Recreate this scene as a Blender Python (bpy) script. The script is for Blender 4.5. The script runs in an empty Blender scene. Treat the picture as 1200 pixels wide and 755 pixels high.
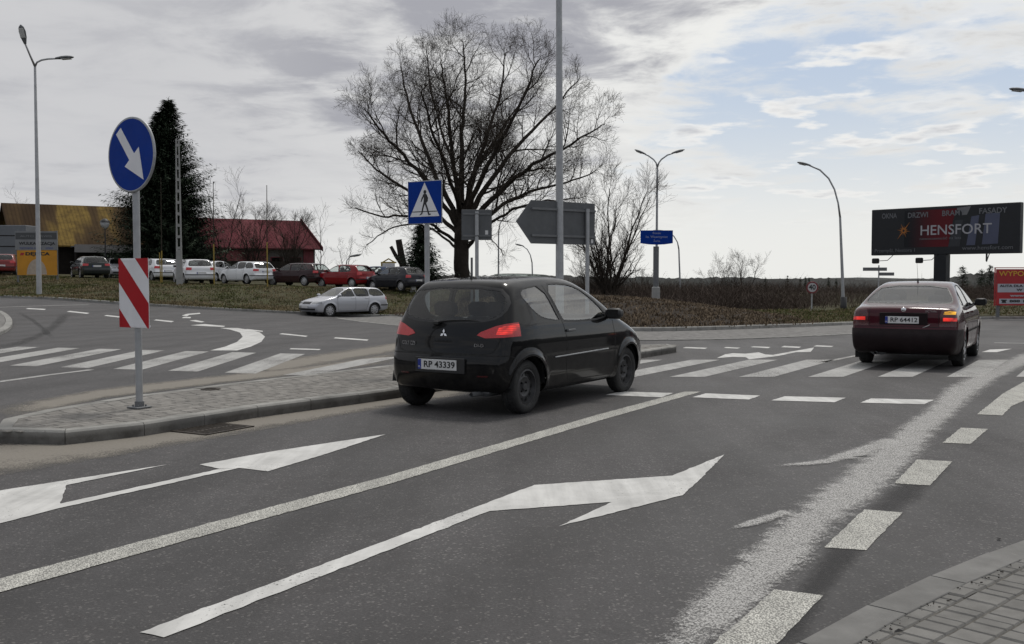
import bpy, bmesh, math, random
import numpy as np
from mathutils import Vector, Matrix

random.seed(11)
RNG = np.random.default_rng(11)
sc = bpy.context.scene
COL = sc.collection
R = math.radians
PI = math.pi

# ------------------------------------------------------------------ camera and pixel -> place helpers
CAM_H, FPX, CXP, CYP, PITCH = 1.52, 1200.0, 600.0, 377.5, math.atan(54.0 / 1200.0)
cp, sp = math.cos(PITCH), math.sin(PITCH)
ROAD = R(29.5)                                  # heading of the near road, clockwise from +Y
HEAD = Vector((math.sin(ROAD), math.cos(ROAD), 0))
ACROSS = Vector((math.cos(ROAD), -math.sin(ROAD), 0))


def ray(px, py):
    a, b = (px - CXP) / FPX, (CYP - py) / FPX
    return Vector((a, cp + b * sp, -sp + b * cp))


def G(px, py, z=0.0):
    d = ray(px, py)
    t = (z - CAM_H) / d.z
    return Vector((d.x * t, d.y * t, z))


def at(px, py, Y):
    d = ray(px, py)
    t = Y / d.y
    return Vector((d.x * t, Y, CAM_H + d.z * t))


def ss(t):
    t = np.clip(t, 0.0, 1.0)
    return t * t * (3 - 2 * t)


def tz(x, y):
    """height of the road surface: it falls gently away, and climbs on the left"""
    a = ss((-x - 6.0) / 16.0)
    return float(ss((y - 22.0) / 26.0) * (-0.5 * (1 - a) + 0.45 * a)) if np.isscalar(x) else ss((y - 22.0) / 26.0) * (-0.5 * (1 - a) + 0.45 * a)


def GT(px, py, dz=0.0):
    z = dz
    for _ in range(25):
        p = G(px, py, z)
        z = 0.5 * z + 0.5 * (tz(p.x, p.y) + dz)
    return G(px, py, z)


# ------------------------------------------------------------------ object helpers
def tag(o, label=None, cat=None, group=None, kind=None):
    if label: o['label'] = label
    if cat: o['category'] = cat
    if group: o['group'] = group
    if kind: o['kind'] = kind
    return o


def empty(name, loc=(0, 0, 0), rz=0.0, parent=None):
    o = bpy.data.objects.new(name, None)
    COL.objects.link(o)
    o.empty_display_size = 0.2
    o.location = loc
    o.rotation_euler = (0, 0, rz)
    if parent: o.parent = parent
    return o


def kids(o):
    return list(o.children)


def copy_tree(o, parent=None):
    c = o.copy()
    COL.objects.link(c)
    if parent is not None: c.parent = parent
    for ch in kids(o):
        copy_tree(ch, c)
    return c


class MB:
    """collects shapes and links them as ONE mesh object"""
    def __init__(self):
        self.v, self.f, self.mi, self.cur = [], [], [], 0

    def add(self, vs, fs):
        n = len(self.v)
        self.mi += [self.cur] * len(fs)
        self.v += [tuple(p) for p in vs]
        self.f += [tuple(i + n for i in f) for f in fs]
        return self

    def box(self, c, s, rz=0.0, M=None, bev=0.0):
        cx, cy, cz = c
        hx, hy, hz = s[0] / 2, s[1] / 2, s[2] / 2
        if bev > 0:
            b = min(bev, hx * .9, hy * .9, hz * .9)
            pts = []
            for (z, k) in ((-hz, b), (-hz + b, 0), (hz - b, 0), (hz, b)):
                for (x, y) in ((-hx + k + (b if k == 0 else 0) * 0, -hy + k), (hx - k, -hy + k), (hx - k, hy - k), (-hx + k, hy - k)):
                    pts.append((x, y, z))
            fs = [(3, 2, 1, 0), (12, 13, 14, 15)]
            for l in range(3):
                for i in range(4):
                    j = (i + 1) % 4
                    fs.append((l * 4 + i, l * 4 + j, l * 4 + 4 + j, l * 4 + 4 + i))
        else:
            pts = [(-hx, -hy, -hz), (hx, -hy, -hz), (hx, hy, -hz), (-hx, hy, -hz), (-hx, -hy, hz), (hx, -hy, hz), (hx, hy, hz), (-hx, hy, hz)]
            fs = [(3, 2, 1, 0), (4, 5, 6, 7), (0, 1, 5, 4), (1, 2, 6, 5), (2, 3, 7, 6), (3, 0, 4, 7)]
        ca, sa = math.cos(rz), math.sin(rz)
        out = []
        for (x, y, z) in pts:
            if M is not None:
                q = M @ Vector((x, y, z))
                out.append((q.x + cx, q.y + cy, q.z + cz))
            else:
                out.append((cx + x * ca - y * sa, cy + x * sa + y * ca, cz + z))
        return self.add(out, fs)

    def tube(self, pts, rad, n=8, cap=True):
        pts = [Vector(p) for p in pts]
        if not hasattr(rad, '__len__'): rad = [rad] * len(pts)
        vs, fs = [], []
        up = None
        for i, p in enumerate(pts):
            t = (pts[min(i + 1, len(pts) - 1)] - pts[max(i - 1, 0)])
            if t.length < 1e-9: t = Vector((0, 0, 1))
            t.normalize()
            if up is None:
                a = Vector((1, 0, 0)) if abs(t.x) < 0.8 else Vector((0, 1, 0))
                up = (a - t * a.dot(t)).normalized()
            else:
                up = (up - t * up.dot(t))
                up = up.normalized() if up.length > 1e-6 else t.orthogonal().normalized()
            w = t.cross(up)
            for k in range(n):
                an = 2 * PI * k / n
                vs.append(p + (up * math.cos(an) + w * math.sin(an)) * rad[i])
        for i in range(len(pts) - 1):
            for k in range(n):
                k2 = (k + 1) % n
                fs.append((i * n + k, i * n + k2, (i + 1) * n + k2, (i + 1) * n + k))
        if cap:
            fs.append(tuple(range(n - 1, -1, -1)))
            fs.append(tuple((len(pts) - 1) * n + k for k in range(n)))
        return self.add(vs, fs)

    def lathe(self, prof, n=24, axis='y', c=(0, 0, 0)):
        """prof: list of (radius, along axis)"""
        vs, fs = [], []
        for (r, h) in prof:
            for k in range(n):
                a = 2 * PI * k / n
                u, w = r * math.cos(a), r * math.sin(a)
                p = (u, h, w) if axis == 'y' else ((u, w, h) if axis == 'z' else (h, u, w))
                vs.append((p[0] + c[0], p[1] + c[1], p[2] + c[2]))
        for i in range(len(prof) - 1):
            for k in range(n):
                k2 = (k + 1) % n
                q = (i * n + k, i * n + k2, (i + 1) * n + k2, (i + 1) * n + k)
                fs.append(q if axis != 'y' else q[::-1])
        return self.add(vs, fs)

    def prism(self, poly, y0, y1, M=None):
        """poly in (x, z); extruded from y0 (front) to y1 (back)"""
        n = len(poly)
        vs = [(x, y0, z) for x, z in poly] + [(x, y1, z) for x, z in poly]
        if M is not None: vs = [tuple(M @ Vector(p)) for p in vs]
        fs = [tuple(range(n)), tuple(range(2 * n - 1, n - 1, -1))]
        for i in range(n):
            j = (i + 1) % n
            fs.append((j, i, n + i, n + j))
        return self.add(vs, fs)

    def slab(self, poly, z0, z1):
        """poly in (x, y)"""
        n = len(poly)
        vs = [(p[0], p[1], z1) for p in poly] + [(p[0], p[1], z0) for p in poly]
        fs = [tuple(range(n)), tuple(range(2 * n - 1, n - 1, -1))]
        for i in range(n):
            j = (i + 1) % n
            fs.append((j, i, n + i, n + j))
        return self.add(vs, fs)

    def build(self, name, m, parent=None, smooth=False, fix=True, loc=None, rot=None, flat_angle=None):
        me = bpy.data.meshes.new(name)
        me.from_pydata(self.v, [], self.f)
        if fix:
            bm = bmesh.new(); bm.from_mesh(me)
            bmesh.ops.recalc_face_normals(bm, faces=bm.faces)
            bm.to_mesh(me); bm.free()
        for q in (m if isinstance(m, (list, tuple)) else [m]): me.materials.append(q)
        if any(self.mi): me.polygons.foreach_set('material_index', self.mi)
        if smooth:
            me.polygons.foreach_set('use_smooth', [True] * len(me.polygons))
            if flat_angle: me.set_sharp_from_angle(angle=R(flat_angle))
        o = bpy.data.objects.new(name, me)
        COL.objects.link(o)
        if parent is not None: o.parent = parent
        if loc is not None: o.location = loc
        if rot is not None: o.rotation_euler = rot
        return o


def mesh_np(name, V, F, m, parent=None, smooth=False):
    me = bpy.data.meshes.new(name)
    me.from_pydata([tuple(p) for p in V], [], [tuple(f) for f in F])
    me.materials.append(m)
    if smooth: me.polygons.foreach_set('use_smooth', [True] * len(me.polygons))
    o = bpy.data.objects.new(name, me)
    COL.objects.link(o)
    if parent is not None: o.parent = parent
    return o


def text_mesh(s, size, align='CENTER', extrude=0.0, spacing=1.0, bold=0.0):
    cu = bpy.data.curves.new('lettering', 'FONT')
    cu.body = s; cu.size = size; cu.align_x = align; cu.align_y = 'CENTER'
    cu.extrude = extrude; cu.space_character = spacing; cu.offset = bold; cu.resolution_u = 3
    o = bpy.data.objects.new('lettering', cu)
    COL.objects.link(o)
    dg = bpy.context.evaluated_depsgraph_get()
    me = bpy.data.meshes.new_from_object(o.evaluated_get(dg))
    bpy.data.objects.remove(o)
    bpy.data.curves.remove(cu)
    return me


def lettering(s, size, m, parent, loc, rz=0.0, align='CENTER', name='lettering', sx=1.0, bold=0.0, tilt=0.0, spacing=1.0, width=None):
    """upright text whose face looks along local -Y"""
    me = text_mesh(s, size, align, 0.0008, spacing, bold)
    me.materials.clear(); me.materials.append(m)
    if width:
        xs = [v.co.x for v in me.vertices]
        if xs: sx = width / max(1e-6, max(xs) - min(xs))
    me.transform(Matrix.Diagonal((sx, 1, 1, 1)))
    me.transform(Matrix.Rotation(R(90), 4, 'X'))
    o = bpy.data.objects.new(name, me)
    COL.objects.link(o)
    o.parent = parent
    o.location = loc
    o.rotation_euler = (tilt, 0, rz)
    return o


# ------------------------------------------------------------------ materials
def new_mat(name):
    m = bpy.data.materials.new(name)
    m.use_nodes = True
    nt = m.node_tree
    nt.nodes.clear()
    out = nt.nodes.new('ShaderNodeOutputMaterial')
    return m, nt, out


def N(nt, typ, **kw):
    n = nt.nodes.new(typ)
    for k, v in kw.items():
        if k == 'ins':
            for a, b in v.items(): n.inputs[a].default_value = b
        else:
            setattr(n, k, v)
    return n


def c4(c):
    return (c[0], c[1], c[2], 1.0) if len(c) == 3 else c


def noise(nt, vec, scale, detail=4, rough=0.55, dist=0.0):
    n = N(nt, 'ShaderNodeTexNoise', ins={'Scale': scale, 'Detail': detail, 'Roughness': rough, 'Distortion': dist})
    nt.links.new(vec, n.inputs['Vector'])
    return n.outputs['Fac']


def ramp(nt, fac, stops):
    r = N(nt, 'ShaderNodeValToRGB')
    e = r.color_ramp.elements
    while len(e) < len(stops): e.new(0.5)
    for i, (p, c) in enumerate(stops):
        e[i].position = p
        e[i].color = c4(c) if hasattr(c, '__len__') else (c, c, c, 1)
    nt.links.new(fac, r.inputs['Fac'])
    return r.outputs['Color']


def mixc(nt, fac, a, b, mode='MIX'):
    m = N(nt, 'ShaderNodeMix', data_type='RGBA', blend_type=mode)
    for key, v in ((0, fac), (6, a), (7, b)):
        if isinstance(v, (int, float)): m.inputs[key].default_value = v
        elif isinstance(v, (tuple, list)): m.inputs[key].default_value = c4(v)
        else: nt.links.new(v, m.inputs[key])
    return m.outputs[2]


def math_n(nt, op, a, b=None, clamp=False):
    m = N(nt, 'ShaderNodeMath', operation=op, use_clamp=clamp)
    for i, v in enumerate((a, b)):
        if v is None: continue
        if isinstance(v, (int, float)): m.inputs[i].default_value = v
        else: nt.links.new(v, m.inputs[i])
    return m.outputs[0]


def mat(name, col, rough=0.6, metal=0.0, var=0.15, scale=6.0, bump=0.0, bscale=60.0, coat=0.0, spec=0.5, emit=None, estr=0.0, col2=None, island=0.0):
    m, nt, out = new_mat(name)
    b = N(nt, 'ShaderNodeBsdfPrincipled')
    nt.links.new(b.outputs[0], out.inputs['Surface'])
    tc = N(nt, 'ShaderNodeTexCoord')
    vec = tc.outputs['Object']
    f = noise(nt, vec, scale, 5, 0.6)
    ca = tuple(max(0, x * (1 - var)) for x in col)
    cb = col2 if col2 else tuple(min(1, x * (1 + var)) for x in col)
    c = ramp(nt, f, [(0.3, ca), (0.7, cb)])
    if island:
        g = N(nt, 'ShaderNodeNewGeometry')
        v = math_n(nt, 'MULTIPLY_ADD', g.outputs['Random Per Island'], island * 2)
        v.node.inputs[2].default_value = 1 - island
        hs = N(nt, 'ShaderNodeHueSaturation')
        nt.links.new(c, hs.inputs['Color']); nt.links.new(v, hs.inputs['Value'])
        c = hs.outputs[0]
    nt.links.new(c, b.inputs['Base Color'])
    b.inputs['Metallic'].default_value = metal
    f2 = noise(nt, vec, scale * 2.3, 4, 0.6)
    rr = N(nt, 'ShaderNodeMapRange', ins={'From Min': 0.3, 'From Max': 0.7, 'To Min': max(0.02, rough * 0.85), 'To Max': min(1, rough * 1.15)})
    nt.links.new(f2, rr.inputs[0]); nt.links.new(rr.outputs[0], b.inputs['Roughness'])
    b.inputs['Specular IOR Level'].default_value = spec if rough < 0.84 else spec * 0.3
    if coat:
        b.inputs['Coat Weight'].default_value = coat
        b.inputs['Coat Roughness'].default_value = 0.1
    if emit:
        b.inputs['Emission Color'].default_value = c4(emit)
        b.inputs['Emission Strength'].default_value = estr
    if bump:
        bn = N(nt, 'ShaderNodeBump', ins={'Strength': bump, 'Distance': 0.02})
        nt.links.new(noise(nt, vec, bscale, 6, 0.65), bn.inputs['Height'])
        nt.links.new(bn.outputs[0], b.inputs['Normal'])
    return m


def glass_mat(name, tint=(0.3, 0.34, 0.33), rough=0.02, ior=1.6):
    m, nt, out = new_mat(name)
    tr = N(nt, 'ShaderNodeBsdfTransparent', ins={'Color': c4(tint)})
    gl = N(nt, 'ShaderNodeBsdfGlossy', ins={'Color': (1, 1, 1, 1), 'Roughness': rough})
    # a thin pane: the same reflection from inside and from outside
    g = N(nt, 'ShaderNodeNewGeometry')
    fr = N(nt, 'ShaderNodeFresnel')
    ir = math_n(nt, 'MULTIPLY_ADD', g.outputs['Backfacing'], 1.0 / ior - ior)
    ir.node.inputs[2].default_value = ior
    nt.links.new(ir, fr.inputs['IOR'])
    mx = N(nt, 'ShaderNodeMixShader')
    k = math_n(nt, 'MULTIPLY', fr.outputs[0], 1.1, True)
    nt.links.new(k, mx.inputs[0]); nt.links.new(tr.outputs[0], mx.inputs[1]); nt.links.new(gl.outputs[0], mx.inputs[2])
    nt.links.new(mx.outputs[0], out.inputs['Surface'])
    return m


def paint_mat(name, col, rough=0.35, dirt=0.25, metal=0.0):
    """car paint with a clear coat; road dust clings to the lower body"""
    m, nt, out = new_mat(name)
    b = N(nt, 'ShaderNodeBsdfPrincipled')
    nt.links.new(b.outputs[0], out.inputs['Surface'])
    tc = N(nt, 'ShaderNodeTexCoord')
    vec = tc.outputs['Object']
    sx = N(nt, 'ShaderNodeSeparateXYZ'); nt.links.new(vec, sx.inputs[0])
    low = N(nt, 'ShaderNodeMapRange', ins={'From Min': 0.75, 'From Max': 0.2, 'To Min': 0.05, 'To Max': 1.0})
    nt.links.new(sx.outputs['Z'], low.inputs[0])
    f = ramp(nt, noise(nt, vec, 7.0, 7, 0.7), [(0.35, 0.0), (0.75, 1.0)])
    d = math_n(nt, 'MULTIPLY', math_n(nt, 'MULTIPLY', low.outputs[0], f), dirt, True)
    b.inputs['Specular IOR Level'].default_value = 0.06
    c = mixc(nt, d, col, (0.16, 0.15, 0.135))
    nt.links.new(c, b.inputs['Base Color'])
    b.inputs['Metallic'].default_value = metal
    b.inputs['Roughness'].default_value = rough
    b.inputs['Coat Weight'].default_value = 1.0
    b.inputs['Coat IOR'].default_value = 1.33
    cr = N(nt, 'ShaderNodeMapRange', ins={'From Min': 0.0, 'From Max': 0.3, 'To Min': 0.035, 'To Max': 0.5})
    nt.links.new(d, cr.inputs[0]); nt.links.new(cr.outputs[0], b.inputs['Coat Roughness'])
    return m


M = {}
M['galv'] = mat('galvanised_steel', (0.36, 0.37, 0.38), 0.5, 0.35, 0.12, 9)
M['galv_dark'] = mat('weathered_steel', (0.15, 0.155, 0.16), 0.6, 0.3, 0.15, 9)
M['sign_back'] = mat('grey_sign_back', (0.10, 0.105, 0.11), 0.6, 0.2, 0.1, 5)
M['sign_blue'] = mat('sign_blue', (0.002, 0.034, 0.25), 0.5, 0, 0.08, 5, spec=.1)
M['sign_white'] = mat('sign_white', (0.72, 0.72, 0.74), 0.45, 0, 0.06, 5)
M['sign_red'] = mat('sign_red', (0.38, 0.008, 0.014), 0.45, 0, 0.08, 5, spec=.2)
M['sign_black'] = mat('sign_black', (0.012, 0.012, 0.013), 0.5, 0, 0.1, 5)
M['black_plastic'] = mat('black_plastic', (0.018, 0.018, 0.019), 0.55, 0, 0.2, 12)
M['gap'] = mat('panel_gap_black', (0.004, 0.004, 0.004), 0.8, 0, 0.1, 12)
M['rubber'] = mat('tyre_rubber', (0.02, 0.02, 0.02), 0.75, 0, 0.3, 20, 0.2, 80)
M['steel_rim'] = mat('dark_steel_rim', (0.06, 0.06, 0.062), 0.45, 0.3, 0.3, 14)
M['alloy'] = mat('alloy_rim', (0.42, 0.42, 0.43), 0.4, 0.6, 0.2, 14)
M['chrome'] = mat('chrome', (0.75, 0.75, 0.77), 0.2, 1.0, 0.05, 10)
M['interior'] = mat('dark_upholstery', (0.03, 0.03, 0.033), 0.85, 0, 0.2, 10)
M['glass'] = glass_mat('car_glass', (0.80, 0.84, 0.83))
M['glass_dark'] = glass_mat('rear_car_glass', (0.72, 0.76, 0.75), ior=1.5)
M['glass_side'] = glass_mat('side_car_glass', (0.75, 0.80, 0.79), ior=2.3)
M['tail_red'] = mat('tail_lamp_red', (0.20, 0.004, 0.008), 0.25, 0, 0.35, 26, coat=.6, emit=(1, 0.02, 0.02), estr=0.10)
M['tail_dark'] = mat('dark_tail_lamp', (0.06, 0.003, 0.005), 0.25, 0, 0.3, 26, coat=.6)


def lit_lens(name, col, emit, estr, scale):
    """a lit lamp lens: the bulb behind ribbed plastic makes it uneven"""
    m = mat(name, col, 0.2, 0, 0.2, 20, coat=.6, emit=emit, estr=estr)
    nt = m.node_tree
    b = [n for n in nt.nodes if n.type == 'BSDF_PRINCIPLED'][0]
    tc = N(nt, 'ShaderNodeTexCoord')
    f = noise(nt, tc.outputs['Object'], scale, 2, .5)
    wv = N(nt, 'ShaderNodeTexWave', wave_type='BANDS', bands_direction='Z', ins={'Scale': 16.0}); nt.links.new(tc.outputs['Object'], wv.inputs['Vector'])
    k = math_n(nt, 'MULTIPLY', ramp(nt, f, [(0.35, 0.12), (0.62, 1.3)]), ramp(nt, wv.outputs['Fac'], [(0.2, .55), (.8, 1.1)]))
    nt.links.new(math_n(nt, 'MULTIPLY', k, estr), b.inputs['Emission Strength'])
    return m


M['brake_red'] = lit_lens('lit_brake_lamp', (0.30, 0.006, 0.006), (1, 0.045, 0.03), 0.75, 7.0)
M['amber_lit'] = lit_lens('lit_amber_lamp', (0.5, 0.2, 0.01), (1, 0.52, 0.03), 1.1, 9.0)
M['lamp_clear'] = mat('clear_headlamp', (0.22, 0.23, 0.245), 0.15, 0.2, 0.2, 20, coat=1)
M['plate_white'] = mat('plate_white', (0.6, 0.6, 0.6), 0.45, 0, 0.08, 20)
M['plate_blue'] = mat('plate_blue', (0.01, 0.03, 0.25), 0.45, 0, 0.08, 20)
M['concrete'] = mat('kerb_concrete', (0.27, 0.265, 0.25), 0.85, 0, 0.2, 5, 0.25, 70, island=0.12)
M['concrete_dirt_shade'] = mat('dirty_shaded_kerb', (0.25, 0.245, 0.23), 0.9, 0, 0.3, 3, 0.3, 60, island=0.08)


def foot_shade(m, z0, z1):
    """dirt and backlit shade painted into the kerb colour, deepening towards its foot"""
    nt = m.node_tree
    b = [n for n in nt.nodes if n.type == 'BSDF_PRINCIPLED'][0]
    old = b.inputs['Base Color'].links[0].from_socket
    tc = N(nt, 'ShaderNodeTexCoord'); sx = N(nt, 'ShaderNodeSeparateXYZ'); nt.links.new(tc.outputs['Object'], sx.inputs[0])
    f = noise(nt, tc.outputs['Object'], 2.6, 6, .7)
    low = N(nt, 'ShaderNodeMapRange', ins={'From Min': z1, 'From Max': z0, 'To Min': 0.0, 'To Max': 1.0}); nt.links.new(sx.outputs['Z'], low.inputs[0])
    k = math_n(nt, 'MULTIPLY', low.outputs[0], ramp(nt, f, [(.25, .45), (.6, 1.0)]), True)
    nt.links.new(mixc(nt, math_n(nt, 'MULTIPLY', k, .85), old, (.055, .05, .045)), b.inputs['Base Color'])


foot_shade(M['concrete_dirt_shade'], .06, .128)
M['pole_concrete'] = mat('pole_concrete', (0.3, 0.3, 0.29), 0.85, 0, 0.15, 4, 0.2, 40)
M['bark'] = mat('grey_brown_bark', (0.035, 0.029, 0.024), 0.9, 0, 0.3, 3, 0.4, 12)
M['twig'] = mat('dark_twigs', (0.045, 0.037, 0.03), 0.9, 0, 0.25, 1.5)
M['needles'] = mat('spruce_needles', (0.034, 0.048, 0.030), 0.85, 0, 0.3, 2.5, island=0.35)
M['yellow_paint'] = mat('yellow_paint', (0.27, 0.19, 0.03), 0.6, 0, 0.15, 6)
# ------------------------------------------------------------------ camera, sky, sun
cam_d = bpy.data.cameras.new('camera')
cam_d.sensor_width = 36.0
cam_d.lens = 36.0 * FPX / 1200.0
cam_d.clip_start, cam_d.clip_end = 0.1, 20000
cam = bpy.data.objects.new('camera', cam_d)
COL.objects.link(cam)
cam.location = (0, 0, CAM_H)
cam.rotation_euler = (R(90) - PITCH, 0, 0)
sc.camera = cam

SUN_EL, SUN_AZ = R(60), R(26)                    # azimuth clockwise from +Y: ahead, to the right
w = bpy.data.worlds.new('World')
sc.world = w
w.use_nodes = True
nt = w.node_tree
nt.nodes.clear()
wo = nt.nodes.new('ShaderNodeOutputWorld')
bg = N(nt, 'ShaderNodeBackground', ins={'Strength': 0.1})
sky = N(nt, 'ShaderNodeTexSky', sky_type='NISHITA', sun_disc=False, sun_elevation=SUN_EL, sun_rotation=SUN_AZ, altitude=200, air_density=1.0, dust_density=1.6, ozone_density=1.0)
tc = N(nt, 'ShaderNodeTexCoord')
sep = N(nt, 'ShaderNodeSeparateXYZ')
nt.links.new(tc.outputs['Generated'], sep.inputs[0])
X, Y, Z = sep.outputs
zc = math_n(nt, 'ADD', math_n(nt, 'MAXIMUM', Z, 0.0), 0.11)
u = math_n(nt, 'DIVIDE', X, zc)
v = math_n(nt, 'DIVIDE', Y, zc)
cmb = N(nt, 'ShaderNodeCombineXYZ')
nt.links.new(u, cmb.inputs[0]); nt.links.new(v, cmb.inputs[1])
P = cmb.outputs[0]


def mrange(x, a, b, c=0.0, d=1.0, smooth=True):
    m = N(nt, 'ShaderNodeMapRange', interpolation_type='SMOOTHSTEP' if smooth else 'LINEAR', ins={'From Min': a, 'From Max': b, 'To Min': c, 'To Max': d})
    nt.links.new(x, m.inputs[0])
    return m.outputs[0]


K = 10.0
# a blue sky whitened towards the horizon, on the right; a closed grey-white layer on the left
blue = mixc(nt, 0.75, sky.outputs[0], (0.54 * K, 0.62 * K, 0.745 * K))
blue = mixc(nt, mrange(Z, 0.20, 0.02, 0.0, 0.97), blue, (0.80 * K, 0.815 * K, 0.81 * K))
n_a = noise(nt, P, 0.95, 8, 0.58, 0.5)
n_b = noise(nt, P, 2.6, 8, 0.60, 0.35)
n_c = noise(nt, P, 0.55, 5, 0.5, 0.6)
closed = mrange(X, 0.30, -0.14, -0.03, 0.36)
top = mrange(Z, 0.17, 0.27, 0.0, 0.16)
cover = math_n(nt, 'ADD', math_n(nt, 'ADD', math_n(nt, 'MULTIPLY', n_a, 0.5), math_n(nt, 'MULTIPLY', n_b, 0.5)), math_n(nt, 'ADD', closed, top))
cov = mrange(cover, 0.475, 0.60)
# body of the clouds: bright edges, grey bellies
white = mixc(nt, mrange(X, -0.35, 0.20), (0.60 * K, 0.602 * K, 0.618 * K), (0.86 * K, 0.86 * K, 0.84 * K))
streak = mrange(n_b, 0.36, 0.62, 0.0, 0.24)
white = mixc(nt, streak, white, (0.47 * K, 0.48 * K, 0.51 * K))
belly = math_n(nt, 'ADD', n_c, math_n(nt, 'MULTIPLY', math_n(nt, 'SUBTRACT', n_b, 0.5), 1.25))
up_ = mrange(Z, 0.08, 0.25, -0.14, 0.09)
grey = mrange(math_n(nt, 'ADD', belly, up_), 0.42, 0.74, 0.0, 0.95)
grey = math_n(nt, 'MULTIPLY', grey, math_n(nt, 'MULTIPLY', mrange(cover, 0.54, 0.70), mrange(X, -0.36, -0.12, 0.35, 1.0)))
cloud = mixc(nt, grey, white, (0.37 * K, 0.375 * K, 0.415 * K))
full = mixc(nt, cov, blue, cloud)
# small fair-weather puffs in the blue
n_p = noise(nt, P, 3.6, 7, 0.50, 0.0)
n_q = noise(nt, P, 1.1, 3, 0.5, 0.0)
pf = math_n(nt, 'ADD', n_p, math_n(nt, 'MULTIPLY', math_n(nt, 'SUBTRACT', n_q, 0.5), 0.55))
puff = math_n(nt, 'MULTIPLY', mrange(pf, 0.53, 0.63), mrange(Z, 0.03, 0.07))
pcol = mixc(nt, mrange(pf, 0.60, 0.78), (0.86 * K, 0.86 * K, 0.85 * K), (0.56 * K, 0.57 * K, 0.60 * K))
full = mixc(nt, math_n(nt, 'MULTIPLY', puff, math_n(nt, 'SUBTRACT', 1.0, cov)), full, pcol)
glow = math_n(nt, 'MULTIPLY', mrange(Z, 0.105, 0.01), mrange(X, -0.50, 0.10, 0.25, 0.95))
full = mixc(nt, glow, full, (0.84 * K, 0.84 * K, 0.81 * K))
# overhead and behind the camera, out of the picture
over = mrange(Z, 0.32, 0.75)
full = mixc(nt, over, full, (0.80 * K, 0.80 * K, 0.80 * K))
full = mixc(nt, mrange(Y, 0.35, -0.45, 0.0, 0.9), full, mixc(nt, mrange(n_a, .35, .65), (0.36 * K, 0.41 * K, 0.50 * K), (0.66 * K, 0.66 * K, 0.67 * K)))
nt.links.new(full, bg.inputs['Color'])
nt.links.new(bg.outputs[0], wo.inputs['Surface'])

sd = bpy.data.lights.new('sun', 'SUN')
sd.energy = 1.7
sd.angle = R(11)
sd.color = (1.0, 0.96, 0.9)
sun = bpy.data.objects.new('sun', sd)
COL.objects.link(sun)
dirv = Vector((math.sin(SUN_AZ) * math.cos(SUN_EL), math.cos(SUN_AZ) * math.cos(SUN_EL), math.sin(SUN_EL)))
sun.rotation_euler = (-dirv).to_track_quat('-Z', 'Y').to_euler()
sun.location = dirv * 50

sc.view_settings.view_transform = 'Standard'
sc.view_settings.look = 'None'
sc.view_settings.exposure = 0.0
sc.view_settings.gamma = 1.0
sc.render.resolution_x, sc.render.resolution_y = 1024, 644
sc.cycles.use_denoising = True
sc.cycles.max_bounces = 8
sc.cycles.transparent_max_bounces = 16
# ------------------------------------------------------------------ ground, road, markings
def grid_mesh(name, xs, ys, zf, m, kind='structure', smooth=True):
    xs, ys = np.asarray(xs, float), np.asarray(ys, float)
    XX, YY = np.meshgrid(xs, ys)
    ZZ = zf(XX, YY)
    V = np.stack([XX, YY, ZZ], -1).reshape(-1, 3)
    nx = len(xs)
    F = []
    for j in range(len(ys) - 1):
        for i in range(nx - 1):
            a = j * nx + i
            F.append((a, a + 1, a + nx + 1, a + nx))
    o = mesh_np(name, V, F, m, smooth=smooth)
    return tag(o, kind=kind)


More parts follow.
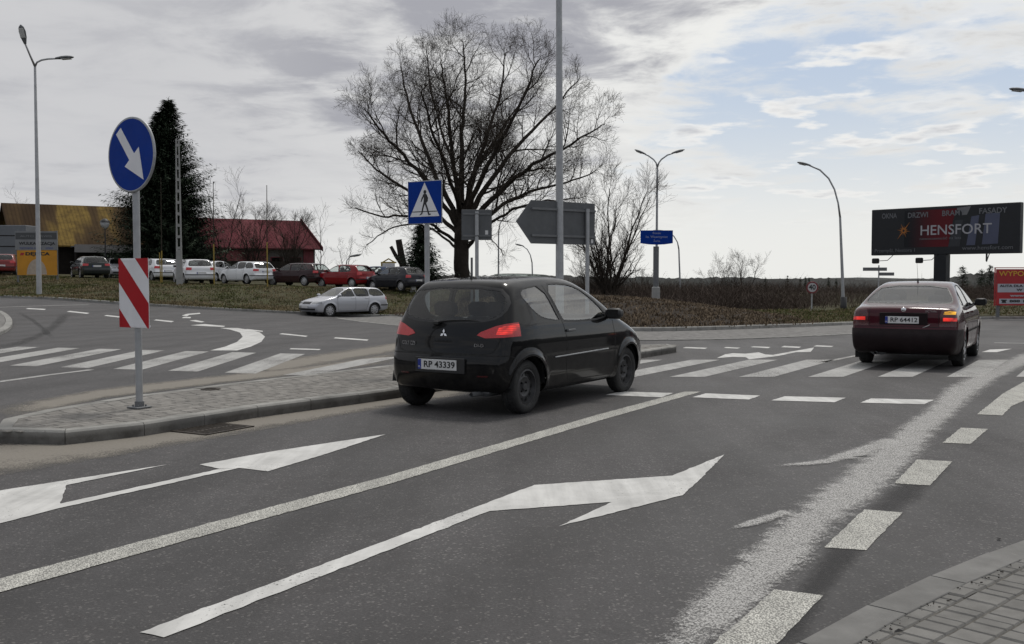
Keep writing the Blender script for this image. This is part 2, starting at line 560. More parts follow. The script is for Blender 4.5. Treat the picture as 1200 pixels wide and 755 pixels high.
def asphalt_material():
    m, nt, out = new_mat('asphalt')
    b = N(nt, 'ShaderNodeBsdfPrincipled')
    nt.links.new(b.outputs[0], out.inputs['Surface'])
    tc = N(nt, 'ShaderNodeTexCoord'); vec = tc.outputs['Object']
    fine = noise(nt, vec, 75, 3, 0.75)
    vor = N(nt, 'ShaderNodeTexVoronoi', ins={'Scale': 85.0}); nt.links.new(vec, vor.inputs['Vector'])
    med = noise(nt, vec, 6.0, 6, 0.7)
    big = noise(nt, vec, 0.35, 5, 0.6, 0.4)
    mp = N(nt, 'ShaderNodeMapping'); mp.inputs['Rotation'].default_value = (0, 0, ROAD)
    mp.inputs['Scale'].default_value = (1.1, 0.05, 1)
    nt.links.new(vec, mp.inputs[0])
    streak = noise(nt, mp.outputs[0], 1.0, 5, 0.65, 0.2)
    c = ramp(nt, fine, [(0.28, (0.028, 0.0265, 0.0272)), (0.55, (0.048, 0.0455, 0.0462)), (0.82, (0.092, 0.088, 0.087))])
    stone = N(nt, 'ShaderNodeSeparateColor'); nt.links.new(vor.outputs['Color'], stone.inputs[0])
    c = mixc(nt, ramp(nt, stone.outputs[0], [(0.90, 0.0), (0.99, 0.5)]), c, (0.20, 0.19, 0.18))
    c = mixc(nt, 1.0, c, ramp(nt, med, [(0.3, 0.84), (0.7, 1.14)]), 'MULTIPLY')
    c = mixc(nt, 1.0, c, ramp(nt, big, [(0.38, 0.78), (0.62, 1.22)]), 'MULTIPLY')
    c = mixc(nt, 1.0, c, ramp(nt, streak, [(0.38, 0.80), (0.62, 1.18)]), 'MULTIPLY')
    # polished wheel tracks along the lanes, and broad patches of older surfacing
    mt = N(nt, 'ShaderNodeMapping'); mt.inputs['Rotation'].default_value = (0, 0, ROAD); nt.links.new(vec, mt.inputs[0])
    sp_ = N(nt, 'ShaderNodeSeparateXYZ'); nt.links.new(mt.outputs[0], sp_.inputs[0])
    wob = math_n(nt, 'MULTIPLY', noise(nt, vec, 0.25, 3, 0.5), 1.6)
    trk = math_n(nt, 'SINE', math_n(nt, 'ADD', math_n(nt, 'MULTIPLY', sp_.outputs['X'], 2 * PI / 1.65), math_n(nt, 'MULTIPLY', wob, 2.2)))
    c = mixc(nt, 1.0, c, ramp(nt, math_n(nt, 'MULTIPLY_ADD', trk, 0.5), [(0.0, 0.90), (0.5, 1.12)]), 'MULTIPLY')
    pv = N(nt, 'ShaderNodeTexVoronoi', ins={'Scale': 0.23}); nt.links.new(vec, pv.inputs['Vector'])
    pc = N(nt, 'ShaderNodeSeparateColor'); nt.links.new(pv.outputs['Color'], pc.inputs[0])
    pmask = ramp(nt, noise(nt, vec, 0.8, 6, 0.7, 0.8), [(0.5, 0.0), (0.62, 1.0)])
    c = mixc(nt, math_n(nt, 'MULTIPLY', pmask, 0.55), c, mixc(nt, 1.0, c, (0.80, 0.78, 0.77), 'MULTIPLY'))
    # old oil drips and thin cracks
    oil = ramp(nt, noise(nt, vec, 1.3, 3, 0.5), [(0.66, 0.0), (0.78, 0.5)])
    c = mixc(nt, oil, c, (0.035, 0.034, 0.034))
    cr = N(nt, 'ShaderNodeTexVoronoi', feature='DISTANCE_TO_EDGE', ins={'Scale': 0.16})
    wv = N(nt, 'ShaderNodeMix', data_type='VECTOR'); wv.inputs[0].default_value = 0.06
    nn = N(nt, 'ShaderNodeTexNoise', ins={'Scale': 1.7, 'Detail': 6.0}); nt.links.new(vec, nn.inputs['Vector'])
    sc_ = N(nt, 'ShaderNodeVectorMath', operation='SCALE'); sc_.inputs['Scale'].default_value = 14.0
    nt.links.new(nn.outputs['Color'], sc_.inputs[0])
    nt.links.new(vec, wv.inputs[4]); nt.links.new(sc_.outputs[0], wv.inputs[5]); nt.links.new(wv.outputs[1], cr.inputs['Vector'])
    crack = ramp(nt, cr.outputs['Distance'], [(0.0, 0.22), (0.0012, 0.0)])
    c = mixc(nt, crack, c, (0.02, 0.02, 0.02))
    nt.links.new(c, b.inputs['Base Color'])
    b.inputs['Specular IOR Level'].default_value = 0.4
    rr = N(nt, 'ShaderNodeMapRange', ins={'From Min': 0.3, 'From Max': 0.7, 'To Min': 0.58, 'To Max': 0.84})
    nt.links.new(big, rr.inputs[0]); nt.links.new(rr.outputs[0], b.inputs['Roughness'])
    bn = N(nt, 'ShaderNodeBump', ins={'Strength': 0.55, 'Distance': 0.006})
    nt.links.new(fine, bn.inputs['Height']); nt.links.new(bn.outputs[0], b.inputs['Normal'])
    return m


def paint_material(name, grain, wear, col=(0.60, 0.595, 0.57)):
    """road paint: worn through in places; grain = rough structured thermoplastic"""
    m, nt, out = new_mat(name)
    b = N(nt, 'ShaderNodeBsdfPrincipled')
    tc = N(nt, 'ShaderNodeTexCoord'); vec = tc.outputs['Object']
    f = noise(nt, vec, 55, 4, 0.7)
    d = noise(nt, vec, 2.2, 6, 0.7, 0.6)
    c = ramp(nt, d, [(0.28, tuple(x * 0.74 for x in col)), (0.62, col)])
    mp = N(nt, 'ShaderNodeMapping'); mp.inputs['Rotation'].default_value = (0, 0, ROAD); mp.inputs['Scale'].default_value = (7.0, 0.5, 1)
    nt.links.new(vec, mp.inputs[0])
    tyre = noise(nt, mp.outputs[0], 1.0, 4, 0.6)
    c = mixc(nt, 1.0, c, ramp(nt, tyre, [(0.35, 0.82), (0.65, 1.05)]), 'MULTIPLY')
    if grain:
        vo = N(nt, 'ShaderNodeTexVoronoi', ins={'Scale': 105.0, 'Randomness': 1.0}); nt.links.new(vec, vo.inputs['Vector'])
        holes = ramp(nt, vo.outputs['Distance'], [(0.30, 0.0), (0.62, 1.0)])
        c = mixc(nt, math_n(nt, 'MULTIPLY', holes, grain), c, (0.075, 0.073, 0.07))
    nt.links.new(c, b.inputs['Base Color'])
    b.inputs['Roughness'].default_value = 0.75
    b.inputs['Specular IOR Level'].default_value = 0.3
    tr = N(nt, 'ShaderNodeBsdfTransparent')
    mx = N(nt, 'ShaderNodeMixShader')
    big = noise(nt, vec, 0.9, 3, 0.5)
    wsum = math_n(nt, 'ADD', math_n(nt, 'MULTIPLY', f, 0.7), math_n(nt, 'MULTIPLY', big, 0.3))
    nt.links.new(ramp(nt, wsum, [(wear - 0.03, 0.0), (wear + 0.03, 1.0)]), mx.inputs[0])
    nt.links.new(tr.outputs[0], mx.inputs[1]); nt.links.new(b.outputs[0], mx.inputs[2])
    nt.links.new(mx.outputs[0], out.inputs['Surface'])
    return m


M['asphalt'] = asphalt_material()
M['paint'] = paint_material('road_paint', 0.0, 0.37, (0.60, 0.595, 0.575))
M['paint_worn'] = paint_material('worn_road_paint', 0.25, 0.42, (0.45, 0.445, 0.43))
M['paint_grain'] = paint_material('grained_road_paint', 0.80, 0.34, (0.68, 0.67, 0.61))

M['earth'] = mat('dull_meadow', (0.085, 0.075, 0.045), 0.95, 0, 0.3, 0.08, 0.5, 2.0, col2=(0.06, 0.065, 0.03))


def far_ground(x, y):
    d = np.hypot(x, y)
    z = -1.3 - 3.2 * ss((d - 60) / 120.0) - 8.0 * ss((d - 200) / 900.0)
    return z


rr_ = np.concatenate([np.linspace(-3000, -140, 14), np.linspace(-120, 120, 41), np.linspace(140, 3000, 14)])
ry_ = np.concatenate([np.linspace(-300, -30, 6), np.linspace(-20, 160, 37), np.linspace(180, 3200, 18)])
grid_mesh('ground', rr_, ry_, far_ground, M['earth'])
grid_mesh('road', np.arange(-90, 75.01, 1.0), np.arange(-15, 66.01, 1.0), lambda x, y: tz(x, y), M['asphalt'])


def sheet(name, pts, m, off=0.004, cell=0.8, kind='structure', world=False):
    """a flat marking that follows the road; pts are photo pixels on the ground, or places"""
    P2 = [(p[0], p[1]) for p in (pts if world else [GT(*p) for p in pts])]
    if max(y for _, y in P2) < 17:                       # the edge of real paint is never quite straight
        Q2 = []
        for i, a in enumerate(P2):
            b = P2[(i + 1) % len(P2)]
            n_ = max(1, min(160, int(math.hypot(b[0] - a[0], b[1] - a[1]) / 0.05)))
            for k in range(n_):
                t = k / n_; j = random.gauss(0, .0032) if k else 0.0
                L_ = math.hypot(b[0] - a[0], b[1] - a[1]) or 1
                Q2.append((a[0] + (b[0] - a[0]) * t - (b[1] - a[1]) / L_ * j, a[1] + (b[1] - a[1]) * t + (b[0] - a[0]) / L_ * j))
        P2 = Q2
    bm = bmesh.new()
    vs = [bm.verts.new((x, y, 0)) for x, y in P2]
    f = bm.faces.new(vs)
    bmesh.ops.triangulate(bm, faces=[f])
    if max(y for _, y in P2) > 19:
        for _ in range(5):
            es = [e for e in bm.edges if e.calc_length() > cell]
            if not es: break
            bmesh.ops.subdivide_edges(bm, edges=es, cuts=1)
            bmesh.ops.triangulate(bm, faces=bm.faces)
    for v in bm.verts: v.co.z = tz(v.co.x, v.co.y) + off
    bmesh.ops.recalc_face_normals(bm, faces=bm.faces)
    me = bpy.data.meshes.new(name)
    bm.to_mesh(me); bm.free()
    if me.polygons and me.polygons[0].normal.z < 0: me.flip_normals()
    me.materials.append(m)
    o = bpy.data.objects.new(name, me)
    COL.objects.link(o)
    return tag(o, kind=kind)


def strip(name, pts, w, m, off=0.004, world=False):
    """a line of constant width along points"""
    P2 = [Vector((p[0], p[1])) for p in (pts if world else [GT(*p) for p in pts])]
    L, Rr = [], []
    for i, p in enumerate(P2):
        t = (P2[min(i + 1, len(P2) - 1)] - P2[max(i - 1, 0)]).normalized()
        n = Vector((-t.y, t.x)) * w / 2
        L.append(p + n); Rr.append(p - n)
    return sheet(name, [tuple(p) for p in L + Rr[::-1]], m, off, world=True)


# lane line, arrows, give-way bars (near road)
sheet('lane_line', [(-120, 723), (0, 679), (450, 559.5), (700, 486.5), (802, 459.4), (821.5, 459.4), (700, 494.2), (450, 569.5), (0, 695), (-120, 740)], M['paint_grain'])
sheet('turn_arrow_marking', [(164, 742), (540, 601.5), (626, 569), (788, 558), (849, 533), (820, 562.5), (800, 581), (655, 617.5), (717, 589), (574, 599.6), (540, 612.5), (192, 748)], M['paint'])
sheet('turn_arrow_marking', [(-60, 582), (0, 575.5), (196, 545), (78, 569), (71, 591), (256, 550.5), (280, 549), (66, 597), (0, 614), (-60, 628)], M['paint'])
sheet('turn_arrow_marking', [(234, 545), (320, 529.5), (452, 509.5), (384, 532), (314, 553), (281, 549.2), (257, 550)], M['paint'], 0.0045)
for q in ([(710, 463.3), (775, 466), (789, 461), (726, 459.2)], [(811, 466), (878, 468.7), (891, 464), (827, 461.4)],
          [(904, 469.7), (978, 471.8), (991, 466.6), (920, 464.8)], [(1008, 472.3), (1083, 474.2), (1094, 469), (1021, 467.3)]):
    sheet('stop_dash', q, M['paint'])
for q in ([(1145, 486), (1174.5, 487.3), (1186, 476), (1200, 470), (1250, 450), (1250, 432), (1200, 447.7), (1175.6, 461.4)],
          [(1104.6, 519.3), (1137.5, 520.8), (1157.6, 503.2), (1126, 501.7)], [(1048, 567), (1090, 569.5), (1116, 541.4), (1075, 539)],
          [(966, 642.3), (1014.8, 645.6), (1057.8, 601.4), (1012.7, 597.7)], [(836.7, 755), (780, 815), (858, 815), (910.5, 755), (964.8, 698.6), (907.6, 691.5)]):
    sheet('edge_dash', q, M['paint_grain'])

# zebra crossing of the near road
for k in range(-2, 7):
    x0 = 2.367 + 1.043 * k
    sheet('zebra_stripe', [(x0, 15.35), (x0 + .53, 15.35), (x0 + .53 + 1.92, 18.5), (x0 + 1.92, 18.5)], M['paint_worn'], world=True)
# zebra crossing of the far carriageway
for k in range(0, 12):
    xb, yb = -3.51 - 1.0 * k, 15.7 + .32 * k
    if k == 0: continue
    xt, yt = xb - 0.03 * min(k, 3), yb + 4.0
    sheet('zebra_stripe', [(xb, yb), (xb + .52, yb - .15), (xt + .52, yt - .15), (xt, yt)], M['paint_worn'], world=True)
sheet('zebra_stripe', [(332, 439.8), (367, 439.8), (466, 419.5), (462, 418.6), (425, 421)], M['paint_worn'])
# markings on the roundabout
arc = [(268, 384.6), (281, 386.6), (293, 390), (297.5, 395), (292, 401), (279, 406.5), (262, 411.0)]
strip('curved_line', arc, 0.55, M['paint'])
for q in ([(284, 386.6), (308, 389.2), (308, 388), (290, 385.8)], [(327, 391.8), (358, 395), (361, 394), (331, 390.8)], [(391, 396.8), (430, 399.6), (432, 398.2), (393, 395.6)],
          [(339, 409.6), (374, 410.6), (376, 409.4), (341, 408.4)], [(213, 370), (219, 368), (234, 366.8), (235, 368), (222, 369.2), (219, 371)],
          [(213, 373), (223, 373.2), (224, 371.8), (215, 371.6)], [(222, 376), (229, 375.2), (240, 377.3), (236, 378.2)], [(223, 381.4), (240, 380), (264, 382.2), (262, 383.4), (244, 382.6)],
          [(30, 362.3), (52, 363.4), (54, 362.3), (33, 361.3)], [(78, 365.6), (102, 368), (105, 367), (82, 364.6)], [(122, 370.4), (143, 372.6), (145, 371.5), (125, 369.4)],
          [(180, 375.6), (201, 377.9), (204, 376.6), (183, 374.6)]):
    sheet('roundabout_dash', q, M['paint'])
strip('edge_line', [(-60, 362.5), (0, 360.3), (50, 358.6), (104, 357.4)], 0.14, M['paint_worn'])
strip('edge_line', [(-80, 458.5), (0, 447.6), (55, 440), (107, 433.6)], 0.14, M['paint_worn'])
for q in ([(800, 408.2), (826, 409.2), (829, 407.9), (804, 407)], [(848, 408), (864, 409), (868, 407.8), (851, 407)], [(879, 407), (900, 408.4), (903, 407), (884, 406.2)],
          [(915, 407.2), (936, 408), (939, 406.8), (919, 405.6)], [(953, 406.2), (974, 407), (977, 405.8), (957, 405)], [(1000, 404.6), (1020, 405.4), (1024, 404.2), (1004, 403.4)]):
    sheet('give_way_dash', q, M['paint'])
sheet('turn_arrow_marking', [(840, 420), (850, 415.5), (859, 414.2), (874, 414.8), (889, 413.2), (897, 415.8), (906, 416.2), (926, 412.5), (935, 411), (954, 407.6), (950, 412.8), (933, 413), (912, 417.5), (878, 421.5), (874, 419), (858, 418.6)], M['paint'])
sheet('lane_line', [(959, 425), (968, 425), (1005, 417.5), (1045, 409.5), (1038, 409.5)], M['paint_worn'])
for q in ([(1160, 410), (1186, 409), (1168, 413), (1150, 413)],): sheet('give_way_dash', q, M['paint'])
strip('edge_line', [(1165, 402.0), (1200, 402.6), (1260, 404)], 0.16, M['paint_worn'])


# spilled white lime, drifted along the right-hand lane
def spill_material(name, col, lo, hi, s1=5.0, s2=45.0, dens=0.8, holes=0.0):
    m, nt, out = new_mat(name)
    b = N(nt, 'ShaderNodeBsdfPrincipled', ins={'Roughness': 0.8, 'Specular IOR Level': 0.3})
    tc = N(nt, 'ShaderNodeTexCoord'); vec = tc.outputs['Object']
    at_ = N(nt, 'ShaderNodeAttribute', attribute_name='edge')
    a = noise(nt, vec, s1, 6, 0.65, 0.5); f = noise(nt, vec, s2, 4, 0.75)
    s = math_n(nt, 'ADD', math_n(nt, 'MULTIPLY', a, 0.42), math_n(nt, 'MULTIPLY', f, 0.58))
    k = math_n(nt, 'ADD', s, math_n(nt, 'MULTIPLY', at_.outputs['Fac'], 0.34))
    mask = math_n(nt, 'MULTIPLY', ramp(nt, k, [(lo, 0.0), (hi, 1.0)]), dens)
    if holes: mask = math_n(nt, 'MULTIPLY', mask, ramp(nt, noise(nt, vec, 95, 2, 0.6), [(0.40, 1 - holes), (0.56, 1.0)]))
    nt.links.new(ramp(nt, f, [(0.3, tuple(x * .72 for x in col)), (0.7, col)]), b.inputs['Base Color'])
    tr = N(nt, 'ShaderNodeBsdfTransparent'); mx = N(nt, 'ShaderNodeMixShader')
    nt.links.new(mask, mx.inputs[0]); nt.links.new(tr.outputs[0], mx.inputs[1]); nt.links.new(b.outputs[0], mx.inputs[2])
    nt.links.new(mx.outputs[0], out.inputs['Surface'])
    return m


def ribbon(name, left, right, m, off, nseg=60, nw=12, kind='stuff'):
    """a band between two pixel polylines with an 'edge' attribute: 1 inside, 0 at its borders"""
    def res(pts):
        P = [GT(*p) for p in pts]
        d = [0]
        for i in range(1, len(P)): d.append(d[-1] + (P[i] - P[i - 1]).length)
        t = np.linspace(0, d[-1], nseg)
        return np.stack([np.interp(t, d, [p[k] for p in P]) for k in (0, 1)], -1)
    A, B = res(left), res(right)
    V, F, E = [], [], []
    for i in range(nseg):
        for j in range(nw + 1):
            s = j / nw
            p = A[i] * (1 - s) + B[i] * s
            V.append((p[0], p[1], tz(p[0], p[1]) + off))
            e = min(s, 1 - s) * 2
            E.append(min(1, e * 1.3) * min(1.0, min(i, nseg - 1 - i) / 4.0))
    for i in range(nseg - 1):
        for j in range(nw):
            a = i * (nw + 1) + j
            F.append((a, a + 1, a + nw + 2, a + nw + 1))
    o = mesh_np(name, V, F, m)
    if o.data.polygons[0].normal.z < 0: o.data.flip_normals()
    at_ = o.data.attributes.new('edge', 'FLOAT', 'POINT')
    at_.data.foreach_set('value', E)
    return tag(o, kind=kind)


M['lime'] = spill_material('white_lime_spill', (0.56, 0.55, 0.53), 0.645, 0.79, 5.0, 62, 0.84, 0.70)
M['sand'] = spill_material('kerb_sand', (0.25, 0.228, 0.195), 0.48, 0.74, 4.0, 50, 0.9)
ribbon('lime_spill', [(640, 860), (740, 755), (800, 690), (905, 600), (985, 540), (1042, 500), (1075, 478), (1095, 455), (1150, 430), (1185, 415), (1230, 404)],
       [(790, 860), (880, 755), (960, 670), (1010, 612), (1060, 575), (1100, 530), (1120, 500), (1150, 470), (1185, 443), (1225, 424), (1290, 408)], M['lime'], 0.0085)
ribbon('lime_spill', [(845, 622), (885, 606), (915, 597), (950, 600)], [(850, 625), (892, 618), (925, 607), (955, 612)], M['lime'], 0.008, 20, 8)
ribbon('lime_spill', [(888, 547), (960, 539), (1000, 522), (1030, 512), (1060, 505)], [(890, 550), (975, 546), (1020, 538), (1050, 528), (1075, 520)], M['lime'], 0.008, 24, 8)
ribbon('sand_drift', [(-140, 530), (0, 515), (150, 507), (300, 486), (460, 463), (560, 449)], [(-140, 585), (0, 558), (150, 533), (300, 506), (460, 477), (560, 461)], M['sand'], 0.0035, 50, 10)
ribbon('sand_drift', [(10, 491), (122, 468), (244, 452), (364, 438), (455, 427)], [(-10, 478), (122, 455), (244, 441), (364, 429), (470, 412)], M['sand'], 0.0035, 40, 8)
ribbon('sand_drift', [(300, 443), (400, 424), (470, 412)], [(300, 425), (400, 411), (475, 400)], M['sand'], 0.003, 40, 8)
# tyre marks left by turning lorries
M['skid'] = spill_material('rubber_marks', (0.035, 0.035, 0.035), 0.5, 0.95, 2.0, 30, 0.4)
ribbon('tar_strip', [(858, 790), (930, 690), (985, 620), (1040, 570), (1085, 535)], [(925, 790), (975, 700), (1020, 640), (1075, 590), (1118, 548)], spill_material('fresh_tar', (0.034, 0.033, 0.034), 0.5, 0.85, 2.0, 35, 0.5), 0.0032, 40, 8)
ribbon('tyre_mark', [(-30, 409), (20, 400), (45, 390), (62, 376), (70, 367)], [(-30, 416), (28, 405), (58, 392), (78, 377), (86, 366)], M['skid'], 0.003, 30, 6)
ribbon('tyre_mark', [(18, 366), (35, 376), (45, 384), (55, 396)], [(26, 366), (42, 375), (54, 384), (66, 396)], M['skid'], 0.0035, 30, 6)


# ------------------------------------------------------------------ kerbs, islands, paving
def resample(P, step, closed=False):
    P = [Vector((p[0], p[1])) for p in P]
    if closed: P = P + [P[0]]
    d = [0.0]
    for i in range(1, len(P)): d.append(d[-1] + (P[i] - P[i - 1]).length)
    n = max(2, int(round(d[-1] / step)))
    t = np.linspace(0, d[-1], n + 1)
    xs = np.interp(t, d, [p.x for p in P]); ys = np.interp(t, d, [p.y for p in P])
    out = [Vector((a, b)) for a, b in zip(xs, ys)]
    return out[:-1] if closed else out


def smooth_poly(P, it=2, closed=True):
    P = [Vector((p[0], p[1])) for p in P]
    for _ in range(it):
        Q = []
        n = len(P)
        rng = range(n) if closed else range(n - 1)
        if not closed: Q.append(P[0])
        for i in rng:
            a, b = P[i], P[(i + 1) % n]
            Q += [a * .75 + b * .25, a * .25 + b * .75]
        if not closed: Q.append(P[-1])
        P = Q
    return P


def kerb(name, P, w, h, m, step=1.0, closed=False, inward=1, base=None, gap=0.006):
    """a row of kerb stones along P; its outer face follows P and it is w wide towards 'inward' (+1 = left of travel)"""
    Q = resample(P, step, closed)
    n = len(Q)
    nor = []
    for i in range(n):
        a = Q[(i - 1) % n] if closed or i > 0 else Q[i]
        b = Q[(i + 1) % n] if closed or i < n - 1 else Q[i]
        t = (b - a).normalized()
        nor.append(Vector((-t.y, t.x)) * inward)
    mb = MB()
    ch = min(0.02, h * 0.4)
    for i in range(n if closed else n - 1):
        j = (i + 1) % n
        t = (Q[j] - Q[i]).normalized() * gap
        dz = random.uniform(-.003, .003)
        vs = []
        for (p, nn) in ((Q[i] + t, nor[i]), (Q[j] - t, nor[j])):
            z = (base(p.x, p.y) if base else tz(p.x, p.y))
            for (o, zz) in ((0, -0.1), (0, h - ch), (ch, h), (w - .004, h), (w, h - .004), (w, -0.1)):
                q = p + nn * o
                vs.append((q.x, q.y, z + zz + (dz if zz > 0 else 0)))
        fs = [(k, k + 1, k + 7, k + 6) for k in range(5)] + [(0, 5, 4, 3, 2, 1), (6, 7, 8, 9, 10, 11)]
        mb.add(vs, fs)
    return tag(mb.build(name, m), kind='structure')


def inside(p, poly):
    x, y = p
    c = False
    n = len(poly)
    j = n - 1
    for i in range(n):
        xi, yi = poly[i][0], poly[i][1]; xj, yj = poly[j][0], poly[j][1]
        if (yi > y) != (yj > y) and x < (xj - xi) * (y - yi) / (yj - yi) + xi: c = not c
        j = i
    return c


def inset(P, d):
    n = len(P)
    area = sum(P[i].x * P[(i + 1) % n].y - P[(i + 1) % n].x * P[i].y for i in range(n))
    s = 1 if area > 0 else -1
    out = []
    for i in range(n):
        t = (P[(i + 1) % n] - P[(i - 1) % n]).normalized()
        out.append(P[i] + Vector((-t.y, t.x)) * s * d)
    return out, s


def pavers(name, poly, z, ang, m, L=0.2, W=0.1, joint=0.006, bev=0.008, base=None, pattern='bond', clip=None):
    mb = MB()
    ca, sa = math.cos(ang), math.sin(ang)
    us = [p[0] * ca + p[1] * sa for p in poly]; vs_ = [-p[0] * sa + p[1] * ca for p in poly]
    pl = [(p[0], p[1]) for p in poly]
    v = min(vs_); row = 0
    while v < max(vs_):
        u = min(us) - random.random() * L - (L / 2 if row % 2 else 0)
        while u < max(us):
            l = L if pattern == 'bond' else random.choice([L, L * 0.72, L * 1.25])
            c = (u + l / 2, v + W / 2)
            cw = (c[0] * ca - c[1] * sa, c[0] * sa + c[1] * ca)
            hx, hy = (l - joint) / 2, (W - joint) / 2
            cs = [(cw[0] + dx * ca - dy * sa, cw[1] + dx * sa + dy * ca) for dx, dy in ((-hx, -hy), (hx, -hy), (hx, hy), (-hx, hy))]
            if inside(cw, pl):
                zb = (base(*cw) if base else 0) + z
                h = zb + random.gauss(0, 0.0012)
                tilt = [random.gauss(0, 0.0008) for _ in range(4)]
                inn = [(cw[0] + dx * ca - dy * sa, cw[1] + dx * sa + dy * ca) for dx, dy in ((-hx + bev, -hy + bev), (hx - bev, -hy + bev), (hx - bev, hy - bev), (-hx + bev, hy - bev))]
                mb.add([(q[0], q[1], h - bev * 1.2) for q in cs] + [(q[0], q[1], h + t) for q, t in zip(inn, tilt)],
                       [(4, 5, 6, 7)] + [(i, (i + 1) % 4, 4 + (i + 1) % 4, 4 + i) for i in range(4)])
            u += l
        v += W; row += 1
    return tag(mb.build(name, m, fix=False), kind='structure')


M['paver'] = mat('grey_paving_stone', (0.215, 0.205, 0.19), 0.88, 0, 0.18, 8, 0.3, 120, island=0.16)
M['paver_near'] = mat('near_paving_stone', (0.18, 0.175, 0.165), 0.88, 0, 0.18, 6, 0.35, 160, island=0.10)
M['joint'] = mat('sandy_joint', (0.11, 0.104, 0.092), 0.95, 0, 0.3, 20, 0.3, 90)
M['apron'] = mat('light_granite_apron', (0.175, 0.17, 0.163), 0.88, 0, 0.4, 5.0, 0.6, 9)

# long splitter island
zi = 0.13
isl_px = [(800, 404.4), (780, 407.5), (746, 412.5), (690, 420.5), (620, 431), (540, 443.5), (460, 456), (380, 466), (300, 475.5), (230, 486.5), (160, 497), (110, 502.5), (60, 506.3), (20, 507), (-10, 503.5), (-16, 497),
          (5, 490), (40, 482), (80, 475.5), (122, 468.7), (180, 460), (244, 452.5), (310, 444), (364, 438.5), (440, 429.5), (520, 420.5), (620, 411.5), (700, 406.3), (752, 403.6), (785, 402.8)]
isl = smooth_poly([GT(px, py, zi) for px, py in isl_px], 2)
# GT gives the place on the lifted top
isl_in, s_i = inset(isl, 0.16)
kerb('island_kerb', isl, 0.155, zi, M['concrete_dirt_shade'], 0.75, True, s_i, gap=0.0035)
mb = MB(); mb.slab([(p.x, p.y) for p in isl_in], -0.05, zi - 0.02)
tag(mb.build('traffic_island', M['joint']), kind='structure')
isl_pv, _ = inset(isl, 0.11)
pavers('island_paving', [(p.x, p.y) for p in isl_pv], zi - 0.004, R(90) - ROAD, M['paver'], base=tz)

M['concrete_near'] = mat('worn_dropped_kerb', (0.175, 0.172, 0.165), 0.88, 0, 0.2, 4, 0.3, 140, island=0.06)
# near pavement, lower right corner, with a dropped kerb
edge_px = [(700, 878), (800, 822), (930, 755), (992, 719.5), (1063, 685.5), (1127, 658), (1193, 633.5), (1280, 604), (1380, 575)]
edge = [GT(px, py, 0.025) for px, py in edge_px]
edge2 = smooth_poly(edge, 2, False)
kerb('dropped_kerb', edge2, 0.185, 0.025, M['concrete_near'], 0.62, False, -1)
pv = [(p.x, p.y) for p in edge2] + [(edge2[-1].x + 1.6, edge2[-1].y - 2.2), (edge2[0].x + 2.5, edge2[0].y - 1.0)]
mb = MB(); mb.slab(pv, -0.05, 0.012)
# keep the mortar bed behind the kerb stones
bed = [Vector(p) for p in pv]
bed_in = resample(edge2, 0.25)
_n = [Vector((t.y, -t.x)) for t in [(bed_in[min(i + 1, len(bed_in) - 1)] - bed_in[max(i - 1, 0)]).normalized() for i in range(len(bed_in))]]
bed_in = [p + n * 0.19 for p, n in zip(bed_in, _n)] + [bed_in[-1] + Vector((2.2, -3.0)), bed_in[0] + Vector((3.0, -1.2))]
mb = MB(); mb.slab([(p.x, p.y) for p in bed_in], -0.05, 0.013)
tag(mb.build('pavement', M['joint']), kind='structure')
ka = math.atan2(edge[5].y - edge[3].y, edge[5].x - edge[3].x)
pavers('pavement_stones', [tuple(p - n * 0.075) for p, n in zip(bed_in[:len(_n)], _n)] + [tuple(p) for p in bed_in[len(_n):]], 0.0215, ka, M['paver_near'], L=0.115, W=0.155, joint=0.007, bev=0.008, pattern='mixed', base=tz)
# grit swept against the kerb
mb = MB()
for _ in range(150):
    t = random.random()
    i = min(int(t * (len(edge2) - 1)), len(edge2) - 2)
    p = edge2[i].lerp(edge2[i + 1], random.random())
    tt = (edge2[i + 1] - edge2[i]).normalized()
    p = p + Vector((tt.y, -tt.x)) * (0.19 + abs(random.gauss(0, 0.035)))
    s = random.uniform(0.002, 0.006)
    mb.box((p.x, p.y, 0.03), (s * random.uniform(1, 2.5), s, s), random.uniform(0, 3))
tag(mb.build('grit', mat('dark_grit', (0.05, 0.045, 0.04), 0.95)), kind='stuff')

# grass verge / bank on the left with its kerb, the paved tip on the far left
kb_px = [(-420, 346), (-300, 345.4), (-180, 345), (-90, 345.8), (0, 349), (70, 352.3), (130, 356.5), (200, 360.5), (270, 364.3), (330, 367), (400, 369.8), (470, 372), (520, 371)]
kb = smooth_poly([GT(px, py, 0.0) for px, py in kb_px], 2, False)
kerb('bank_kerb', kb, 0.16, 0.12, M['concrete'], 1.0, False, 1)


def lot_z(x):
    return min(1.65, max(0.70, 0.72 + (-x - 8.0) * 0.033))




def bank_height(p0, d, x, y):
    z0 = tz(p0.x, p0.y) + 0.10
    return z0 + (lot_z(x) - z0) * float(ss((d - 0.6) / 11.0))


def mound_noise(x, y, s):
    return (math.sin(x * 1.3 * s + 1.7 * math.sin(y * .7 * s)) * math.sin(y * 1.1 * s + 1.3 * math.sin(x * .9 * s)))


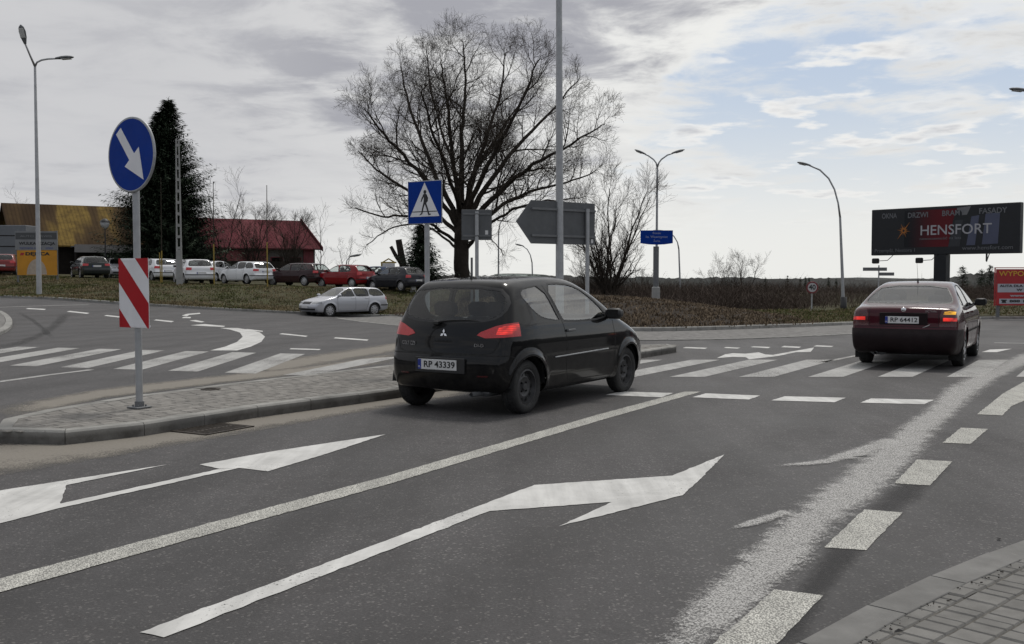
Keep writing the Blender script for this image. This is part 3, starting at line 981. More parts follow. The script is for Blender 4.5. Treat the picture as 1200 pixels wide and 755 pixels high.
def strip_terrain(name, base, prof, m, hfun, jitter, far_dir=None):
    V, F = [], []
    Q = resample(base, 0.8)
    n, k = len(Q), len(prof)
    for i, p in enumerate(Q):
        a, b = Q[max(i - 1, 0)], Q[min(i + 1, n - 1)]
        t = (b - a).normalized(); nn = Vector((-t.y, t.x)) if far_dir is None else far_dir
        for d in prof:
            q = p + nn * d
            z = hfun(p, d, q.x, q.y) + jitter * mound_noise(q.x, q.y, 2.0) * min(1, d * .7) + jitter * .6 * mound_noise(q.y + 7, q.x, 5.0) * min(1, d)
            V.append((q.x, q.y, z))
    for i in range(n - 1):
        for j in range(k - 1):
            a = i * k + j
            F.append((a, a + k, a + k + 1, a + 1))
    return mesh_np(name, V, F, m, smooth=True)


M['grass_soil'] = mat('winter_grass', (0.082, 0.068, 0.040), 0.95, 0, 0.3, 0.5, 0.6, 9.0, col2=(0.056, 0.058, 0.026))
FAR = Vector((0.06, 1.0)).normalized()
bank_prof = [0.155, 0.4, 0.7, 1, 1.4, 1.9, 2.5, 3.2, 4, 5, 6, 7, 8, 9.5, 11, 13, 16, 20, 26, 34, 44, 60, 80]
bank = strip_terrain('grass_bank', kb, bank_prof, M['grass_soil'], bank_height, 0.05, FAR)
tag(bank, kind='structure')


def bank_z(x, y):
    """height of the bank at a place: walk back along FAR to the kerb"""
    best = None
    for i in range(len(kb) - 1):
        a, b = kb[i], kb[i + 1]
        # solve a + s (b - a) + d FAR = (x, y)
        e = b - a
        det = e.x * FAR.y - e.y * FAR.x
        if abs(det) < 1e-9: continue
        rx, ry = x - a.x, y - a.y
        s = (rx * FAR.y - ry * FAR.x) / det
        d = (e.x * ry - e.y * rx) / det
        if -0.001 <= s <= 1.001 and d >= 0:
            best = (a + e * s, d)
    if best is None: return tz(x, y) if y < 50 else lot_z(x)
    return bank_height(best[0], best[1], x, y)


# grass tufts on the bank
def tufts(name, places, m, h0, h1, blades=5, spread=0.06, wid=0.012):
    V, F = [], []
    for (x, y, z) in places:
        for _ in range(blades):
            a = random.uniform(0, 2 * PI); h = random.uniform(h0, h1)
            lx, ly = math.cos(a) * h * random.uniform(.2, .8), math.sin(a) * h * random.uniform(.2, .8)
            bx, by = x + random.gauss(0, spread), y + random.gauss(0, spread)
            wx, wy = -math.sin(a) * wid, math.cos(a) * wid
            n = len(V)
            V += [(bx - wx, by - wy, z - .01), (bx + wx, by + wy, z - .01), (bx + lx * .5 + wx * .7, by + ly * .5 + wy * .7, z + h * .7), (bx + lx, by + ly, z + h * random.uniform(.7, 1))]
            F += [(n, n + 1, n + 2), (n, n + 2, n + 3)]
    o = mesh_np(name, V, F, m)
    return tag(o, kind='stuff')


M['grass_green'] = mat('green_blades', (0.085, 0.092, 0.034), 0.9, 0, 0.3, 0.6, island=0.35)
M['grass_dry'] = mat('dry_blades', (0.175, 0.140, 0.080), 0.9, 0, 0.3, 0.6, island=0.35)
pl_g, pl_d = [], []
Q = resample(kb, 0.5)
for _ in range(13000):
    i = random.randrange(len(Q))
    d = random.uniform(0.25, 14) if random.random() < .8 else random.uniform(0.2, 2.0)
    q = Q[i] + FAR * d + Vector((random.uniform(-.3, .3), 0))
    if q.x < -36 or q.x > -2: continue
    z = bank_height(Q[i], d, q.x, q.y)
    (pl_g if (mound_noise(q.x, q.y, .6) + random.gauss(0, .5)) > 0 else pl_d).append((q.x, q.y, z))
tufts('grass', pl_g, M['grass_green'], 0.03, 0.10, 8, 0.20, 0.022)
tufts('dry_grass', pl_d, M['grass_dry'], 0.03, 0.11, 8, 0.20, 0.022)

# paved tip of the other splitter island (far left edge)
tip = smooth_poly([GT(px, py, 0.1) for px, py in [(-120, 360), (-40, 359), (0, 362.5), (13, 370), (15.5, 378), (8, 386), (-20, 394), (-120, 408)]], 2)
tin, s_t = inset(tip, 0.2)
kerb('island_kerb', tip, 0.19, 0.1, M['concrete'], 0.6, True, s_t)
mb = MB(); mb.slab([(p.x, p.y) for p in tin], -0.05, 0.0)
for i in range(len(mb.v)):
    x, y, z = mb.v[i]; mb.v[i] = (x, y, z + tz(x, y) + 0.09 * (1 if z >= 0 else 0))
tag(mb.build('traffic_island', M['apron']), kind='structure')

# the roundabout's apron and planted mound
ap_px = [(393, 373.2), (430, 378), (490, 384.3), (560, 390.5), (630, 395.5), (700, 398.8), (780, 399.4), (850, 398.3), (920, 396), (1000, 392.2), (1080, 387.6), (1150, 383)]
ap = [GT(px, py, 0) for px, py in ap_px]
ap_v = [Vector((p.x, p.y)) for p in ap]
mk_px = [(462, 371.5), (474, 373.5), (520, 378), (590, 384), (660, 389), (740, 391.4), (800, 390.6), (850, 389), (900, 387), (960, 384.6), (1000, 382.6), (1060, 379.6), (1150, 376)]
mk = [GT(px, py, 0) for px, py in mk_px]
mk_v = [Vector((p.x, p.y)) for p in mk]


def band(name, A, B, m, za, zb, n=80, k=8):
    A, B = np.array([tuple(p) for p in smooth_poly(A, 2, False)]), np.array([tuple(p) for p in smooth_poly(B, 2, False)])
    ta, tb = np.linspace(0, 1, len(A)), np.linspace(0, 1, len(B)); t = np.linspace(0, 1, n)
    a = np.stack([np.interp(t, ta, A[:, i]) for i in (0, 1)], -1); b = np.stack([np.interp(t, tb, B[:, i]) for i in (0, 1)], -1)
    V, F = [], []
    for i in range(n):
        for j in range(k + 1):
            s = j / k; p = a[i] * (1 - s) + b[i] * s
            V.append((p[0], p[1], tz(p[0], p[1]) + za * (1 - s) + zb * s))
    for i in range(n - 1):
        for j in range(k):
            q = i * (k + 1) + j
            F.append((q, q + 1, q + k + 2, q + k + 1))
    o = mesh_np(name, V, F, m, smooth=True)
    if o.data.polygons[10].normal.z < 0: o.data.flip_normals()
    return tag(o, kind='structure')


band('roundabout_apron', ap_v, mk_v, M['apron'], 0.012, 0.06)
kerb('apron_kerb', smooth_poly(ap_v, 2, False), 0.12, 0.02, M['concrete'], 0.8, False, 1)
kerb('mound_kerb', smooth_poly(mk_v, 2, False), 0.16, 0.17, M['concrete'], 0.8, False, 1, gap=0.008)
M['mulch'] = mat('brown_mulch', (0.048, 0.036, 0.026), 0.95, 0, 0.4, 1.6, 0.9, 6.0, col2=(0.024, 0.018, 0.014))


def mound_h(x, y):
    z = 0.95 * math.exp(-(((x - 2.0) / 7.0) ** 2 + ((y - 40.0) / 7.5) ** 2) ** 1.3) + 0.14
    return tz(x, y) + z - 0.05 * 0


mk_s = [p for p in resample(smooth_poly(mk_v, 2, False), 0.35) if p.x < 10.2]
V, F = [], []
prof = [0.155] + list(np.linspace(0.3, 24, 60))
for i, p in enumerate(mk_s):
    for d in prof:
        x, y = p.x + 0.0 * d, p.y + d
        f = float(ss(d / 3.0))
        z = (tz(x, y) + 0.15) * (1 - f) + mound_h(x, y) * f
        if d > .3: z += 0.05 * mound_noise(x, y, 3.1) + 0.045 * mound_noise(y + 3, x, 7.3) + random.gauss(0, .02)
        V.append((x, y, z - 1.6 * float(ss((y - 50) / 14.0))))
k = len(prof)
for i in range(len(mk_s) - 1):
    for j in range(k - 1):
        a = i * k + j
        F.append((a, a + k, a + k + 1, a + 1))
tag(mesh_np('planted_mound', V, F, M['mulch'], smooth=True), kind='structure')
pl = []
for _ in range(9000):
    p = random.choice(mk_s); d = random.uniform(.3, 17)
    x, y = p.x + random.uniform(-.2, .2), p.y + d
    f = float(ss(d / 3.0))
    pl.append((x, y, (tz(x, y) + 0.15) * (1 - f) + mound_h(x, y) * f - 1.6 * float(ss((y - 50) / 14.0))))
M['dry_plants'] = mat('dry_ground_cover', (0.145, 0.110, 0.075), 0.95, 0, 0.3, 0.8, island=0.45)
tufts('ground_cover', pl, M['dry_plants'], 0.03, 0.13, 8, 0.16, 0.026)

# right-hand verges
M['verge'] = mat('right_verge_grass', (0.058, 0.062, 0.026), 0.95, 0, 0.3, 0.6, 0.6, 9.0, col2=(0.082, 0.07, 0.04))
vg_px = [(918, 386.0), (1000, 382.2), (1100, 375), (1165, 374), (1230, 374), (1330, 375)]
vg = [GT(px, py, 0.0) for px, py in vg_px]
vg_s = smooth_poly([(p.x, p.y) for p in vg], 2, False)


def verge_h(p0, d, x, y):
    return tz(p0.x, p0.y) + 0.15 + 0.02 * d * (1 - float(ss((x - 12) / 6.0))) * (1 if d < 8 else 0) + 0.045 * min(d, 10) * float(ss((x - 14) / 8.0)) - 1.5 * float(ss((d - 12) / 20.0)) * (1 - float(ss((x - 14) / 8.0)))


tag(strip_terrain('right_verge', vg_s, [0.14, .4, .8, 1.3, 2, 3, 4, 5, 6, 8, 10, 13, 17, 22, 30, 45], M['verge'], verge_h, 0.04, Vector((0.0, 1.0))), kind='structure')
kerb('verge_kerb', vg_s[len(vg_s) // 3:], 0.16, 0.12, M['concrete'], 0.9, False, 1)
pl_g, pl_d = [], []
vq = resample(vg_s, 0.4)
for _ in range(2600):
    p = random.choice(vq); d = random.uniform(.2, 9)
    (pl_g if random.random() < .65 else pl_d).append((p.x, p.y + d, verge_h(p, d, p.x, p.y + d)))
tufts('grass', pl_g, M['grass_green'], 0.05, 0.14, 5, 0.1, 0.018)
tufts('dry_grass', pl_d, M['grass_dry'], 0.05, 0.15, 5, 0.1, 0.016)
# ------------------------------------------------------------------ car builder
# A body is a solid given by its side profile, its plan and its cross-section; it is meshed, then its
# panels (glass, lamps, bumpers, seams) are cut out of the shell along outlines.
def chaikin(P, it=2):
    P = [np.array(p, float) for p in P]
    for _ in range(it):
        Q = []
        for i in range(len(P)):
            a, b = P[i], P[(i + 1) % len(P)]
            Q += [a * .75 + b * .25, a * .25 + b * .75]
        P = Q
    return np.array(P)


def poly_sdf(px, pz, poly):
    d = np.full(px.shape, 1e9)
    ins = np.zeros(px.shape, bool)
    n = len(poly)
    for i in range(n):
        a, b = poly[i], poly[(i + 1) % n]
        ex, ez = b[0] - a[0], b[1] - a[1]
        wx, wz = px - a[0], pz - a[1]
        t = np.clip((wx * ex + wz * ez) / (ex * ex + ez * ez + 1e-12), 0, 1)
        d = np.minimum(d, (wx - ex * t) ** 2 + (wz - ez * t) ** 2)
        c = ((a[1] <= pz) & (b[1] > pz)) | ((b[1] <= pz) & (a[1] > pz))
        xi = a[0] + (pz - a[1]) / (ez if abs(ez) > 1e-12 else 1e-12) * ex
        ins ^= c & (px < xi)
    d = np.sqrt(d)
    return np.where(ins, -d, d)


def smooth1(a, n):
    k = np.exp(-0.5 * (np.arange(-3 * n, 3 * n + 1) / n) ** 2); k /= k.sum()
    return np.convolve(np.pad(a, 3 * n, 'edge'), k, 'valid')


class Body:
    def __init__(s, prof, W0, zs, ws, rear, front, crown=0.035, bow=(0.10, 0.10), k=0.09, flare=(), fl=0.018, res=0.024):
        s.W0 = W0
        poly = chaikin(prof, 2)
        s.x0, s.x1 = poly[:, 0].min() - .15, poly[:, 0].max() + .15
        s.z0, s.z1 = poly[:, 1].min() - .12, poly[:, 1].max() + .15
        s.h = 0.01
        gx = np.arange(s.x0 - .3, s.x1 + .3, s.h); gz = np.arange(s.z0 - .2, s.z1 + .2, s.h)
        s.gx0, s.gz0 = gx[0], gz[0]
        XX, ZZ = np.meshgrid(gx, gz, indexing='ij')
        T = poly_sdf(XX, ZZ, poly)
        for _ in range(2):
            T = np.apply_along_axis(smooth1, 0, T, 1); T = np.apply_along_axis(smooth1, 1, T, 1)
        s.T = T
        zz = np.arange(0, 2.0, 0.005)
        s.wz = smooth1(np.interp(zz, zs, ws), 6)
        s.rear, s.front, s.crown, s.bow, s.k, s.flare, s.fl = rear, front, crown, bow, k, flare, fl
        s.mesh(res)

    def f(s, x, y, z):
        ay = np.abs(y)
        q = (ay / s.W0) ** 2
        br, bf = s.bow[0], s.bow[1]
        xe = x + bf * np.clip(x / s.x1, 0, 1) ** 2 * q - br * np.clip(x / s.x0, 0, 1) ** 2 * q
        ze = z + s.crown * q * np.clip((z - .5) / .6, 0, 1)
        i = np.clip((xe - s.gx0) / s.h, 0, s.T.shape[0] - 2.001); j = np.clip((ze - s.gz0) / s.h, 0, s.T.shape[1] - 2.001)
        i0, j0 = i.astype(int), j.astype(int)
        u, v = i - i0, j - j0
        T = s.T
        a = T[i0, j0] * (1 - u) * (1 - v) + T[i0 + 1, j0] * u * (1 - v) + T[i0, j0 + 1] * (1 - u) * v + T[i0 + 1, j0 + 1] * u * v
        b = (ay - s.w(x, z)) * 0.96
        k = s.k
        h = np.maximum(k - np.abs(a - b), 0) / k
        return np.maximum(a, b) + h * h * k * 0.25

    def w(s, x, z):
        t = np.clip(z / 0.005, 0, len(s.wz) - 1.001)
        t0 = t.astype(int)
        ws = s.wz[t0] * (1 - (t - t0)) + s.wz[t0 + 1] * (t - t0)
        xr, lr, ar = s.rear; xf, lf, af = s.front
        m = 1 - ar * np.clip((xr - x) / lr, 0, 2) ** 2.3 - af * np.clip((x - xf) / lf, 0, 2) ** 2.3
        out = ws * m
        for (fx, fz, fr) in s.flare:
            d = np.sqrt((x - fx) ** 2 + (z - fz) ** 2)
            out = out + s.fl * np.exp(-((d - fr) / 0.05) ** 2)
        return out

    def grad(s, P, e=0.014):
        x, y, z = P[:, 0], P[:, 1], P[:, 2]
        g = np.stack([s.f(x + e, y, z) - s.f(x - e, y, z), s.f(x, y + e, z) - s.f(x, y - e, z), s.f(x, y, z + e) - s.f(x, y, z - e)], -1) / (2 * e)
        return g

    def normals(s, P):
        g = s.grad(np.asarray(P, float))
        return g / (np.linalg.norm(g, axis=1, keepdims=True) + 1e-9)

    def mesh(s, h):
        Wm = s.W0 + 0.12
        nx = int((s.x1 - s.x0) / h) + 2; ny = 2 * int(Wm / h) + 2; nz = int((s.z1 - s.z0) / h) + 2
        ax = s.x0 + np.arange(nx) * h; ay = (np.arange(ny) - (ny - 1) / 2) * h; az = s.z0 + np.arange(nz) * h
        X, Y, Z = np.meshgrid(ax, ay, az, indexing='ij')
        Fv = s.f(X, Y, Z)
        I = Fv < 0
        cx, cy, cz = nx - 1, ny - 1, nz - 1
        acc = np.zeros((cx, cy, cz, 3)); cnt = np.zeros((cx, cy, cz))
        corner = [(a, b, c) for a in (0, 1) for b in (0, 1) for c in (0, 1)]
        for a in corner:
            for d in range(3):
                if a[d]: continue
                b = list(a); b[d] = 1
                sa = (slice(a[0], a[0] + cx), slice(a[1], a[1] + cy), slice(a[2], a[2] + cz))
                sb = (slice(b[0], b[0] + cx), slice(b[1], b[1] + cy), slice(b[2], b[2] + cz))
                fa, fb = Fv[sa], Fv[sb]
                m = I[sa] != I[sb]
                t = np.where(m, fa / np.where(m, fa - fb, 1), 0)
                for k in range(3):
                    acc[..., k] += m * (a[k] + (t if k == d else 0))
                cnt += m
        act = cnt > 0
        idx = -np.ones(act.shape, int); idx[act] = np.arange(act.sum())
        ci = np.argwhere(act)
        V = (acc[act] / cnt[act][:, None] + ci) * h + np.array([ax[0], ay[0], az[0]])
        for _ in range(3):
            g = s.grad(V, 0.008)
            V = V - (s.f(V[:, 0], V[:, 1], V[:, 2]) / (np.sum(g * g, 1) + 1e-6))[:, None] * g * 0.9
        quads = []
        for d in range(3):
            e1, e2 = (d + 1) % 3, (d + 2) % 3
            sl0 = [slice(1, n) for n in (cx, cy, cz)]; sl0[d] = slice(0, (cx, cy, cz)[d])
            sl1 = list(sl0); sl1[d] = slice(1, (cx, cy, cz)[d] + 1)
            A, B = I[tuple(sl0)], I[tuple(sl1)]
            E = np.argwhere(A != B)
            base = E.copy(); base[:, e1] += 1; base[:, e2] += 1
            p = []
            for (o1, o2) in ((-1, -1), (0, -1), (0, 0), (-1, 0)):
                q = base.copy(); q[:, e1] += o1; q[:, e2] += o2
                p.append(idx[q[:, 0], q[:, 1], q[:, 2]])
            Q = np.stack(p, -1)
            flip = ~A[E[:, 0], E[:, 1], E[:, 2]]
            Q[flip] = Q[flip][:, ::-1]
            quads.append(Q)
        s.V, s.F = V, np.concatenate(quads)

    def side_y(s, x, z):
        lo, hi = 0.0, 1.3
        for _ in range(30):
            m = (lo + hi) / 2
            if s.f(np.array([x]), np.array([m]), np.array([z]))[0] < 0: lo = m
            else: hi = m
        return lo

    def end_x(s, y, z, front=False):
        lo, hi = 0.0, (s.x1 + .2 if front else s.x0 - .2)
        for _ in range(30):
            m = (lo + hi) / 2
            if s.f(np.array([m]), np.array([y]), np.array([z]))[0] < 0: lo = m
            else: hi = m
        return lo

    def top_z(s, x, y):
        lo, hi = 0.5, 2.0
        for _ in range(30):
            m = (lo + hi) / 2
            if s.f(np.array([x]), np.array([y]), np.array([m]))[0] < 0: lo = m
            else: hi = m
        return lo


AX = {'side': (0, 2), 'rear': (1, 2), 'top': (0, 1)}


def pip(u, v, poly):
    c = False
    n = len(poly)
    j = n - 1
    for i in range(n):
        a, b = poly[i], poly[j]
        if (a[1] > v) != (b[1] > v) and u < (b[0] - a[0]) * (v - a[1]) / (b[1] - a[1]) + a[0]: c = not c
        j = i
    return c


def knife(bm, poly, ax, filt):
    iu, iv = AX[ax]
    us = [p[0] for p in poly]; vs = [p[1] for p in poly]
    m = 0.04
    def box(f, u0, u1, v0, v1):
        fu = [v.co[iu] for v in f.verts]; fv = [v.co[iv] for v in f.verts]
        return max(fu) >= u0 and min(fu) <= u1 and max(fv) >= v0 and min(fv) <= v1
    cand = {f for f in bm.faces if filt(f.calc_center_median()) and box(f, min(us) - m, max(us) + m, min(vs) - m, max(vs) + m)}
    n = len(poly)
    for i in range(n):
        a, b = poly[i], poly[(i + 1) % n]
        du, dv = b[0] - a[0], b[1] - a[1]
        if abs(du) + abs(dv) < 1e-6: continue
        e = 0.002
        sub = [f for f in cand if f.is_valid and box(f, min(a[0], b[0]) - e, max(a[0], b[0]) + e, min(a[1], b[1]) - e, max(a[1], b[1]) + e)]
        if not sub: continue
        co = [0, 0, 0]; no = [0, 0, 0]
        co[iu], co[iv] = a; no[iu], no[iv] = dv, -du
        geom = list(sub) + list({x for f in sub for x in f.edges}) + list({x for f in sub for x in f.verts})
        r = bmesh.ops.bisect_plane(bm, geom=geom, dist=2e-5, plane_co=co, plane_no=Vector(no).normalized())
        cand = {f for f in cand if f.is_valid} | {g for g in r['geom'] if isinstance(g, bmesh.types.BMFace) and g.is_valid}


def seam(pts, w=0.008):
    """thin closed outline round an open line"""
    P = [Vector(p) for p in pts]
    L, Q = [], []
    for i, p in enumerate(P):
        t = (P[min(i + 1, len(P) - 1)] - P[max(0, i - 1)]).normalized()
        n = Vector((-t.y, t.x)) * w / 2
        L.append(tuple(p + n)); Q.append(tuple(p - n))
    return L + Q[::-1]


def grow(poly, d):
    P = [Vector(p) for p in poly]
    n = len(P)
    area = sum(P[i].x * P[(i + 1) % n].y - P[(i + 1) % n].x * P[i].y for i in range(n))
    s = 1 if area > 0 else -1
    out = []
    for i in range(n):
        t1 = (P[i] - P[i - 1]).normalized(); t2 = (P[(i + 1) % n] - P[i]).normalized()
        n1 = Vector((t1.y, -t1.x)) * s; n2 = Vector((t2.y, -t2.x)) * s
        b = (n1 + n2)
        b = b / max(0.6, b.length) * (1.0 / max(0.5, (b.normalized().dot(n1)) if b.length > 1e-6 else 1)) if b.length > 1e-6 else n1
        out.append(tuple(P[i] + b.normalized() * d if b.length > 1e-6 else P[i]))
    return out


def rounded(poly, it=1):
    return [tuple(p) for p in chaikin(poly, it)]


class Panel:
    def __init__(s, name, ax, poly, m, side=None, off=0.0, filt=None, lip=0.0, label=None, parent=None, hole=False):
        s.name, s.ax, s.poly, s.m, s.side, s.off, s.filt, s.lip, s.label, s.parent, s.hole = name, ax, poly, m, side, off, filt, lip, label, parent, hole

    def ok(s, c):
        if s.side == 'L' and c.y < 0.02: return False
        if s.side == 'R' and c.y > -0.02: return False
        return s.filt(c) if s.filt else True


def both(name, ax, poly, m, **kw):
    if ax == 'rear':
        return [Panel(name, ax, poly, m, side='L', **kw), Panel(name, ax, [(-a, b) for a, b in poly], m, side='R', **kw)]
    return [Panel(name, ax, poly, m, side='L', **kw), Panel(name, ax, poly, m, side='R', **kw)]


def cut_body(body, panels, body_mat, root, body_name='body'):
    bm = bmesh.new()
    vs = [bm.verts.new(p) for p in body.V]
    for f in body.F:
        try: bm.faces.new([vs[i] for i in f])
        except ValueError: pass
    bm.verts.ensure_lookup_table()
    for p in panels:
        knife(bm, p.poly, p.ax, p.ok)
    bm.verts.index_update()
    groups = {i: [] for i in range(-1, len(panels))}
    boxes = []
    for p in panels:
        us = [q[0] for q in p.poly]; vv = [q[1] for q in p.poly]
        boxes.append((min(us), max(us), min(vv), max(vv), AX[p.ax]))
    for f in bm.faces:
        c = f.calc_center_median()
        g = -1
        for i, p in enumerate(panels):
            u0, u1, v0, v1, (iu, iv) = boxes[i]
            if u0 <= c[iu] <= u1 and v0 <= c[iv] <= v1 and p.ok(c) and pip(c[iu], c[iv], p.poly):
                g = i; break
        groups[g].append(f)
    P = np.array([v.co[:] for v in bm.verts])
    NN = body.normals(P)

    def emit(name, faces, m, off, lip, parent):
        ids = sorted({v.index for f in faces for v in f.verts})
        mp = {a: i for i, a in enumerate(ids)}
        V = P[ids] + NN[ids] * off
        nr = NN[ids]
        F = [tuple(mp[v.index] for v in f.verts) for f in faces]
        V, nr = list(V), list(nr)
        if lip:
            fs = set(faces)
            for f in faces:
                for l in f.loops:
                    e = l.edge
                    if sum(1 for q in e.link_faces if q in fs) == 1:
                        a, b = mp[l.vert.index], mp[l.link_loop_next.vert.index]
                        n0 = len(V)
                        V += [V[a], V[b], V[b] - nr[b] * lip, V[a] - nr[a] * lip]
                        t = np.cross(V[b] - V[a], nr[a]); t = t / (np.linalg.norm(t) + 1e-9)
                        nr += [t, t, t, t]
                        F.append((n0 + 1, n0, n0 + 3, n0 + 2))
        o = mesh_np(name, V, F, m, parent, smooth=True)
        o.data.normals_split_custom_set_from_vertices([tuple(n) for n in nr])
        return o

    made = {}
    body_o = emit(body_name, groups[-1], body_mat, 0, 0.012, root)
    for i, p in enumerate(panels):
        if not groups[i] or p.hole: continue
        par = made.get(p.parent + (p.side or ''), made.get(p.parent, root)) if p.parent else root
        if p.parent == 'body': par = body_o
        o = emit(p.name, groups[i], p.m, p.off, p.lip, par)
        if p.label: o['label'] = p.label
        made.setdefault(p.name + (p.side or ''), o)
        made.setdefault(p.name, o)
    bm.free()
    return body_o, made


def circle(cx, cz, r, n=28):
    return [(cx + r * math.cos(2 * PI * i / n), cz + r * math.sin(2 * PI * i / n)) for i in range(n)]


def make_wheel(root, x, y, r, width, kind, rim_m):
    """y > 0 is the left side; the outer face looks away from the car"""
    s = 1 if y > 0 else -1
    wh = empty('wheel', (x, y, r), 0, root)
    rr = r * 0.655
    mb = MB()
    w = width / 2
    prof = [(rr, -w * .82), (rr + .012, -w * .95), (r * .80, -w * 1.04), (r * .93, -w * 0.97), (r * .985, -w * .80), (r, -w * .55), (r, w * .55), (r * .985, w * .80), (r * .93, w * 0.97), (r * .80, w * 1.04), (rr + .012, w * .95), (rr, w * .82), (rr - .01, w * .5), (rr - .01, -w * .5), (rr, -w * .82)]
    mb.lathe(prof, 40)
    for k in range(40):                                   # tread blocks
        a = 2 * PI * k / 40
        for yy in (-w * .3, w * .3):
            Mx = Matrix.Rotation(-a, 3, 'Y')
            q = Mx @ Vector((r + .001, yy, 0))
            mb.box((q.x, q.y, q.z), (.008, w * .5, r * .11), M=Mx)
    mb.build('tyre', M['rubber'], wh, smooth=True, flat_angle=40)
    rb = MB()
    o = s
    if kind == 'steel':
        prof = [(rr + .006, o * w * .86), (rr - .012, o * w * .9), (rr - .02, o * w * .55), (rr * .86, o * w * .30), (rr * .72, o * w * .40), (rr * .55, o * w * .48), (rr * .40, o * w * .34), (rr * .24, o * w * .36), (rr * .20, o * w * .6), (0.001, o * w * .62)]
        rb.lathe(prof, 40)
    elif kind == 'cap':
        prof = [(rr + .010, o * w * .90), (rr - .006, o * w * .97), (rr * .9, o * w * .86), (rr * .6, o * w * .95), (rr * .3, o * w * 1.0), (rr * .26, o * w * .93), (0.001, o * w * .95)]
        rb.lathe(prof, 40)
    else:
        rb.lathe([(rr + .008, o * w * .88), (rr - .012, o * w * .95), (rr - .03, o * w * .7), (rr - .03, -o * w * .6)], 40)
        rb.lathe([(rr * .30, o * w * .2), (rr * .28, o * w * .78), (rr * .2, o * w * .84), (.001, o * w * .84)], 24)
    rb.cur = 1
    sb = rb
    if kind == 'steel':
        for k in range(10):
            a = 2 * PI * k / 10
            q = Vector((rr * .74 * math.cos(a), o * w * .40, rr * .74 * math.sin(a)))
            sb.lathe([(.022, o * .0), (.022, o * .004), (.001, o * .005)], 10, c=tuple(q))
        for k in range(4):
            a = 2 * PI * (k + .5) / 4
            sb.lathe([(.012, 0), (.012, o * .016), (.001, o * .018)], 6, c=(rr * .33 * math.cos(a), o * w * .35, rr * .33 * math.sin(a)))
    elif kind == 'cap':
        for k in range(9):
            a = 2 * PI * k / 9
            Mx = Matrix.Rotation(-a, 3, 'Y')
            q = Mx @ Vector((rr * .74, o * w * .925, 0))
            sb.box(tuple(q), (rr * .30, .012, .030), M=Mx)
    rb.build('rim', [rim_m, M['gap']], wh, smooth=True, flat_angle=35)
    return wh


def wheel_housings(root, body, axles, r, ra):
    for x in axles:
        for s in (1, -1):
            hb = MB()
            yo = s * (body.side_y(x + ra * .98, r + .05) - .02); yi = s * .52
            n = 20
            vs, fs = [], []
            for i in range(n + 1):
                a = 0.02 + (PI - .04) * i / n
                for yy in (yo, yi):
                    vs.append((x + ra * math.cos(a), yy, r + .005 + ra * math.sin(a)))
            for i in range(n): fs.append((2 * i, 2 * i + 1, 2 * i + 3, 2 * i + 2))
            hb.add(vs, fs)
            vs = [(x + ra * math.cos(.02 + (PI - .04) * i / n), yi, r + .005 + ra * math.sin(.02 + (PI - .04) * i / n)) for i in range(n + 1)]
            hb.add(vs, [tuple(range(n + 1))])
            hb.build('wheel_housing', M['gap'], root, fix=False)
    for x in axles:
        hb = MB(); hb.tube([(x, -.6, r), (x, .6, r)], .035, 8)
        hb.build('axle', M['gap'], root)


def seat(root, x, y, z, m):
    mb = MB()
    mb.box((x + .12, y, z + .12), (.50, .48, .18), bev=.05)
    Mx = Matrix.Rotation(R(-18), 3, 'Y')
    q = Mx @ Vector((-.02, 0, .36)); mb.box((x - .12 + q.x, y, z + .14 + q.z), (.14, .46, .60), M=Mx, bev=.05)
    q = Mx @ Vector((-.02, 0, .76)); mb.box((x - .12 + q.x, y, z + .14 + q.z), (.10, .26, .18), M=Mx, bev=.035)
    return mb.build('seat', m, root, smooth=True, flat_angle=50)


def plate(root, x, y, z, s, rz=-PI / 2, w=.52, h=.114, tilt=0.0, text=True):
    """number plate on the rear (looks along -X of the car)"""
    p = MB(); p.box((0, 0, 0), (w, .012, h), bev=.003)
    o = p.build('number_plate', M['plate_white'], root, loc=(x, y, z), rot=(tilt, 0, rz))
    b = MB(); b.box((-w / 2 + .022, -.0075, 0), (.042, .003, h * .96)); b.build('country_band', M['plate_blue'], o)
    if text:
        lettering(s, .098, M['sign_black'], o, (.03, -.0085, 0), width=w * .80, bold=.0015)
        lettering('PL', .03, M['plate_white'], o, (-w / 2 + .022, -.0098, -h * .26))
    return o


def tail_text(root, s, size, m, x, y, z, width, rz=-PI / 2, tilt=0.0):
    return lettering(s, size, m, root, (x, y, z), rz, name='badge_lettering', width=width, tilt=tilt)


def mirror(root, x, y, z, m, s):
    mb = MB()
    mb.box((0, 0, 0), (.10, .20, .135), bev=.035)
    mb.tube([(.0, -s * .07, -.03), (.03, -s * .17, -.06)], .03, 8)
    o = mb.build('wing_mirror', m, root, smooth=True, flat_angle=60, loc=(x, y, z))
    g = MB(); g.box((-.052, 0, 0), (.004, .155, .10)); g.build('mirror_glass', M['gap'], o)
    return o


def handle(root, body, x, z, s, m):
    y = body.side_y(x, z)
    mb = MB()
    mb.box((x, s * (y + .022), z), (.17, .016, .028), bev=.006)
    for dx in (-.075, .075): mb.box((x + dx, s * (y + .006), z), (.022, .036, .026))
    return mb.build('door_handle', m, root)


def aerial(root, x, z, L, lean, m):
    mb = MB(); mb.tube([(x, 0, z - .01), (x, 0, z + .03)], [.018, .010], 8); mb.tube([(x, 0, z + .02), (x - lean, 0, z + L)], [.0035, .002], 5)
    return mb.build('aerial', m, root)


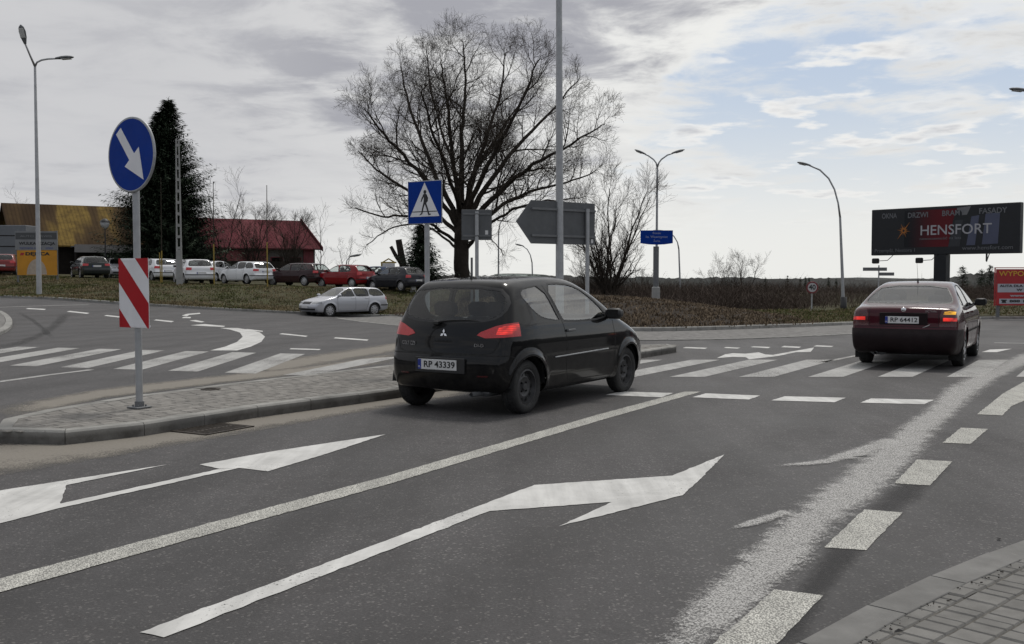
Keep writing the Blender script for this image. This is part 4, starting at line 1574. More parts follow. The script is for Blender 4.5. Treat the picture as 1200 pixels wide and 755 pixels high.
# four body shapes ------------------------------------------------------------
def small_hatch_body(res):
    prof = [(-1.60, .24), (-1.72, .27), (-1.79, .40), (-1.80, .60), (-1.745, .70), (-1.72, .88), (-1.66, 1.04), (-1.50, 1.32), (-1.40, 1.46), (-1.22, 1.49), (-.60, 1.525), (-.10, 1.52), (.22, 1.47), (.62, 1.28), (1.08, 1.02), (1.35, .93), (1.70, .80), (1.92, .66), (2.01, .52), (2.02, .36), (1.95, .24), (1.75, .20), (-1.3, .20)]
    return Body(prof, .845, [.15, .24, .40, .62, .80, .97, 1.02, 1.25, 1.45, 1.6], [.77, .80, .838, .848, .842, .815, .795, .71, .60, .5],
                (-1.0, .85, .17), (1.1, .95, .20), crown=.045, bow=(.16, .22), k=.10, flare=((-1.25, .295, .355), (1.25, .295, .355)), fl=.022, res=res)


def saloon_body(res):
    prof = [(-2.12, .25), (-2.30, .28), (-2.37, .42), (-2.38, .56), (-2.32, .63), (-2.285, .68), (-2.28, .92), (-2.25, 1.00), (-2.10, 1.035), (-1.82, 1.06), (-1.45, 1.20), (-1.00, 1.365), (-.55, 1.425), (-.10, 1.43), (.20, 1.40), (.60, 1.22), (1.08, .985), (1.55, .90), (1.95, .77), (2.10, .64), (2.15, .48), (2.10, .28), (1.9, .20), (-1.9, .22)]
    return Body(prof, .862, [.15, .22, .40, .60, .78, .93, 1.0, 1.2, 1.4, 1.6], [.78, .81, .848, .862, .855, .83, .80, .70, .585, .5],
                (-1.4, 1.0, .10), (1.2, 1.0, .17), crown=.035, bow=(.10, .22), k=.085, flare=((-1.256, .31, .37), (1.256, .31, .37)), fl=.016, res=res)


def estate_body(res):
    prof = [(-2.0, .25), (-2.20, .28), (-2.27, .42), (-2.28, .58), (-2.20, .66), (-2.17, .94), (-2.05, 1.08), (-1.80, 1.32), (-1.68, 1.385), (-1.30, 1.41), (-.50, 1.43), (.00, 1.415), (.25, 1.36), (.62, 1.18), (.98, .98), (1.45, .90), (1.95, .77), (2.14, .64), (2.19, .48), (2.12, .28), (1.9, .20), (-1.8, .22)]
    return Body(prof, .866, [.15, .22, .40, .60, .78, .91, .97, 1.2, 1.4, 1.6], [.78, .81, .852, .866, .858, .835, .80, .70, .585, .5],
                (-1.4, .9, .10), (1.3, .9, .17), crown=.035, bow=(.12, .22), k=.085, flare=((-1.31, .31, .37), (1.31, .31, .37)), fl=.016, res=res)


def hatch_body(res):
    prof = [(-1.75, .25), (-1.88, .28), (-1.94, .42), (-1.94, .60), (-1.87, .67), (-1.84, .92), (-1.70, 1.06), (-1.42, 1.32), (-1.28, 1.385), (-1.0, 1.41), (-.45, 1.43), (.05, 1.41), (.30, 1.35), (.62, 1.18), (.98, .97), (1.40, .90), (1.85, .76), (2.00, .63), (2.05, .48), (2.0, .28), (1.8, .20), (-1.6, .22)]
    return Body(prof, .85, [.15, .22, .40, .60, .78, .91, .97, 1.2, 1.4, 1.6], [.77, .80, .838, .85, .842, .82, .785, .69, .585, .5],
                (-1.1, .9, .13), (1.1, .9, .18), crown=.035, bow=(.13, .2), k=.085, flare=((-1.25, .30, .36), (1.25, .30, .36)), fl=.016, res=res)
# ------------------------------------------------------------------ the cars
def place_car(root, px, py, yaw_cw, forward=0.0, z=None):
    """yaw_cw: heading clockwise from +Y"""
    p = GT(px, py)
    root.location = (p.x, p.y, z if z is not None else p.z)
    root.rotation_euler = (0, 0, R(90) - yaw_cw)


def build_colt():
    root = empty('hatchback_car')
    tag(root, 'black three-door hatchback with red tail lamps waiting at the zebra crossing beside the island', 'car')
    B = small_hatch_body(.023)
    paint = paint_mat('black_car_paint', (0.004, 0.004, 0.0045), .35, .16)
    M['colt_paint'] = paint
    P = []
    for s in (-1.25, 1.25):
        P += both('wheel_arch', 'side', circle(s, .295, .345), M['gap'], hole=True, filt=lambda c: abs(c.y) > .45)
    fw = rounded([(-.60, 1.42), (-.15, 1.425), (.16, 1.375), (.40, 1.24), (.62, 1.08), (.64, 1.0), (-.42, .995), (-.47, 1.05)], 1)
    qw = rounded([(-.69, 1.41), (-1.06, 1.38), (-1.19, 1.33), (-1.17, 1.26), (-1.04, 1.13), (-.90, 1.05), (-.53, 1.005), (-.56, 1.05)], 1)
    tri = [(.70, 1.07), (.70, 1.0), (.95, .985), (.92, 1.01)]
    P += both('side_window', 'side', fw, M['glass_side'], off=-.006)
    P += both('quarter_window', 'side', qw, M['glass_side'], off=-.006)
    P += both('window_seal', 'side', grow(fw, .022), M['black_plastic'], off=.001, lip=.03)
    P += both('window_seal', 'side', grow(qw, .014), M['black_plastic'], off=.001, lip=.03)
    P += both('corner_window', 'side', grow(tri, .02), M['black_plastic'], off=.001)
    rw = rounded([(-.52, 1.385), (.52, 1.385), (.66, 1.25), (.66, 1.12), (.55, 1.055), (.25, 1.03), (-.25, 1.03), (-.55, 1.055), (-.66, 1.12), (-.66, 1.25)], 1)
    back = lambda c: c.x < -1.15
    P.append(Panel('rear_window', 'rear', rw, M['glass_dark'], off=-.004, filt=back))
    P.append(Panel('rear_window_seal', 'rear', grow(rw, .03), M['black_plastic'], off=.0, filt=back, lip=.03))
    ws = rounded([(-.58, 1.44), (.58, 1.44), (.72, 1.05), (.70, 1.02), (-.70, 1.02), (-.72, 1.05)], 1)
    P.append(Panel('windscreen', 'rear', ws, M['glass'], off=-.004, filt=lambda c: c.x > .2))
    P.append(Panel('windscreen_seal', 'rear', grow(ws, .02), M['black_plastic'], off=0, filt=lambda c: c.x > .2, lip=.02))
    tl = [(.42, .875), (.46, .910), (.62, .975), (.78, 1.015), (.90, 1.02), (.90, .875), (.72, .855), (.52, .845)]
    lit = [(.64, .885), (.66, .96), (.78, .995), (.85, .995), (.85, .895)]
    P.append(Panel('brake_light', 'rear', [(-a_, b_) for a_, b_ in lit], M['brake_red'], side='R', off=.007, filt=lambda c: c.x < -1.40, label='brightly lit red brake light'))
    for sd, sg in (('L', 1), ('R', -1)):
        P.append(Panel('tail_lamp', 'rear', [(sg * a_, b_) for a_, b_ in tl], M['tail_red'], side=sd, off=.006, lip=.02, filt=lambda c: c.x < -1.40))
    # bumper, tailgate, door
    P += both('bumper_reflector', 'rear', [(.46, .428), (.58, .428), (.59, .445), (.46, .443)], M['tail_dark'], off=.003, filt=back)
    P.append(Panel('tailgate_gap', 'rear', seam([(-.70, .84), (-.63, .70), (-.55, .672), (.55, .672), (.63, .70), (.70, .84)], .010), M['gap'], filt=back, off=.0008))
    P += both('bumper_gap', 'side', seam([(-1.90, .655), (-1.60, .66), (-1.50, .63), (-1.53, .55)], .008), M['gap'], off=.0008, filt=lambda c: c.x < -1.3)
    P.append(Panel('bumper_gap', 'rear', seam([(-.78, .658), (.78, .658)], .010), M['gap'], off=.0008, filt=back))
    P += both('door_gap', 'side', seam([(-.645, 1.42), (-.49, 1.0), (-.43, .80), (-.44, .42), (-.36, .30), (.70, .28), (.80, .40), (.83, .70), (.80, .97)], .009), M['gap'], off=.0008)
    P.append(Panel('sunroof', 'top', rounded([(-.30, -.36), (.18, -.36), (.18, .36), (-.30, .36)], 2), M['glass_dark'], filt=lambda c: c.z > 1.35, off=.028, lip=.04))
    P.append(Panel('tailgate_handle', 'rear', [(-.13, .79), (.13, .79), (.11, .81), (-.11, .81)], M['gap'], off=.002, filt=back))
    P += both('headlamp', 'side', [(1.62, .80), (1.90, .60), (2.05, .60), (2.05, .72), (1.75, .84)], M['lamp_clear'], off=.002, filt=lambda c: abs(c.y) > .42)
    b, made = cut_body(B, P, paint, root)
    # side rubbing strips follow the doors
    for s in (1, -1):
        mb = MB()
        mb.tube([(x, s * (B.side_y(x, .60 + .015 * (x + .2)) + .004), .60 + .015 * (x + .2)) for x in np.linspace(-.72, .62, 16)], .009, 6)
        mb.build('side_moulding', M['galv'], root, smooth=True)
        handle(root, B, -.33, .885, s, M['galv_dark'])
        mirror(root, .68, s * (B.side_y(.70, 1.0) + .10), 1.05, M['black_plastic'], s)
        for x in (-1.25, 1.25): make_wheel(root, x, s * .715, .295, .175, 'steel', M['steel_rim'])
    wheel_housings(root, B, (-1.25, 1.25), .295, .343)
    # seats, dashboard and parcel shelf seen through the glass
    for y in (.36, -.36): seat(root, -.10, y, .26, M['interior'])
    for y in (.36, -.36): seat(root, -.80, y, .28, M['interior'])
    mb = MB(); mb.box((.98, 0, .88), (.36, 1.30, .16), bev=.05); mb.tube([(.72, .36 + .18 * math.cos(a), .95 + .18 * math.sin(a)) for a in np.linspace(0, 2 * PI, 20)], .014, 6)
    mb.build('dashboard', M['interior'], root, smooth=True, flat_angle=40)
    mb = MB(); mb.box((-1.30, 0, .96), (.42, 1.15, .02)); mb.build('parcel_shelf', M['interior'], root)
    # wiper, emblem, plate, badges, exhaust, aerial, roof spoiler
    mb = MB()
    wp = []
    for y, z in ((.12, 1.005), (.04, 1.022), (-.10, 1.035), (-.30, 1.040), (-.42, 1.030)):
        wp.append((B.end_x(y, z) - .018, y, z))
    mb.tube(wp, [.014, .012, .009, .007, .004], 6); mb.box((B.end_x(.12, 1.0) - .015, .12, 1.0), (.05, .07, .05), bev=.012)
    mb.build('rear_wiper', M['black_plastic'], root)
    ex = B.end_x(0, .885)
    mb = MB()
    for k in range(3):
        a = PI / 2 + 2 * PI * k / 3
        d = .03
        c = (math.cos(a) * d, math.sin(a) * d)
        e1 = (math.cos(a - PI / 6) * d * .98, math.sin(a - PI / 6) * d * .98); e2 = (math.cos(a + PI / 6) * d * .98, math.sin(a + PI / 6) * d * .98)
        quad = [(0, 0), (e1[0], e1[1]), (2 * c[0] * .866, 2 * c[1] * .866), (e2[0], e2[1])]
        mb.prism(quad, -.004, .004)
    mb.build('emblem', M['chrome'], root, loc=(ex - .006, 0, .885), rot=(R(-6), 0, -PI / 2))
    plate(root, B.end_x(0, .545) - .008, .03, .545, 'RP 43339')
    mb = MB(); mb.box((B.end_x(0, .54) + .002, 0, .54), (.02, .66, .17), bev=.006); mb.build('plate_recess', M['black_plastic'], root)
    tail_text(root, 'COLT CZ3', .06, M['chrome'], B.end_x(.50, .765) - .012, .50, .765, .21, -PI / 2 - R(9))
    tail_text(root, 'DI-D', .05, M['chrome'], B.end_x(-.46, .765) - .012, -.46, .765, .11, -PI / 2 + R(9))
    mb = MB(); mb.lathe([(.026, -.10), (.026, .10), (.021, .10), (.021, -.06), (.001, -.06)][::-1], 16, axis='x', c=(-1.70, -.42, .235)); mb.box((-1.45, -.42, .26), (.34, .22, .12), bev=.04)
    mb.build('exhaust', M['galv_dark'], root)
    aerial(root, -1.18, 1.50, .17, .10, M['black_plastic'])
    mb = MB(); mb.box((-1.30, .15, .24), (.05, .5, .05)); mb.box((-.2, 0, .215), (2.2, .9, .04)); mb.build('underbody', M['gap'], root)
    # the lit lamp bulbs behind the red glass
    return root


def saloon_panels(ds, rear_lamp, amber=None):
    """windows and seams of a four-door with ds = dict of outlines"""
    P = []
    return P


def build_saloon():
    root = empty('liftback_car')
    tag(root, 'dark maroon saloon on the zebra crossing with its amber indicator lit', 'car')
    B = saloon_body(.025)
    paint = paint_mat('maroon_car_paint', (0.050, 0.004, 0.010), .3, .2)
    P = []
    for s in (-1.256, 1.256):
        P += both('wheel_arch', 'side', circle(s, .31, .36), M['gap'], hole=True, filt=lambda c: abs(c.y) > .45)
    f = rounded([(-.05, 1.345), (.12, 1.345), (.45, 1.21), (.80, 1.03), (.80, .995), (-.10, .985), (-.12, 1.02)], 1)
    r = rounded([(-.14, 1.35), (-.60, 1.345), (-.85, 1.30), (-.98, 1.16), (-1.0, 1.02), (-.95, .99), (-.22, .985), (-.22, 1.02)], 1)
    q = rounded([(-.93, 1.275), (-1.10, 1.21), (-1.34, 1.09), (-1.36, 1.05), (-1.08, 1.02), (-1.07, 1.05)], 1)
    for nm, pl in (('front_window', f), ('rear_side_window', r), ('quarter_window', q)):
        P += both(nm, 'side', pl, M['glass_side'], off=-.006)
        P += both('window_seal', 'side', grow(pl, .018), M['black_plastic'], off=.001, lip=.03)
    back = lambda c: c.x < -.75
    rw = rounded([(-.50, 1.345), (.50, 1.345), (.63, 1.18), (.68, 1.09), (.62, 1.07), (-.62, 1.07), (-.68, 1.09), (-.63, 1.18)], 1)
    P.append(Panel('rear_window', 'rear', rw, M['glass'], off=-.004, filt=lambda c: -1.95 < c.x < -.75))
    P.append(Panel('rear_window_seal', 'rear', grow(rw, .02), M['black_plastic'], off=0, filt=lambda c: -1.95 < c.x < -.75, lip=.03))
    ws = rounded([(-.56, 1.36), (.56, 1.36), (.68, 1.03), (.66, 1.0), (-.66, 1.0), (-.68, 1.03)], 1)
    P.append(Panel('windscreen', 'rear', ws, M['glass'], off=-.004, filt=lambda c: c.x > .2))
    P.append(Panel('windscreen_seal', 'rear', grow(ws, .02), M['black_plastic'], off=0, filt=lambda c: c.x > .2, lip=.02))
    low = lambda c: c.x < -2.02
    for sd, sg in (('L', 1), ('R', -1)):
        mk_ = lambda L: [(sg * a_, b_) for a_, b_ in L]
        P.append(Panel('brake_light', 'rear', mk_([(.60, .79), (.60, .845), (.80, .845), (.80, .79)]), M['brake_red'], side=sd, off=.006, filt=low))
        P.append(Panel('indicator', 'rear', mk_([(.60, .895), (.62, .94), (.70, .952), (.78, .94), (.78, .895)]), M['amber_lit'] if sd == 'R' else M['tail_dark'], side=sd, off=.006, filt=low,
                       label='lit amber indicator' if sd == 'R' else None))
        P.append(Panel('tail_lamp', 'rear', mk_([(.545, .70), (.56, .90), (.58, .965), (.70, .985), (.89, .965), (.89, .70)]), M['tail_dark'], side=sd, off=.005, lip=.02, filt=low))
    P.append(Panel('boot_gap', 'rear', seam([(-.535, 1.0), (-.535, .69), (.535, .69), (.535, 1.0)], .009), M['gap'], off=.0008, filt=low))
    P.append(Panel('rear_bumper', 'side', [(-2.6, .15), (-1.66, .15), (-1.66, .30), (-1.62, .40), (-1.70, .56), (-1.76, .648), (-2.6, .648)], M['bumper_maroon'], off=.012, lip=.03, filt=lambda c: c.x < -1.6))
    P.append(Panel('front_bumper', 'side', [(2.4, .15), (1.62, .15), (1.64, .40), (1.72, .58), (2.4, .60)], M['bumper_maroon'], off=.008, lip=.03))
    P += both('door_gap', 'side', seam([(-.15, 1.36), (-.17, .98), (-.16, .36), (-.10, .28), (.80, .28), (.88, .40), (.92, .95)], .009), M['gap'], off=.0008)
    P += both('door_gap', 'side', seam([(-.92, 1.02), (-.90, .70), (-.86, .56), (-.80, .40), (-.70, .28), (-.12, .28)], .009), M['gap'], off=.0008)
    P += both('side_moulding', 'side', [(-.86, .565), (.98, .555), (.98, .59), (-.86, .60)], M['bumper_maroon'], off=.010, lip=.012)
    P += both('headlamp', 'side', [(1.80, .80), (1.86, .62), (2.2, .62), (2.2, .78)], M['lamp_clear'], off=.002, filt=lambda c: abs(c.y) > .40)
    cut_body(B, P, paint, root)
    for s in (1, -1):
        handle(root, B, -.02, .885, s, paint); handle(root, B, -.82, .89, s, paint)
        mirror(root, .82, s * (B.side_y(.85, 1.0) + .12), 1.04, M['black_plastic'], s)
        for x in (-1.256, 1.256): make_wheel(root, x, s * .745, .31, .195, 'cap', M['alloy'])
    wheel_housings(root, B, (-1.256, 1.256), .31, .358)
    for y in (.37, -.37): seat(root, .10, y, .32, M['interior'])
    mb = MB(); mb.box((-.80, 0, .52), (.5, 1.2, .18), bev=.05); mb.box((-1.03, 0, .80), (.16, 1.22, .56), bev=.05)
    for y in (.36, -.36): mb.box((-1.10, y, 1.12), (.09, .24, .15), bev=.03)
    mb.build('rear_bench', M['interior'], root, smooth=True, flat_angle=50)
    mb = MB(); mb.box((.98, 0, .86), (.36, 1.32, .16), bev=.05); mb.build('dashboard', M['interior'], root)
    mb = MB(); mb.box((-1.5, 0, .98), (.62, 1.15, .02)); mb.build('parcel_shelf', M['interior'], root)
    plate(root, B.end_x(0, .80) - .008, .02, .80, 'RP 64412')
    mb = MB(); mb.box((B.end_x(0, .82) + .004, 0, .82), (.02, .74, .20), bev=.006); mb.build('plate_recess', M['bumper_maroon'], root)
    mb = MB(); mb.lathe([(.001, -.006), (.030, -.006), (.036, -.003), (.040, 0.0), (.040, .006)], 24, axis='x'); 
    mb.build('emblem', M['chrome'], root, smooth=True, loc=(B.end_x(0, .965) - .004, 0, .965))
    tail_text(root, 'OCTAVIA', .05, M['chrome'], B.end_x(-.42, .945) - .012, -.42, .945, .17)
    # scratch where bare primer shows through
    mb = MB(); mb.tube([(B.end_x(-.30, .68) - .004, -.30, .68), (B.end_x(-.38, .715) - .004, -.38, .715), (B.end_x(-.41, .735) - .004, -.41, .735)], [.002, .006, .002], 5); mb.build('paint_scratch', M['plate_white'], root)
    aerial(root, -.62, 1.425, .34, .17, M['black_plastic'])
    mb = MB(); mb.lathe([(.024, -.08), (.024, .10), (.001, .10)], 12, axis='x', c=(-2.26, .42, .25)); mb.box((-2.0, .40, .28), (.42, .26, .14), bev=.05); mb.build('exhaust', M['galv_dark'], root)
    mb = MB(); mb.box((-.2, 0, .22), (2.6, .9, .05))
    for s in (1, -1): mb.box((-1.70, s * .745, .24), (.015, .22, .24))
    mb.build('underbody', M['gap'], root)
    return root


def four_light_car(B, root, paint, axles, r, hatch, detail=True, windows=None, lamps=True, plate_txt=None, white_plate=True, seats=True, kind='cap', nd=4):
    """parked and passing estates and hatchbacks"""
    P = []
    for s in axles:
        P += both('wheel_arch', 'side', circle(s, r, r + .05, 20), M['gap'], hole=True, filt=lambda c: abs(c.y) > .45)
    for nm, pl in windows['side']:
        pl = rounded(pl, 1)
        P += both(nm, 'side', pl, M['glass'] if nm == 'front_window' else M['glass_dark'], off=-.006)
        P += both('window_seal', 'side', grow(pl, .018), M['black_plastic'], off=.001, lip=.02)
    xb = windows['back']
    rw = rounded(windows['rear'], 1)
    P.append(Panel('rear_window', 'rear', rw, M['glass_dark'], off=-.004, filt=lambda c: c.x < xb))
    P.append(Panel('rear_window_seal', 'rear', grow(rw, .02), M['black_plastic'], off=0, filt=lambda c: c.x < xb, lip=.02))
    ws = rounded([(-.55, 1.35), (.55, 1.35), (.68, 1.03), (.66, 1.0), (-.66, 1.0), (-.68, 1.03)], 1)
    P.append(Panel('windscreen', 'rear', ws, M['glass'], off=-.004, filt=lambda c: c.x > .2))
    P.append(Panel('windscreen_seal', 'rear', grow(ws, .02), M['black_plastic'], off=0, filt=lambda c: c.x > .2, lip=.02))
    xe = min(p[0] for p in windows['prof_rear'])
    P += both('tail_lamp', 'rear', windows['lamp'], M['tail_red'], off=.004, lip=.015, filt=lambda c: c.x < xe + .28)
    xf = B.x1 - .15
    P += both('headlamp', 'rear', [(.42, .74), (.44, .64), (.86, .64), (.86, .735), (.60, .755)], M['lamp_clear'], off=.004, lip=.01, filt=lambda c: c.x > xf - .42)
    P.append(Panel('grille', 'rear', [(-.36, .74), (-.34, .62), (.34, .62), (.36, .74)], M['black_plastic'], off=.002, filt=lambda c: c.x > xf - .42))
    P.append(Panel('lower_grille', 'rear', [(-.70, .42), (-.66, .33), (.66, .33), (.70, .42)], M['black_plastic'], off=.002, filt=lambda c: c.x > xf - .42))
    P.append(Panel('bumper_strip', 'side', [(B.x0, .50), (axles[0] - r - .04, .50), (axles[0] - r - .04, .55), (B.x0, .55)], M['black_plastic'], off=.008, lip=.01, filt=lambda c: c.x < axles[0] - .2))
    for g in windows['gaps']:
        P += both('door_gap', 'side', seam(g, .012), M['gap'], off=.0008)
    b, made = cut_body(B, P, paint, root)
    for s in (1, -1):
        for hx in windows['handles']: handle(root, B, hx, .88, s, paint)
        mirror(root, .80, s * (B.side_y(.80, 1.0) + .12), 1.03, paint, s)
        for x in axles: make_wheel(root, x, s * (B.W0 - .12), r, .19, kind, M['alloy'])
    wheel_housings(root, B, axles, r, r + .048)
    mb = MB()
    for y in (.36, -.36):
        mb.box((-.05, y, .78), (.16, .46, .62), bev=.05); mb.box((-.09, y, 1.15), (.1, .26, .17), bev=.03)
        mb.box((-.90, y, .80), (.16, .50, .56), bev=.05)
    mb.build('seat_row', M['interior'], root)
    ze = windows['plate_z']
    plate(root, B.end_x(0, ze) - .008, 0, ze, plate_txt or '', text=bool(plate_txt))
    zf = .50
    p = MB(); p.box((0, 0, 0), (.52, .012, .11)); p.build('front_plate', M['plate_white'], root, loc=(B.end_x(0, zf, True) + .006, 0, zf), rot=(0, 0, PI / 2))
    mb = MB(); mb.box((-.2, 0, .22), (2.4, .9, .05)); mb.build('underbody', M['gap'], root)
    return root


EST = dict(
    side=[('front_window', [(-.02, 1.35), (.12, 1.34), (.42, 1.21), (.74, 1.03), (.74, .99), (-.12, .975), (-.13, 1.02)]),
          ('rear_side_window', [(-.12, 1.355), (-.80, 1.35), (-.98, 1.33), (-.98, 1.02), (-.95, .98), (-.24, .975), (-.24, 1.02)]),
          ('quarter_window', [(-1.07, 1.33), (-1.60, 1.31), (-1.80, 1.18), (-1.90, 1.05), (-1.86, 1.0), (-1.07, .985)])],
    back=-1.4, rear=[(-.50, 1.335), (.50, 1.335), (.60, 1.18), (.64, 1.02), (.58, 1.0), (-.58, 1.0), (-.64, 1.02), (-.60, 1.18)],
    lamp=[(.48, .93), (.50, .80), (.90, .80), (.90, .95)], prof_rear=[(-2.28, 0)], plate_z=.78,
    gaps=[[(-.16, 1.36), (-.18, .97), (-.17, .36), (-.10, .28), (.78, .28), (.86, .40), (.88, .95)], [(-1.02, 1.34), (-1.0, .98), (-.92, .60), (-.80, .30), (-.14, .28)]], handles=(-.02, -.84))
HAT = dict(
    side=[('front_window', [(-.02, 1.35), (.14, 1.34), (.44, 1.20), (.76, 1.02), (.76, .98), (-.12, .97), (-.13, 1.02)]),
          ('rear_side_window', [(-.12, 1.355), (-.70, 1.35), (-.95, 1.28), (-1.10, 1.10), (-1.08, 1.0), (-.24, .97), (-.24, 1.02)])],
    back=-1.05, rear=[(-.50, 1.335), (.50, 1.335), (.60, 1.18), (.64, 1.04), (.58, 1.02), (-.58, 1.02), (-.64, 1.04), (-.60, 1.18)],
    lamp=[(.50, .93), (.52, .78), (.90, .78), (.90, .95)], prof_rear=[(-1.94, 0)], plate_z=.62,
    gaps=[[(-.16, 1.36), (-.18, .97), (-.17, .36), (-.10, .28), (.78, .28), (.86, .40), (.88, .95)], [(-1.02, 1.0), (-.96, .70), (-.84, .32), (-.14, .28)]], handles=(-.02, -.80))

M['indic'] = M['amber_lit']
M['bumper_maroon'] = mat('dusty_dark_bumper', (0.010, 0.005, 0.006), 0.6, 0, 0.3, 6, spec=.2)

colt = build_colt()
# rear right tyre stands at (619, 485), front right at (729, 459)
pr, pf = GT(617, 484), GT(729, 459.5)
YAWC = math.atan2(pf.x - pr.x, pf.y - pr.y)
mid = (pr + pf) / 2
rgt = Vector((math.cos(YAWC), -math.sin(YAWC), 0))
ctr = mid - rgt * .76
colt.location = (ctr.x, ctr.y, 0.0)
colt.rotation_euler = (0, 0, R(90) - YAWC)
print('COLT', ctr, math.degrees(YAWC), (pf - pr).length)

octa = build_saloon()
pr, pf = GT(1127, 429), GT(1153, 419.6)
YAWO = math.atan2(pf.x - pr.x, pf.y - pr.y)
print('OCT', math.degrees(YAWO), (pf - pr).length)
YAWO = R(29)
rgt = Vector((math.cos(YAWO), -math.sin(YAWO), 0)); fwd = Vector((math.sin(YAWO), math.cos(YAWO), 0))
ctr = pr + fwd * 1.256 - rgt * .80
octa.location = (ctr.x, ctr.y, tz(ctr.x, ctr.y))
octa.rotation_euler = (0, 0, R(90) - YAWO)
# ------------------------------------------------------------------ signs and street furniture
def clip_half(poly, a, b, c):
    """keep a x + b y <= c"""
    out = []
    for i in range(len(poly)):
        p, q = poly[i], poly[(i + 1) % len(poly)]
        fp, fq = a * p[0] + b * p[1] - c, a * q[0] + b * q[1] - c
        if fp <= 0: out.append(p)
        if (fp < 0) != (fq < 0) and abs(fp - fq) > 1e-12:
            t = fp / (fp - fq); out.append((p[0] + (q[0] - p[0]) * t, p[1] + (q[1] - p[1]) * t))
    return out


def disc(r, n=48):
    return [(r * math.cos(2 * PI * i / n), r * math.sin(2 * PI * i / n)) for i in range(n)]


def solid_prism(name, poly, y0, y1, m, parent, loc=(0, 0, 0)):
    mb = MB(); mb.prism(poly, y0, y1)
    return mb.build(name, m, parent, loc=loc)


def simple_post(root, h, r, m=None, base=True, name='post'):
    mb = MB(); mb.tube([(0, 0, -.02), (0, 0, h)], r, 14)
    o = mb.build(name, m or M['galv'], root, smooth=True, flat_angle=40)
    if base:
        b = MB(); b.box((0, 0, .008), (r * 5, r * 5, .016), bev=.003); b.tube([(0, 0, .01), (0, 0, .07)], r * 1.35, 12)
        for a in range(4): b.tube([(r * 1.8 * math.cos(a * PI / 2 + .78), r * 1.8 * math.sin(a * PI / 2 + .78), .01), (r * 1.8 * math.cos(a * PI / 2 + .78), r * 1.8 * math.sin(a * PI / 2 + .78), .035)], .009, 6)
        b.build('base_plate', M['galv_dark'], root)
    return o


# keep-right sign with its striped marker board
p = G(163.5, 478, zi)
root = empty('keep_right_sign', (p.x, p.y, tz(p.x, p.y) + zi), -ROAD - R(5))
tag(root, 'round blue keep right sign above a red and white striped board on a grey post', 'road sign')
k = p.y / 1200.0
simple_post(root, at(163, 150, p.y).z - zi, .036)
zc_ = at(158, 182, p.y).z - zi; rd = 43.0 * k * 1.0
fr = MB(); fr.lathe([(.001, -.052), (rd - .012, -.052), (rd, -.056), (rd + .004, -.05), (rd + .004, -.034), (rd - .01, -.034), (.001, -.034)], 56)
pan = fr.build('sign_panel', [M['sign_back']], root, smooth=True, flat_angle=30, loc=(0, 0, zc_))
solid_prism('blue_face', disc(rd - .006, 56), -.0555, -.0525, M['sign_blue'], pan)
rim_ = MB(); rim_.lathe([(rd - .014, -.0558), (rd - .002, -.0566), (rd + .006, -.053), (rd + .006, -.034)], 56); rim_.build('rim', M['galv'], pan, smooth=True)
# arrow, pointing down to the right
u_ = Vector((math.cos(R(-52)), math.sin(R(-52)))); v_ = Vector((-u_.y, u_.x))
arrow = [(-.33, .052), (.03, .052), (.03, .155), (.345, 0), (.03, -.155), (.03, -.052), (-.33, -.052)]
sc_a = rd / .39
solid_prism('arrow_symbol', [tuple((u_ * a + v_ * b) * sc_a) for a, b in arrow], -.0585, -.0560, M['sign_white'], pan)
bw, bh = .50, 81 * k
zb = at(158, 343.5, p.y).z - zi
bo = MB(); bo.box((0, -.045, 0), (bw, .006, bh), bev=.002); bo.box((0, -.040, bh / 2 - .02), (bw, .02, .02)); bo.box((0, -.040, -bh / 2 + .02), (bw, .02, .02))
board = bo.build('marker_board', M['sign_white'], root, loc=(0, 0, zb))
rect = [(0, 0), (bw, 0), (bw, bh), (0, bh)]           # x from the left, d from the top
for lo, hi in ((-9, -.285), (-.03, .25), (.53, 9)):
    q = clip_half(clip_half(rect, -1, 1, hi), 1, -1, -lo)
    if len(q) > 2: solid_prism('red_stripe', [(x - bw / 2, bh / 2 - d) for x, d in q], -.0505, -.0485, M['sign_red'], board)
cl = MB()
for zz in (zc_ + .2, zc_ - .2, zb + .22, zb - .22): cl.tube([(0, 0, zz - .02), (0, 0, zz + .02)], .042, 12)
cl.box((0, -.03, zc_ + .2), (.3, .012, .03)); cl.box((0, -.03, zc_ - .2), (.3, .012, .03))
cl.build('clamps', M['galv_dark'], root)

# pedestrian crossing sign
Y0 = 14.9
p = at(501, 435, Y0); zb0 = tz(p.x, Y0) + zi
root = empty('pedestrian_crossing_sign', (p.x, Y0, zb0), -ROAD * 1.12)
tag(root, 'square blue sign with a white triangle and a walking figure on a grey post', 'road sign')
simple_post(root, at(501, 216, Y0).z - zb0, .038)
s_ = 50 * Y0 / 1200
zc_ = at(501, 237.5, Y0).z - zb0
mb = MB(); mb.box((0, -.045, 0), (s_, .012, s_ * 1.0), bev=.003)
pan = mb.build('sign_panel', M['galv'], root, loc=(0, 0, zc_))
solid_prism('blue_face', [(-s_ * .485, -s_ * .485), (s_ * .485, -s_ * .485), (s_ * .485, s_ * .485), (-s_ * .485, s_ * .485)], -.0535, -.0512, M['sign_blue'], pan)
tri = solid_prism('white_triangle', [(-s_ * .43, -s_ * .33), (s_ * .43, -s_ * .33), (0, s_ * .46)], -.0555, -.0530, M['sign_white'], pan)
mb = MB()
k = s_
mb.prism([(k * (.012 + .042 * math.cos(a)), k * (.24 + .045 * math.sin(a))) for a in np.linspace(0, 2 * PI, 16)[:-1]], -.0575, -.055)
